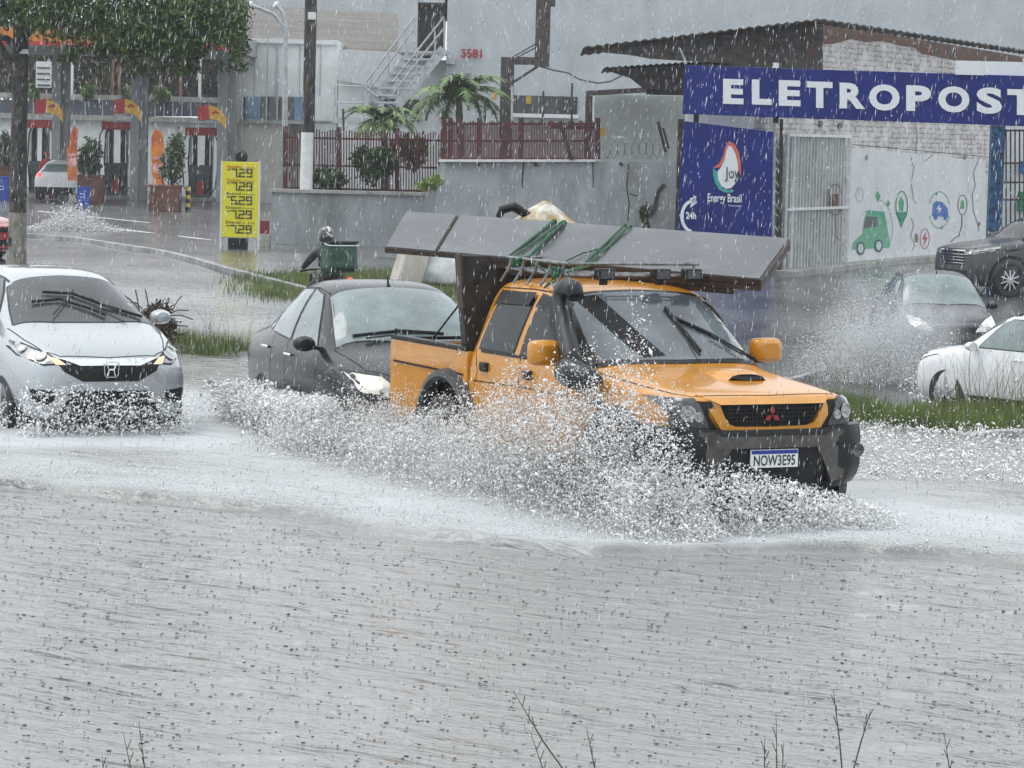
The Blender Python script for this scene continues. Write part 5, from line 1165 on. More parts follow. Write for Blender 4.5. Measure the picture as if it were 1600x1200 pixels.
for u, v0, v1, hw_, bu, bv0, bv1, bw_, lb in ((140, 276, 312, 20, 148, 204, 276, 26, 'in front of the white car'), (256, 292, 330, 24, 270, 212, 294, 17, 'right of the wide orange banner'), (3, 262, 300, 16, 6, 202, 268, 17, 'at the left edge of the photo')):
    Y = {140: 109.5}.get(u, gnd(u, v1).y); a = at(u - hw_, v1, Y); b = at(u + hw_, v0, Y)
    px_ = thing('planter', 'brown square planter ' + lb, 'planter', group='planters of the fuel station'); mb = MB(); mb.box(((a.x + b.x) / 2, Y + .4, b.z / 2), (b.x - a.x, .9, b.z)); mb.build('planter_box', TERRA, px_, bevel=.02)
    mb = MB(); mb.box(((a.x + b.x) / 2, Y + .4, b.z + .01), (b.x - a.x + .06, .96, .08)); mb.build('rim', TERRA, px_, bevel=.02)
    c = at(bu, (bv0 + bv1) / 2, Y + .4); shrub('shrub', 'leafy shrub growing from the brown planter ' + lb, 'shrub', (c.x, c.y, c.z), (2 * bw_ / 45, .9, (bv1 - bv0) / 45.), 1500, .09, LEAFD)
BIN = mat('bin_blue', (.015, .07, .42), .4)
for u, v0, v1, lb in ((130, 294, 318, 'blue bin with a white mark in front of the brown planter'), (4, 278, 300, 'blue bin cut by the left edge')):
    Y = 107.6 if u > 50 else 112; a = at(u - 9, v1, Y); b = at(u + 9, v0, Y); t = thing('bin', lb, 'bin'); mb = MB(); mb.box(((a.x + b.x) / 2, Y + .2, b.z / 2), (b.x - a.x, .4, b.z), taper=1.08); mb.build('bin_body', BIN, t, bevel=.02)
    mb = MB(); mb.box(((a.x + b.x) / 2, Y + .2, b.z + .02), ((b.x - a.x) * 1.12, .46, .05)); mb.build('lid', BIN, t, bevel=.015)
    mb = MB(); x_ = (a.x + b.x) / 2 - .03
    for q, w2, h2 in ((.10, .16, .03), (-.02, .16, .03)): mb.box((x_, Y - .015, b.z * .5 + q), (w2, .01, h2))
    mb.box((x_ + .07, Y - .015, b.z * .5 + .04), (.03, .01, .13)); mb.build('bin_mark', SW, t)
YB = mat('bollard_yellow', (.65, .50, .03), .5)
for u, v0, v1, Y, lb in ((294, 292, 330, 95, 'yellow and black bollard at the foot of the right fuel pump'), (412, 276, 312, 100, 'yellow and black bollard right of the price board')):
    Y = gnd(u, v1).y; a = at(u, v0, Y); t = thing('bollard', lb, 'bollard', group='striped bollards'); zz = a.z; 
    mb = MB()
    for k in range(6):
        z0, z1 = zz * k / 6, zz * (k + 1) / 6; mb.k = k % 2; mb.tube([(a.x, Y, z0), (a.x, Y, z1)], .085, 12)
    mb.build('bollard_post', [INK, YB], t, smooth=True)
    mb = MB(); mb.lathe([(.001, zz + .05), (.05, zz + .04), (.085, zz)], 'z', (a.x, Y, 0), 12); mb.build('cap', INK, t, smooth=True)
# ---- yellow price board
ps = thing('price_board', 'yellow fuel price board on white legs in front of the station', 'sign')
Yq = 73; YEL = mat('price_yellow', (.80, .72, .02), .4)
one('board', YEL, 345.5, 253, 404.5, 371, Yq, .06, ps, bevel=.01)
one('frame', WHITEP, 344, 251, 346.5, 384, Yq - .01, .08, ps, z0=0); one('frame', WHITEP, 403.5, 251, 406, 384, Yq - .01, .08, ps, z0=0)
a = at(345.5, 312, Yq); b = at(404.5, 312, Yq); Wd = b.x - a.x; ztop = at(375, 253, Yq).z; k_ = (ztop - at(375, 371, Yq).z) / 118
RT = mat('board_red_print', (.55, .10, .02), .5); GT_ = mat('board_dark_print', (.05, .09, .03), .5)
for i, (nm, sub_, m, pr, hv, pv) in enumerate((('Gasolina', 'Comum', RT, '7.29', 6, 10), ('Gasolina', 'Aditivada', RT, '7.29', 27, 31), ('Etanol', 'Hidratado', GT_, '5.29', 48, 53), ('Diesel', 'Comum', GT_, '7.29', 70, 75), ('Diesel', 'S 10', INK, '7.29', 93, 98))):
    z = ztop - (hv + 3.5) * k_; textmesh(nm, (a.x + Wd * .14, Yq, z), (1, 0, 0), (0, 0, 1), Wd * .38, .065, m, 'lettering', ps, off=.012, bold=.01)
    textmesh(sub_, (a.x + Wd * .56, Yq, z), (1, 0, 0), (0, 0, 1), Wd * .32, .04, m, 'lettering', ps, off=.012)
    # seven segment price
    zb = ztop - (pv + 13.5) * k_; hh = 13 * k_; mb = MB(); X = a.x + Wd * .26; cw_ = Wd * .155; g = .012
    def seg(x, kk, w=cw_, h=hh, th=.026):
        q = {'a': (x, zb + h - th, w, th), 'g': (x, zb + h / 2 - th / 2, w, th), 'd': (x, zb, w, th), 'f': (x, zb + h / 2, th, h / 2), 'b': (x + w - th, zb + h / 2, th, h / 2), 'e': (x, zb, th, h / 2), 'c': (x + w - th, zb, th, h / 2)}[kk]
        mb.box((q[0] + q[2] / 2, Yq - .012, q[1] + q[3] / 2), (q[2], .012, q[3]))
    for d, x in ((pr[0], X), (pr[2], X + cw_ * 1.35), (pr[3], X + cw_ * 2.6)):
        for s in {'7': 'abc', '2': 'abged', '9': 'abcdfg', '5': 'afgcd'}[d]: seg(x, s)
    mb.box((X + cw_ * 1.18, Yq - .012, zb + .015), (.03, .012, .03)); mb.box((X - .06, Yq - .012, zb + hh - .02), (.07, .012, .02)); mb.build('price_digits', INK, ps)
one('board_foot', BLACK, 356, 372, 386, 382, Yq + .05, .3, ps, z0=0)
one('crate', mat('dark_red_box', (.20, .02, .03), .5), 406, 345, 419, 366, 74.5, .4, None, label='dark red box beside the price board', cat='box')
one('block', CONC, 405, 366, 421, 381, 74.3, .5, None, z0=0, label='pale concrete block under the dark red box', cat='block')
mb = MB(); q = at(377, 245, 80); mb.lathe([(.001, -.06), (.13, -.06), (.17, 0), (.13, .06), (.001, .06)], 'y', (q.x, 80, q.z), 20); t = mb.build('round_fitting', BLACK, None, smooth=True, label='round black fitting above the price board', cat='fitting')
mb = MB(); mb.beam((q.x, 80, q.z - .1), (q.x, 80, 0), .08, .08, up=(0, 1, 0)); mb.build('stand', STEELG, t)
# ---- white block and bag on the verge
STY = mat('dirty_foam_block', (.55, .52, .46), .7, nz=(2, .2), dirt=(2, (.33, .28, .20), .5, .7))
p = gnd(640, 450); bt = thing('tank', 'dirty cream square container tipped over on the grass verge', 'container', (p.x, p.y, p.z + .42), 0)
mb = MB(); mb.box((0, 0, 0), (.50, .55, .78), Matrix.Rotation(R(16), 3, 'Y') @ Matrix.Rotation(R(20), 3, 'Z')); mb.build('tank_body', STY, bt, bevel=.05)
mb = MB(); q = Matrix.Rotation(R(16), 3, 'Y') @ Vector((0, 0, .42)); mb.lathe([(.001, .05), (.1, .05), (.11, 0)], 'z', tuple(q), 16); mb.build('lid', STY, bt)
p = gnd(690, 452); t = thing('sack', 'large white bag slumped on the verge under the grey panel', 'sack'); lump('bag', mat('white_bag', (.62, .63, .62), .5, nz=(3, .2), bump=(9, .4)), (p.x, p.y + .4, p.z + .42), (1.3, .9, 1.15), t, 5, .12)
p = gnd(243, 535); 
# ================================================================== tree (left)
tr = thing('tree', 'broad leafed street tree with a whitewashed lower trunk at the left edge', 'tree')
Yt = 62.5; BARK = mat('bark', (.04, .035, .03), .9, nz=(9, .7), c2=(.11, .10, .09), stretch=(1, 1, .6), bump=(14, 1.0, .03))
pts = [at(25, 430, Yt), at(28, 330, Yt), at(30, 200, Yt), at(32, 90, Yt), at(34, 0, Yt), at(30, -90, Yt)]
mb = MB(); mb.tube(pts, [.20, .175, .165, .16, .15, .12], 14); trk = mb.build('trunk', BARK, tr, smooth=True)
LIME = mat('limewash', (.27, .26, .22), .85, nz=(4, .35), bump=(14, .8, .02), dirt=(3, (.10, .085, .07), .5, .66))
mb = MB(); mb.tube([at(25, 432, Yt), at(27, 380, Yt), at(28, 332, Yt)], [.215, .19, .182], 14); mb.build('whitewash', LIME, trk, smooth=True)
one('tag', WHITEP, 29, 77, 44, 84, Yt - .2, .04, trk)
T0 = at(31, 150, Yt)
brs = [[(20, 110), (0, 70), (-30, 30), (-60, -20)], [(34, 60), (70, 25), (120, 5), (170, -20)], [(34, 40), (80, 10), (140, 15), (230, 20), (330, 0)], [(33, 80), (10, 60), (-20, 55)], [(34, 10), (60, -50), (110, -90)], [(32, -20), (0, -80), (-40, -120)], [(100, 12), (180, -40), (280, -70)]]
mb = MB()
for b in brs: mb.tube([at(u, v, Yt + random.uniform(-.3, .3)) for u, v in b], [.10, .07, .05, .03, .02][:len(b)], 8)
mb.build('limb', BARK, tr, smooth=True)
blobs = []
for u, v, ru, rv, w in ((60, 10, 60, 45, 1), (120, 25, 60, 42, 1.2), (190, 35, 55, 48, 1.4), (250, 45, 60, 48, 1.6), (300, 40, 55, 45, 1.6), (345, 35, 42, 42, 1.3), (330, -10, 60, 50, 1.2), (240, -30, 80, 50, 1.2), (150, -40, 80, 50, 1.0), (60, -50, 80, 50, 1), (-20, -20, 60, 50, 1), (0, 20, 30, 30, .5), (280, 75, 40, 22, .7), (215, 70, 40, 22, .5), (140, -110, 110, 60, 1), (270, -100, 80, 60, .9), (20, -120, 90, 60, .9), (365, 60, 22, 20, .35), (375, 20, 12, 25, .25)):
    c = at(u, v, Yt); s = FPX / Yt
    for dy in (-.9, .5): blobs.append(((c.x + random.uniform(-.1, .1), Yt + dy, c.z + random.uniform(-.1, .1)), (ru / s, .9, rv / s), w))
for k in range(26):
    c = at(random.uniform(95, 385), random.uniform(68, 112), Yt); blobs.append(((c.x, Yt + random.uniform(-.8, .8), c.z), (random.uniform(.12, .3), .3, random.uniform(.1, .22)), .09))
V, F = leafcloud(blobs, 38000, .056, .42, .2)
npmesh('crown', V, F, [LEAF, LEAFD], tr, mi=(RNG.random(len(F)) < .5).astype(int))
# ---- palms
def palm(name, label, u, v, vb, Y, n, L, tr_h):
    t = thing(name, label, 'palm'); c = at(u, v, Y); b = at(u + 3, vb, Y)
    mb = MB(); mb.tube([b, b.lerp(c, .5) + Vector((.05, 0, 0)), c], [.12, .09, .10], 10); mb.build('trunk', mat('palm_trunk', (.10, .09, .07), .9, nz=(3, .4), stretch=(1, 1, 4), bump=(6, .8)) if 'palm_trunk' not in bpy.data.materials else bpy.data.materials['palm_trunk'], t, smooth=True)
    PM = bpy.data.materials.get('palm_leaf') or mat('palm_leaf', (.10, .20, .05), .45, nz=(2, .4), c2=(.20, .30, .09))
    for i in range(n):
        az = 2 * math.pi * i / n + random.uniform(-.2, .2); el = random.uniform(.35, 1.45); l = L * random.uniform(.8, 1.1); mb = MB(); P = []; 
        for k in range(9):
            s = k / 8; e = el - s * 1.9; 
            if k == 0: q = Vector(c)
            else: q = P[-1] + Vector((math.cos(az) * math.cos(e), math.sin(az) * math.cos(e), math.sin(e))) * l / 8
            P.append(q)
        mb.tube(P, [.02 - .0018 * k for k in range(9)], 4)
        for k in range(1, 9):
            for j in range(4):
                q = P[k - 1].lerp(P[k], j / 4); d = (P[k] - P[k - 1]).normalized(); sd = d.cross(Vector((0, 0, 1))); 
                if sd.length < .01: continue
                sd.normalize(); ln = .42 * math.sin(math.pi * min(1, (k + j / 4) / 9 + .1)) + .08
                for s2 in (-1, 1):
                    tip = q + sd * s2 * ln * .75 + d * ln * .5 - Vector((0, 0, ln * .45 * random.random())); w = d * .032
                    mb.add([q - w, q + w, tip], [(0, 1, 2)])
        mb.build('frond', PM, t)
palm('palm', 'smaller palm with bushy fronds left of the foot of the stairs', 598, 190, 302, 79.8, 22, 1.25, 1)
palm('palm', 'larger palm with arching fronds in front of the pale wall', 716, 155, 300, 78, 26, 1.7, 1)
for i, (u, v, du_, dv_, Y, n, sz, lb, m) in enumerate(((585, 262, 60, 60, 78.0, 2600, .09, 'dark bush behind the thin red fence under the smaller palm', LEAFD), (640, 240, 50, 50, 79.6, 1500, .08, 'loose shrub behind the thin red fence between the palms', LEAF), (510, 275, 60, 36, 78.0, 1200, .07, 'sparse dark undergrowth behind the fence by the wooden pole', LEAFD),
    (670, 285, 36, 26, 74.4, 700, .06, 'yellow green weeds spilling over the corner of the low wall', mat('weed_bright', (.20, .28, .05), .5, nz=(5, .3))), (690, 262, 16, 60, 76.5, 500, .08, 'narrow creeper at the step between the low and tall walls', LEAF), (1012, 335, 22, 50, 72.1, 500, .05, 'dark creeper climbing the tall grey wall left of the blue panel', LEAFD))):
    c = at(u, v, Y); s = FPX / Y; shrub('shrub', lb, 'shrub', (c.x, c.y, c.z), (du_ / s, .6, dv_ / s), n, sz, m, 3)
for i, (u, v, w_) in enumerate(((52, 145, 22), (138, 146, 26), (196, 147, 20), (255, 147, 34))):
    c = at(u, v, 133.2); shrub('shrub', ['green weeds on the ledge left of the first station column', 'green weeds on the ledge between the first two station columns', 'small weeds on the ledge beside the middle column', 'green weeds on the ledge above the third fuel pump'][i], 'shrub', (c.x, c.y, c.z), (w_ / 36, .8, .7), 500, .10, LEAF, 2)
bv = []
V, F = leafcloud([(tuple(at(u, v, 138.2)), (1.6, .5, 1.3)) for u in range(-20, 372, 34) for v in (60, 100, 132)], 9000, .13); npmesh('brush', V, F, [mat('dead_brush', (.07, .055, .04), .9, nz=(1, .6), c2=(.17, .13, .10)), LEAFD], mi=(RNG.random(len(F)) < .3).astype(int), kind='stuff', label='tangled dead brush over the dark bank behind the station')
# brown debris heap behind the silver car
p = gnd(243, 545); db = thing('debris_heap', 'tangle of brown branches and wire behind the silver car mirror', 'debris'); mb = MB()
for k in range(70):
    a = Vector((p.x + random.uniform(-.25, .25), p.y + random.uniform(-.2, .2), p.z + random.uniform(0, .5))); d = Vector((random.uniform(-1, 1), random.uniform(-.5, .5), random.uniform(-.3, 1))).normalized() * random.uniform(.1, .35); mb.tube([a, a + d * .5 + Vector((0, 0, .03)), a + d], .008, 4)
mb.build('branches', mat('dry_brown', (.07, .05, .035), .9, nz=(6, .5)), db)
V, F = leafcloud([((p.x, p.y, p.z + .3), (.25, .2, .28))], 500, .05); npmesh('dry_leaves', V, F, bpy.data.materials['dry_brown'], db)
# ================================================================== people
def figure(name, label, joints, edges, radii, m, loc, rz):
    """one continuous skinned body; joints name->(x,y,z), radii name->r"""
    names = list(joints); me = bpy.data.meshes.new('body'); me.from_pydata([joints[n] for n in names], [(names.index(a), names.index(b)) for a, b in edges], [])
    o = bpy.data.objects.new('body', me); COL.objects.link(o); o.modifiers.new('skin', 'SKIN')
    for i, n in enumerate(names):
        r = radii[n]; r = r if isinstance(r, tuple) else (r, r); me.skin_vertices[0].data[i].radius = r
    me.skin_vertices[0].data[names.index('pelvis')].use_root = True
    md = o.modifiers.new('s', 'SUBSURF'); md.levels = md.render_levels = 2
    bpy.context.view_layer.update(); m2 = bpy.data.meshes.new_from_object(o.evaluated_get(bpy.context.evaluated_depsgraph_get())); o.modifiers.clear(); o.data = m2
    m2.materials.clear()
    for x in m: m2.materials.append(x)
    m2.polygons.foreach_set('use_smooth', [True] * len(m2.polygons))
    t = thing(name, label, 'person', loc, rz); o.parent = t; return t, o
SKINM = mat('skin', (.30, .16, .10), .5)
GJ = mat('green_jacket', (.012, .08, .035), .6, nz=(6, .5)); BJ = mat('black_trousers', (.018, .018, .02), .55, nz=(6, .5)); HM = mat('helmet_shell', (.03, .03, .032), .15, coat=1)
# scooter + rider, riding away (faces +x of its own frame)
SY = 50.5; pq = at(512, 455, SY); gz = terr(pq.x, SY)
SRZ = R(118)
sc_ = thing('motorcycle', 'dark motorcycle with a lit red tail lamp riding away on the far carriageway', 'motorcycle', (pq.x, SY, gz), SRZ)
def part(nm, m, fn, parent=sc_, smooth=True, bevel=0): mb = MB(); fn(mb); return mb.build(nm, m, parent, smooth=smooth, bevel=bevel)
for x in (-.62, .66):
    def f(mb, x=x): mb.lathe([(.22, -.045), (.27, -.05), (.30, -.02), (.30, .02), (.27, .05), (.22, .045)], 'y', (x, 0, .30), 24)
    w_ = part('wheel', RUBBER, f); mb = MB()
    for k in range(5): a = 2 * math.pi * k / 5; mb.beam((x, 0, .3), (x + .23 * math.cos(a), 0, .3 + .23 * math.sin(a)), .03, .03, up=(0, 1, 0))
    mb.build('rim', ALLOY, w_)
part('frame', BLACK, lambda mb: (mb.tube([(-.5, 0, .6), (0, 0, .5), (.45, 0, .85)], .06, 8), mb.tube([(-.62, .1, .3), (-.45, .1, .62)], .03, 6), mb.tube([(-.62, -.1, .3), (-.45, -.1, .62)], .03, 6), mb.tube([(.66, .08, .3), (.48, .08, .95)], .025, 6), mb.tube([(.66, -.08, .3), (.48, -.08, .95)], .025, 6)))
part('engine', STEELD, lambda mb: mb.box((.05, 0, .42), (.4, .25, .3)), bevel=.03)
part('fuel_tank', P_BLACK, lambda mb: mb.tube([(.0, 0, .78), (.15, 0, .86), (.35, 0, .88), (.45, 0, .84)], [.09, .14, .14, .07], 12))
part('seat', BLACK, lambda mb: mb.tube([(-.62, 0, .84), (-.4, 0, .80), (0, 0, .78)], [.07, .12, .10], 10))
part('rear_fender', P_BLACK, lambda mb: mb.tube([(-.45, 0, .72), (-.72, 0, .70), (-.9, 0, .58)], [.09, .08, .04], 10))
part('tail_lamp', REDL, lambda mb: mb.tube([(-.74, -.05, .90), (-.80, -.05, .90)], [.055, .045], 12))
part('handlebar', BLACK, lambda mb: mb.tube([(.30, .36, 1.0), (.42, .15, 1.02), (.42, -.15, 1.02), (.30, -.36, 1.0)], .018, 8))
part('exhaust', STEELG, lambda mb: mb.tube([(.0, -.16, .3), (-.4, -.18, .3), (-.75, -.18, .36)], [.03, .05, .05], 8))
for sg in (-1, 1):
    part('mirror', WHITEP, lambda mb: (mb.tube([(.36, sg * .30, 1.02), (.38, sg * .36, 1.18)], .009, 6), mb.tube([(.385, sg * .38, 1.22), (.355, sg * .38, 1.22)], [.062, .065], 14)))
J = {'pelvis': (-.15, 0, .92), 'waist': (-.12, 0, 1.05), 'chest': (-.02, 0, 1.25), 'neck': (.06, 0, 1.44), 'head': (.10, 0, 1.55), 'crown': (.11, 0, 1.66),
     'shL': (.0, .18, 1.36), 'elL': (.14, .32, 1.14), 'haL': (.30, .33, 1.04), 'shR': (.0, -.18, 1.36), 'elR': (.14, -.32, 1.14), 'haR': (.30, -.33, 1.04),
     'hiL': (-.12, .12, .90), 'knL': (.26, .22, .72), 'anL': (.05, .20, .34), 'toL': (.20, .21, .28), 'hiR': (-.12, -.12, .90), 'knR': (.26, -.22, .72), 'anR': (.05, -.20, .34), 'toR': (.20, -.21, .28)}
E_ = [('pelvis', 'waist'), ('waist', 'chest'), ('chest', 'neck'), ('neck', 'head'), ('head', 'crown'), ('chest', 'shL'), ('shL', 'elL'), ('elL', 'haL'), ('chest', 'shR'), ('shR', 'elR'), ('elR', 'haR'), ('pelvis', 'hiL'), ('hiL', 'knL'), ('knL', 'anL'), ('anL', 'toL'), ('pelvis', 'hiR'), ('hiR', 'knR'), ('knR', 'anR'), ('anR', 'toR')]
RD = {'pelvis': .16, 'waist': .15, 'chest': .17, 'neck': .065, 'head': .09, 'crown': .07, 'shL': .085, 'elL': .06, 'haL': .04, 'shR': .085, 'elR': .06, 'haR': .04, 'hiL': .11, 'knL': .08, 'anL': .055, 'toL': .045, 'hiR': .11, 'knR': .08, 'anR': .055, 'toR': .045}
rt, ro_ = figure('person', 'rider in a green and black rain jacket and dark helmet seated on the motorcycle', J, E_, RD, [BJ, GJ, SKINM], (pq.x, SY, gz), SRZ)
me = ro_.data
for p_ in me.polygons:
    c = p_.center; p_.material_index = 1 if (c.z > .98 and c.z < 1.46 and c.x < .10 and abs(c.y) < .2) else (2 if c.z > 1.46 else 0)
mb = MB(); mb.lathe([(.001, .145), (.07, .13), (.115, .08), (.135, 0), (.13, -.07), (.11, -.12), (.10, -.13)], 'z', (.10, 0, 1.60), 20); h_ = mb.build('helmet', HM, rt, smooth=True)
mb = MB(); mb.tube([(.02, .05, 1.68), (-.035, .02, 1.62), (-.03, -.05, 1.58)], .014, 6); mb.tube([(.05, .0, 1.735), (.0, 0, 1.71), (-.03, 0, 1.66)], .02, 6); mb.build('helmet_stripe', WHITEP, h_, smooth=True)
bgk = thing('delivery_bag', 'large green square delivery backpack worn by the motorcycle rider', 'backpack', (pq.x, SY, gz), SRZ)
GBG = mat('bag_green', (.012, .06, .036), .5, nz=(5, .5), bump=(8, .3))
mb = MB(); mb.box((-.42, 0, 1.27), (.42, .50, .44), Matrix.Rotation(R(6), 3, 'Y')); mb.build('bag_body', GBG, bgk, bevel=.05)
mb = MB(); mb.box((-.41, 0, 1.495), (.44, .52, .035), Matrix.Rotation(R(6), 3, 'Y')); mb.build('bag_lid', BJ, bgk, bevel=.01)
mb = MB(); mb.tube([(-.42, -.26, 1.48), (-.63, -.26, 1.46), (-.64, .26, 1.46), (-.42, .26, 1.48)], .01, 6); mb.build('bag_piping', WHITEP, bgk)
mb = MB(); mb.box((-.40, 0, 1.05), (.36, .44, .06)); mb.build('bag_base', BJ, bgk, bevel=.02)
for sg in (-1, 1): mb = MB(); mb.tube([(-.2, sg * .12, 1.42), (-.05, sg * .13, 1.47), (.10, sg * .12, 1.35), (.02, sg * .15, 1.1), (-.18, sg * .14, 1.08)], .018, 6); mb.build('strap', BJ, bgk, smooth=True)
# attendant in red
p = at(73, 297, 114)
J2 = {'pelvis': (0, 0, .95), 'waist': (0, 0, 1.1), 'chest': (0, 0, 1.32), 'neck': (0, 0, 1.5), 'head': (0, 0, 1.6), 'crown': (0, 0, 1.71), 'shL': (.18, 0, 1.42), 'elL': (.25, .02, 1.15), 'haL': (.22, -.14, .95), 'shR': (-.18, 0, 1.42), 'elR': (-.25, 0, 1.15), 'haR': (-.26, -.03, .9),
      'hiL': (.1, 0, .9), 'knL': (.11, -.02, .5), 'anL': (.11, 0, .09), 'toL': (.12, -.12, .05), 'hiR': (-.1, 0, .9), 'knR': (-.11, -.02, .5), 'anR': (-.11, 0, .09), 'toR': (-.12, -.12, .05)}
at_, ao = figure('person', 'fuel attendant in a red uniform standing beside the left pump', J2, E_, RD, [mat('red_uniform', (.42, .02, .03), .6, nz=(5, .4)), SKINM, BJ], (p.x, 114, .0), .2)
for p_ in ao.data.polygons:
    c = p_.center; p_.material_index = 1 if c.z > 1.5 or (c.z < 1.0 and abs(c.x) > .2) else (2 if c.z < .1 else 0)
mb = MB(); mb.lathe([(.001, .09), (.07, .07), (.1, .0), (.1, -.02)], 'z', (0, .0, 1.68), 16); mb.box((0, -.12, 1.66), (.13, .1, .015)); mb.build('cap', SRED, at_, smooth=True)
# ================================================================== flood water
WZ = .12
def vnoise(x, y, seed=0):       # smooth value noise, vectorised
    xi = np.floor(x).astype(int); yi = np.floor(y).astype(int); fx = x - xi; fy = y - yi
    fx = fx * fx * (3 - 2 * fx); fy = fy * fy * (3 - 2 * fy)
    def h(a, b):
        n = (a * 374761393 + b * 668265263 + seed * 974711) & 0x7fffffff; n = ((n ^ (n >> 13)) * 1274126177) & 0x7fffffff; return ((n ^ (n >> 16)) & 0xffff) / 65535.0
    return (h(xi, yi) * (1 - fx) + h(xi + 1, yi) * fx) * (1 - fy) + (h(xi, yi + 1) * (1 - fx) + h(xi + 1, yi + 1) * fx) * fy
def fbm(x, y, o=4, seed=0): return sum(vnoise(x * 2 ** i, y * 2 ** i, seed + i) / 2 ** i for i in range(o)) / sum(1 / 2 ** i for i in range(o))
RX = [-40, -3.9, -2.9, -1.86, -.87, .47, .9, 1.59, 2.23, 3.5, 8, 40]; RY = [26.5, 23.3, 23.1, 22.35, 21.3, 20.8, 20.75, 21.0, 20.85, 20.5, 19.4, 14]
def ridge(x): return np.interp(x, RX, RY)
cT, sT = math.cos(R(TYAW)), math.sin(R(TYAW))
def to_truck(x, y): dx, dy = x - TX, y - TY; return cT * dx + sT * dy, -sT * dx + cT * dy
yy = np.concatenate([np.geomspace(9, 19.2, 250, endpoint=False), np.linspace(19.2, 24.4, 320, endpoint=False), np.geomspace(24.4, 46, 130)]); tt = np.linspace(-1, 1, 460); tt = np.sign(tt) * np.where(np.abs(tt) < .75, np.abs(tt) / .75 * .30, .30 + ((np.abs(tt) - .75) / .25) ** 2 * 1.1)
Y, Tm = np.meshgrid(yy, tt, indexing='ij'); X = Tm * (Y + 4)
wig = (vnoise(X * 1.3, Y * 0 + 3, 5) - .5) * .5 + (vnoise(X * 5, Y * 0, 6) - .5) * .14
D = Y - (ridge(X) + wig)
Z = WZ + .012 * (fbm(X * 1.1, Y * 1.6, 3, 1) - .5) * 2 + .010 * (fbm(X * 2.2 + Y, Y * 6, 3, 9) - .5) * 2
front = 1 / (1 + np.exp(-np.clip(D, -3, 3) / .018)); Z += front * np.exp(-np.clip(D, 0, 99) / 1.0) * (.035 + .07 * vnoise(X * 2.5, Y * .5, 4))
Z += front * .03 * (fbm(X * 3, Y * 4, 3, 21) - .5) * np.exp(-np.clip(D, 0, 99) / 5)
# side wake rows left of the pickup
d2 = Y - (ridge(X) + 2.1 + .5 * np.sin(X * .8)); Z += .035 * np.exp(-(d2 / .35) ** 2) * (X < 0)
foam = np.clip(front * (1 - .75 * np.exp(-np.clip(D, 0, 99) / .35)) * np.exp(-np.clip(D - .3, 0, 99) / 3.2) * .85 * (.25 + 1.2 * fbm(X * .7, Y * 1.6, 5, 31)), 0, 1)
tx, ty = to_truck(X, Y); near = np.exp(-np.clip(np.abs(ty) - 1.0, 0, 99) ** 2 / 1.6) * np.clip(1.3 - tx, 0, 1) * np.exp(-np.clip(-tx - 6, 0, 99) / 3)
foam = np.clip(foam + .9 * near * (.5 + fbm(X * 2, Y * 2, 3, 41)), 0, 1)
cF, sF = math.cos(R(-66.95)), math.sin(R(-66.95)); fx = cF * (X + 3.66) + sF * (Y - 27.93); fy = -sF * (X + 3.66) + cF * (Y - 27.93)
foam = np.clip(foam + .8 * np.exp(-np.clip(np.abs(fy) - 1.0, 0, 99) ** 2 / 1.2) * np.clip(1.8 - fx, 0, 1) * np.exp(-np.clip(-fx - 4, 0, 99) / 2), 0, 1)
foam[D < -.1] *= 0
def wz(x, y):
    i = int(np.interp(y, yy, np.arange(len(yy)))); j = int(np.interp(x / (y + 4), tt, np.arange(len(tt)))); return Z[i, j]
nr, nc = X.shape; ids = np.arange(nr * nc).reshape(nr, nc)
F = np.stack([ids[:-1, :-1], ids[:-1, 1:], ids[1:, 1:], ids[1:, :-1]], -1).reshape(-1, 4)
med = np.vectorize(median)(X[0] * 0 + X[nr // 2]) if False else None
WM = bpy.data.materials.new('flood_water'); WM.use_nodes = True; t = WM.node_tree; L = t.links.new; b = t.nodes['Principled BSDF']
def N(k): return t.nodes.new('ShaderNode' + k)
tc = N('TexCoord'); at_n = N('Attribute'); at_n.attribute_name = 'foam'
def noi(sc, det, stretch, rough=.55):
    m0 = N('Mapping'); m0.inputs['Rotation'].default_value = (0, 0, R(34)); m = N('Mapping'); m.inputs['Scale'].default_value = stretch; n = N('TexNoise'); n.inputs['Scale'].default_value = sc; n.inputs['Detail'].default_value = det; n.inputs['Roughness'].default_value = rough; L(tc.outputs['Object'], m0.inputs[0]); L(m0.outputs[0], m.inputs[0]); L(m.outputs[0], n.inputs['Vector']); return n
nf = noi(5, 8, (.7, 1.3, 1), .7)
ma = N('Math'); ma.operation = 'MULTIPLY_ADD'; L(at_n.outputs['Fac'], ma.inputs[0]); ma.inputs[1].default_value = 1.25; 
sb_ = N('Math'); sb_.operation = 'MULTIPLY_ADD'; L(nf.outputs[0], sb_.inputs[0]); sb_.inputs[1].default_value = .9; sb_.inputs[2].default_value = -.62; L(sb_.outputs[0], ma.inputs[2]); ma.use_clamp = True
mixc = N('Mix'); mixc.data_type = 'RGBA'; L(ma.outputs[0], mixc.inputs[0])
nm = noi(.35, 4, (1, .6, 1)); rp = N('ValToRGB'); rp.color_ramp.elements[0].color = (.20, .199, .19, 1); rp.color_ramp.elements[1].color = (.26, .262, .258, 1); L(nm.outputs[0], rp.inputs[0])
L(rp.outputs[0], mixc.inputs[6]); mixc.inputs[7].default_value = (.48, .50, .51, 1); L(mixc.outputs[2], b.inputs['Base Color'])
mr = N('MapRange'); mr.inputs['To Min'].default_value = .07; mr.inputs['To Max'].default_value = .6; L(ma.outputs[0], mr.inputs['Value']); L(mr.outputs[0], b.inputs['Roughness'])
b.inputs['IOR'].default_value = 1.36; b.inputs['Specular IOR Level'].default_value = .8
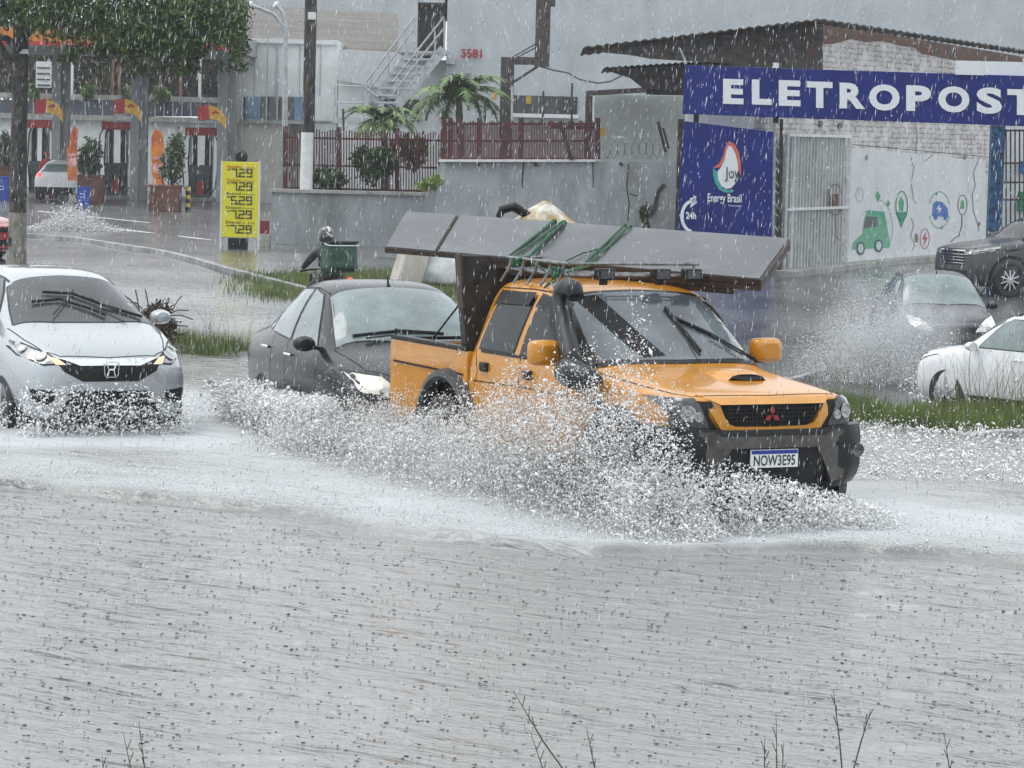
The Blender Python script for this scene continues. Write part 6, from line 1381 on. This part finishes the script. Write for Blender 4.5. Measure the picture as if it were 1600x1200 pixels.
# ripples, then the pocks the rain drives into the surface
n1 = noi(5.5, 4, (.5, 1.5, 1)); n2 = noi(24, 4, (.6, 1.3, 1)); bp1 = N('Bump'); bp1.inputs['Strength'].default_value = .8; bp1.inputs['Distance'].default_value = .045; L(n1.outputs[0], bp1.inputs['Height'])
bp2 = N('Bump'); bp2.inputs['Strength'].default_value = .7; bp2.inputs['Distance'].default_value = .012; L(n2.outputs[0], bp2.inputs['Height']); L(bp1.outputs[0], bp2.inputs['Normal'])
vo = N('TexVoronoi'); vo.inputs['Scale'].default_value = 9.5; vo.inputs['Randomness'].default_value = 1; mpv = N('Mapping'); L(tc.outputs['Object'], mpv.inputs[0]); mpv.inputs['Scale'].default_value = (1, .8, 0); L(mpv.outputs[0], vo.inputs['Vector'])
rv = N('ValToRGB'); e = rv.color_ramp.elements; e[0].position = 0; e[0].color = (0, 0, 0, 1); e[1].position = .12; e[1].color = (.5, .5, .5, 1)
for ps_, c_ in ((.045, .1), (.065, .9), (.09, .5)): q = e.new(ps_); q.color = (c_, c_, c_, 1)
L(vo.outputs['Distance'], rv.inputs[0]); bp3 = N('Bump'); bp3.inputs['Strength'].default_value = .3; bp3.inputs['Distance'].default_value = .006; L(rv.outputs[0], bp3.inputs['Height']); n3 = noi(1.5, 3, (.55, 3.2, 1)); r3 = N('ValToRGB'); r3.color_ramp.elements[0].position = .56; r3.color_ramp.elements[0].color = (0, 0, 0, 1); r3.color_ramp.elements[1].position = .72; L(n3.outputs[0], r3.inputs[0])
bp4 = N('Bump'); bp4.inputs['Strength'].default_value = .9; bp4.inputs['Distance'].default_value = .05; L(r3.outputs[0], bp4.inputs['Height']); L(bp2.outputs[0], bp4.inputs['Normal']); L(bp4.outputs[0], bp3.inputs['Normal']); L(bp3.outputs[0], b.inputs['Normal'])
medv = np.where(X < -3.7, 38 + (-3.7 - X) * .8, np.maximum(30.3, 38 - (X + 3.7) * .98)); keep = (Y < medv + .6)[:-1, :-1].ravel(); F = F[keep]
wo = npmesh('flood_water', np.stack([X, Y, Z], -1).reshape(-1, 3), F, WM, smooth=True, kind='structure')
fa = wo.data.attributes.new('foam', 'FLOAT', 'POINT'); fa.data.foreach_set('value', foam.ravel().astype(np.float32))
# ================================================================== droplets
def droplets(name, P, r, m, stretch=None, dirv=None, **k):
    """octahedral drops; stretch = elongation along dirv"""
    n = len(P); r = np.asarray(r)[:, None]
    ax = RNG.normal(size=(n, 3)) if dirv is None else np.broadcast_to(np.array(dirv, float), (n, 3)) + RNG.normal(size=(n, 3)) * .10
    ax = ax / np.linalg.norm(ax, axis=1)[:, None]; u = np.cross(ax, RNG.normal(size=(n, 3))); u /= np.linalg.norm(u, axis=1)[:, None]; w = np.cross(ax, u)
    s = (1 + RNG.gamma(1.5, .5, (n, 1)) if stretch is None else np.asarray(stretch)[:, None])
    V = np.stack([P + ax * r * s, P - ax * r * s, P + u * r, P - u * r, P + w * r, P - w * r], 1).reshape(-1, 3)
    f = np.array([(0, 2, 4), (0, 4, 3), (0, 3, 5), (0, 5, 2), (1, 4, 2), (1, 3, 4), (1, 5, 3), (1, 2, 5)])
    F = (np.arange(n)[:, None, None] * 6 + f[None]).reshape(-1, 3)
    return npmesh(name, V, F, m, smooth=True, kind='stuff', **k)
def dropmat(name, c, glassy):
    M = bpy.data.materials.new(name); M.use_nodes = True; t = M.node_tree; L = t.links.new; b = t.nodes['Principled BSDF']
    b.inputs['Base Color'].default_value = (*c, 1); b.inputs['Roughness'].default_value = .12; b.inputs['IOR'].default_value = 1.33; b.inputs['Specular IOR Level'].default_value = .9
    g = t.nodes.new('ShaderNodeNewGeometry'); r_ = t.nodes.new('ShaderNodeValToRGB'); r_.color_ramp.interpolation = 'CONSTANT'; r_.color_ramp.elements[0].color = (0, 0, 0, 1); r_.color_ramp.elements[1].position = 1 - glassy; r_.color_ramp.elements[1].color = (1, 1, 1, 1)
    L(g.outputs['Random Per Island'], r_.inputs[0]); L(r_.outputs[0], b.inputs['Transmission Weight']); return M
DM = dropmat('spray_water', (.95, .95, .95), .25); DW = dropmat('white_spray', (.72, .73, .74), .15)
DF = dropmat('fine_spray', (.55, .54, .52), .25)
ex = [-6.5, -6.2, -5.7, -5.2, -4.7, -3.7, -2.9, -2.2, -1.4, -.87, -.53, -.19, .18, .4, .62, .85, 1.1]
ez = [.14, .22, .36, .60, .72, .62, .72, .76, .92, 1.10, 1.26, 1.30, 1.22, .98, .58, .35, .16]
def plume(n, x0, x1, y0, ys, topf, side=-1, pw=.8, lump_=.35, seed=0):
    x = RNG.uniform(x0, x1, n); y = y0 + np.abs(RNG.normal(size=n)) * ys
    top = np.interp(x, ex, ez) if topf is None else np.interp(x, *topf)
    nz_ = fbm(x * 2.3 + seed, y * 2 + seed, 4, seed)
    jet = fbm(x * 9 - y * 3 + seed, y * 1.5, 3, seed + 5); top = top * (1 - lump_ + 2 * lump_ * nz_) * (.70 + .75 * jet ** 2 * 1.6) * (1 - .18 * np.clip((y - y0) / (ys * 2), 0, 1)); u = RNG.random(n) ** pw
    z = WZ + (top - WZ) * u; o = RNG.random(n) < .05; z[o] += RNG.exponential(.12, o.sum())
    return x, side * y, z
def from_truck(x, y, z): return np.stack([TX + cT * x - sT * y, TY + sT * x + cT * y, z], 1)
n = 74000; x, y, z = plume(n, -6.1, 1.0, .93, .32, None, pw=1.15, seed=3); P = from_truck(x, y, z)
droplets('splash', P, RNG.gamma(2.2, .0014, n) + .0013, DM, label='spray of large water drops thrown up along the side of the orange pickup', cat='splash')
n = 32000; x, y, z = plume(n, -6.4, 1.1, .93, .42, None, pw=1.7, seed=3); P = from_truck(x, y, z)
droplets('fine_splash', P, RNG.gamma(2.2, .0009, n) + .0009, DF, label='fine spray filling the splash beside the orange pickup', cat='splash')
# the torn sheets of muddy water the wheels throw outwards
gx = np.linspace(-5.9, .75, 420); gs = np.linspace(0, 1, 26); GX, GS = np.meshgrid(gx, gs, indexing='ij')
tp = np.interp(GX, ex, ez); rag = fbm(GX * 3.1, GS * 0 + 2.2, 4, 51); rag2 = fbm(GX * 11, GS * 3, 3, 52)
GZ = WZ - .04 + (tp - WZ) * GS * (.30 + .55 * rag) + (rag2 - .5) * .05 * GS; GY = -(.95 + .34 * GS * (1.2 - .5 * GS) + .16 * (fbm(GX * 4, GS * 4, 3, 53) - .5) + .05 * (fbm(GX * 16, GS * 14, 2, 54) - .5))
idg = np.arange(GX.size).reshape(GX.shape); Fg = np.stack([idg[:-1, :-1], idg[1:, :-1], idg[1:, 1:], idg[:-1, 1:]], -1).reshape(-1, 4)
hole = (fbm(GX * 6, GS * 7, 3, 55) > (.66 - .22 * GS))[:-1, :-1].ravel(); MUD = mat('muddy_water', (.20, .175, .145), .12, nz=(9, .45), c2=(.42, .41, .39), bump=(30, .8, .03), spec=.6)
npmesh('water_sheet', from_truck(GX.ravel(), GY.ravel(), GZ.ravel()), Fg[~hole], MUD, smooth=True, kind='stuff', label='torn sheet of muddy water thrown out along the pickup side', cat='splash')
# in front of the bumper, and low along the water line
n = 15000; x = RNG.uniform(.05, .65, n); y = RNG.uniform(-1.5, .8, n); top = (.50 - .20 * np.clip(x, 0, 2)) * (1.1 - .75 * np.clip((y + .4) / 1.3, 0, 1)); z = WZ - .02 + np.clip(top, .06, 1) * RNG.random(n) ** 1.1
droplets('bow_splash', from_truck(x, y, z), RNG.gamma(2.2, .0018, n) + .0014, DM, label='drops thrown up in front of the pickup bumper', cat='splash')
n = 30000; xx = RNG.uniform(-4.5, 5.0, n); dd = RNG.exponential(1.1, n); yv = ridge(xx) + dd; z = WZ + .05 + RNG.exponential(.022, n) * (1 + .8 * fbm(xx * 2, yv * 2, 3, 77))
droplets('wake_spray', np.stack([xx, yv, z], 1), RNG.gamma(2, .0010, n) + .0008, DW, label='low band of spray dancing on the wake in front of the pickup', cat='spray')
# far side, right of the truck towards the grass, and the other vehicles
n = 9000; xx = RNG.uniform(2.6, 6.2, n); yv = RNG.uniform(25.5, 30.6, n); z = WZ + .01 + RNG.exponential(.035, n) * np.clip((yv - 25) / 4, .2, 1.3)
droplets('verge_spray', np.stack([xx, yv, z], 1), RNG.gamma(2, .0022, n) + .002, DM, label='drops falling on the flooded strip before the grass at the right', cat='spray')
def around(ox, oy, yaw, n, gen):
    c, s = math.cos(R(yaw)), math.sin(R(yaw)); x, y, z = gen(n); return np.stack([ox + c * x - s * y, oy + s * x + c * y, z], 1)
def gfit(n):
    x = np.where(RNG.random(n) < .6, RNG.uniform(.0, .35, n), RNG.uniform(-3.6, 0, n)); f = x > 0; y = np.where(f, RNG.uniform(-.9, .72, n), -(.88 + np.abs(RNG.normal(size=n)) * .2)); z = WZ - .05 + np.where(f, .44, .36) * RNG.random(n) ** 1.5 * (.5 + fbm(x * 3, y * 4, 3, 8)); return x, y, z
P = around(-3.66, 27.93, -66.95, 8000, gfit); droplets('splash', P, RNG.gamma(2.2, .0020, len(P)) + .0016, DM, label='spray breaking under the front bumper of the silver hatchback', cat='splash')
def gsed(n):
    x = RNG.uniform(-3.5, .3, n); y = -(.88 + np.abs(RNG.normal(size=n)) * .16); z = WZ + (.48 + .04 * x) * RNG.random(n) ** .8 * (.7 + .6 * fbm(x * 3, y * 3, 3, 15)); return x, y, z
P = around(-.72, 26.9, -71, 15000, gsed); droplets('splash', P, RNG.gamma(2.4, .0022, len(P)) + .0018, DM, label='spray along the side of the black sedan', cat='splash')
# far plume beside the dark hatchback
n = 60000; cH = at(1375, 560, 52); g = RNG.normal(size=(n, 3)); u = RNG.random(n)
px = cH.x - .9 + u * 1.9 + g[:, 0] * .35; pz = -1.1 + np.abs(g[:, 2]) * (.25 + .45 * np.exp(-((u - .45) / .3) ** 2)); py = 52 + g[:, 1] * .7
droplets('far_spray', np.stack([px, py, pz], 1), RNG.gamma(2, .0018, n) + .0014, DW, label='white plume of fine spray thrown up beside the dark hatchback', cat='spray')
n = 12000; px = RNG.uniform(cH.x + .2, 11, n); py = RNG.uniform(43.5, 54, n); pz = -1.2 + RNG.exponential(.16, n); droplets('far_spray', np.stack([px, py, pz], 1), RNG.gamma(2, .0035, n) + .003, DM, label='scattered drops over the far flooded lane by the white crossover', cat='spray')
n = 6000; q = gnd(115, 360); px = q.x + RNG.normal(size=n) * .55; py = q.y + RNG.normal(size=n) * .6; pz = terr(q.x, q.y) + np.abs(RNG.normal(size=n)) * .32 * np.exp(-((px - q.x) / .8) ** 2); droplets('far_spray', np.stack([px, py, pz], 1), RNG.gamma(2, .004, n) + .003, DW, label='small fan of spray on the road in front of the fuel station', cat='spray')
# mist hanging in the spray
def mist(name, c, d, dens, label, rz=0, col=(.9, .92, .94), sc=2.2):
    o = lump(name, None, (0, 0, 0), d, None, seed=len(name), amp=.16, flatb=False, label=label, kind='stuff'); o.location = c; o.rotation_euler = (0, 0, rz); o.data.materials.clear()
    M = bpy.data.materials.new(name + '_air'); M.use_nodes = True; t = M.node_tree; t.nodes.remove(t.nodes['Principled BSDF']); v = t.nodes.new('ShaderNodeVolumePrincipled'); v.inputs['Color'].default_value = (*col, 1); v.inputs['Anisotropy'].default_value = .2
    tc = t.nodes.new('ShaderNodeTexCoord'); mp = t.nodes.new('ShaderNodeMapping'); t.links.new(tc.outputs['Object'], mp.inputs[0]); mp.inputs['Scale'].default_value = (2 / d[0], 2 / d[1], 2 / d[2])
    ln = t.nodes.new('ShaderNodeVectorMath'); ln.operation = 'LENGTH'; t.links.new(mp.outputs[0], ln.inputs[0])
    n = t.nodes.new('ShaderNodeTexNoise'); n.inputs['Scale'].default_value = sc; n.inputs['Detail'].default_value = 3; t.links.new(tc.outputs['Object'], n.inputs['Vector'])
    mr = t.nodes.new('ShaderNodeMapRange'); mr.inputs['From Min'].default_value = .95; mr.inputs['From Max'].default_value = .15; mr.inputs['To Min'].default_value = 0; mr.inputs['To Max'].default_value = dens; t.links.new(ln.outputs['Value'], mr.inputs['Value'])
    m2 = t.nodes.new('ShaderNodeMapRange'); m2.inputs['From Min'].default_value = .38; m2.inputs['From Max'].default_value = .62; t.links.new(n.outputs[0], m2.inputs['Value'])
    mu = t.nodes.new('ShaderNodeMath'); mu.operation = 'MULTIPLY'; t.links.new(mr.outputs[0], mu.inputs[0]); t.links.new(m2.outputs[0], mu.inputs[1]); t.links.new(mu.outputs[0], v.inputs['Density']); t.links.new(v.outputs[0], t.nodes['Material Output'].inputs['Volume'])
    o.data.materials.append(M); return o
q = from_truck(np.array([-2.6]), np.array([-1.35]), np.array([.34]))[0]
if MIST:
    mist('spray_mist', tuple(q), (6.8, 1.1, .95), .5, 'white mist inside the splash beside the orange pickup', R(TYAW), sc=2.5)
    mist('far_mist', (cH.x + .2, 52, -.35), (3.0, 1.6, 2.2), 2.2, 'white mist in the plume beside the dark hatchback', 0, sc=1.6)
# ================================================================== rain in the air
n = 26000; d = 9 * (95 / 9.0) ** RNG.random(n); u = RNG.uniform(-.185, .185, n) * (d + 4); vv = RNG.uniform(-.20, .06, n)
z = CAMH + vv * d; ok = z > .2; RM_ = dropmat('rain_drop', (.70, .72, .74), .45)
P = np.stack([u, d, z], 1)[ok]; dd = d[ok]; r = (.0007 + .000044 * dd) * (.4 + 1.1 * RNG.random(len(dd)) ** 1.5)
droplets('rain', P, r, RM_, stretch=.0013 * dd * (.3 + 1.3 * RNG.random(len(dd))) / r, dirv=(.10, .0, 1), label='rain falling through the whole view', cat='rain')
# small crowns the drops kick up from the flood
n = 5200; d = RNG.uniform(11.5, 26, n); x = RNG.uniform(-.2, .2, n) * d; zz = WZ + .008; k6 = []
V = []; F = []
for i in range(n):
    if d[i] > ridge(x[i]) - .2: continue
    r0 = random.choice((.003, .004, .005, .006, .009)) * random.uniform(.8, 1.1); h = random.uniform(.001, .004); zz = wz(x[i], d[i]) + .001; o = len(V); m = 6
    for k in range(m): a = 2 * math.pi * k / m; V.append((x[i] + r0 * math.cos(a), d[i] + r0 * math.sin(a), zz - .009)); V.append((x[i] + r0 * 1.25 * math.cos(a), d[i] + r0 * 1.25 * math.sin(a), zz + h * random.uniform(.4, 1)))
    for k in range(m): k2 = (k + 1) % m; F.append((o + 2 * k, o + 2 * k2, o + 2 * k2 + 1, o + 2 * k + 1))
npmesh('raindrop_splashes', V, F, mat('splash_crown', (.21, .205, .195), .15, nz=(30, .6), c2=(.5, .52, .53), ramp=(.5, .7)), kind='stuff', label='little crowns kicked up by raindrops on the flood', cat='splash')
# ================================================================== grass
GR = mat('grass_blade', (.10, .18, .035), .5, nz=(1.5, .5), c2=(.19, .28, .06)); GD = mat('grass_dry', (.20, .18, .09), .6, nz=(3, .4))
def blades(name, pts, h, w, m, lean=.35, mi=None, segs=3, **k):
    n = len(pts); P = np.asarray(pts); a = RNG.uniform(0, 2 * np.pi, n); H = h * (.45 + .8 * RNG.random(n)); ln = lean * H * RNG.random(n); dx, dy = np.cos(a) * ln, np.sin(a) * ln; b = RNG.uniform(0, 2 * np.pi, n); wx, wy = np.cos(b) * w / 2, np.sin(b) * w / 2
    rows = []
    for s in range(segs + 1):
        f = s / segs; cx, cy, cz = P[:, 0] + dx * f * f * 1.2, P[:, 1] + dy * f * f * 1.2, P[:, 2] + H * f * (1 - .15 * f * lean); t_ = (1 - f) * .9 + .1
        rows += [np.stack([cx - wx * t_, cy - wy * t_, cz], 1), np.stack([cx + wx * t_, cy + wy * t_, cz], 1)]
    V = np.stack(rows, 1).reshape(-1, 3); q = np.array([(2 * s, 2 * s + 1, 2 * s + 3, 2 * s + 2) for s in range(segs)]); F = (np.arange(n)[:, None, None] * (2 * segs + 2) + q[None]).reshape(-1, 4)
    if mi is not None: mi = np.repeat((RNG.random(n) < mi).astype(int), segs)
    return npmesh(name, V, F, m, mi=mi, kind='stuff', **k)
def scatter(n, x0, x1, off0, off1, dens=None, seed=0):
    out = []
    while len(out) < n:
        x = random.uniform(x0, x1); o = random.uniform(off0, off1); y = median(x) + o
        if random.random() > (noise.noise(Vector((x * 1.1, y * 1.1, seed))) * 1.6 + .55): continue
        out.append((x, y, terr(x, y) - .02))
    return out
blades('grass', scatter(22000, 2.2, 6.5, -.4, 1.3), .17, .010, [GR, GD], mi=.2, label='wet green grass on the median at the right of the pickup', cat='grass')
blades('grass', scatter(5000, -7.0, -2.2, -.6, .8, seed=4), .20, .011, [GR, GD], mi=.25, label='wet grass strip between the silver and the black car', cat='grass')
blades('tall_grass', scatter(330, 2.4, 5.4, -.1, 1.2, seed=9), .85, .007, [GD, GR], .5, mi=.3, segs=5, label='thin tall grass stalks rising over the median beside the pickup', cat='grass')
blades('tall_grass', scatter(60, -3.9, -2.4, -.3, .5, seed=2), .7, .007, [GD, GR], .5, mi=.3, segs=5, label='a few tall stalks on the median left of the black sedan', cat='grass')
vg = []
while len(vg) < 15000:
    u = random.uniform(395, 800); v = random.uniform(426, 466)
    if v > 432 + (u - 395) * .16 + 26 or (u < 560 and v < 428 + (560 - u) * .02): continue
    d = ray(u, v); p = Vector((d.x, d.y, d.z)) * (60 / d.y)
    t_ = 58
    Pq = gnd(u, v) if len(vg) % 3 == 0 else Vector((base.x + random.uniform(-.5, .5), base.y + random.uniform(-.8, .8), 0))
    base = Pq; vg.append((Pq.x, Pq.y, terr(Pq.x, Pq.y) - .02))
blades('grass', vg, .16, .022, [GR, GD], mi=.3, label='grass on the verge behind the motorcycle rider', cat='grass')
# dry stalks right in front of the camera, each growing from the near bank
SOIL = bpy.data.materials['soil']; STK = mat('dry_stalk', (.10, .075, .045), .8, nz=(20, .4))
bk_ = npmesh('near_bank', [(-8, 2, -.1), (8, 2, -.1), (8, 9.2, -.1), (-8, 9.2, -.1), (-8, 2, .42), (8, 2, .42), (8, 8.6, .40), (-8, 8.6, .40)], [(4, 5, 6, 7), (7, 6, 2, 3), (0, 1, 5, 4)], SOIL, kind='structure')
for lb, st_ in (('pair of thin stalks at the lower left corner', [((230, 1230), (217, 1128)), ((213, 1240), (192, 1143)), ((163, 1240), (160, 1182))]),
    ('long bent stalk leaning left, tallest at the bottom middle', [((900, 1230), (850, 1160), (802, 1080)), ((858, 1230), (830, 1148))]),
    ('single short stalk right of the long bent one', [((935, 1230), (916, 1135))]),
    ('cluster of upright stalks at the bottom, between the bent stalk and the crossing pair', [((1194, 1230), (1195, 1150)), ((1214, 1230), (1213, 1124)), ((1222, 1230), (1224, 1160))]),
    ('two stalks opening like a V at the bottom right', [((1318, 1230), (1312, 1160), (1302, 1078)), ((1326, 1230), (1345, 1160), (1361, 1108))]),
    ('lone faint stalk nearest the right edge at the bottom', [((1488, 1230), (1475, 1145))])):
    q = at(*st_[0][0], 8.3); t = thing('dry_stalk', lb, 'plant', (q.x, 8.3, .4), 0, 'dry stalks on the near bank')
    for s in st_:
        P = [at(u, v, 8.3) - Vector((q.x, 8.3, .4)) for u, v in s]; P = [Vector((P[0].x + (P[0].x - P[-1].x) * .1, 0, 0))] + P
        mb = MB(); mb.tube(P, [.0030] + [.0023] * (len(P) - 2) + [.0007], 5); mb.build('stem', STK, t, smooth=True)
        mb = MB()
        for k in range(3): b_ = P[-2].lerp(P[-1], .3 + .2 * k); mb.tube([b_, b_ + Vector((random.uniform(-.015, .015), 0, .03))], .0012, 4)
        mb.build('twig', STK, t)
# ================================================================== rain-filled air
if HAZE:
    mb = MB(); mb.box((0, 210, 6), (700, 440, 15)); hz = mb.build('haze', [], None, kind='stuff', label='rain haze thickening with distance', cat='haze')
    M = bpy.data.materials.new('haze_air'); M.use_nodes = True; t = M.node_tree; t.nodes.remove(t.nodes['Principled BSDF']); v = t.nodes.new('ShaderNodeVolumePrincipled'); v.inputs['Color'].default_value = (.86, .89, .92, 1); v.inputs['Density'].default_value = HAZE; v.inputs['Anisotropy'].default_value = .3
    t.links.new(v.outputs[0], t.nodes['Material Output'].inputs['Volume']); hz.data.materials.clear(); hz.data.materials.append(M)
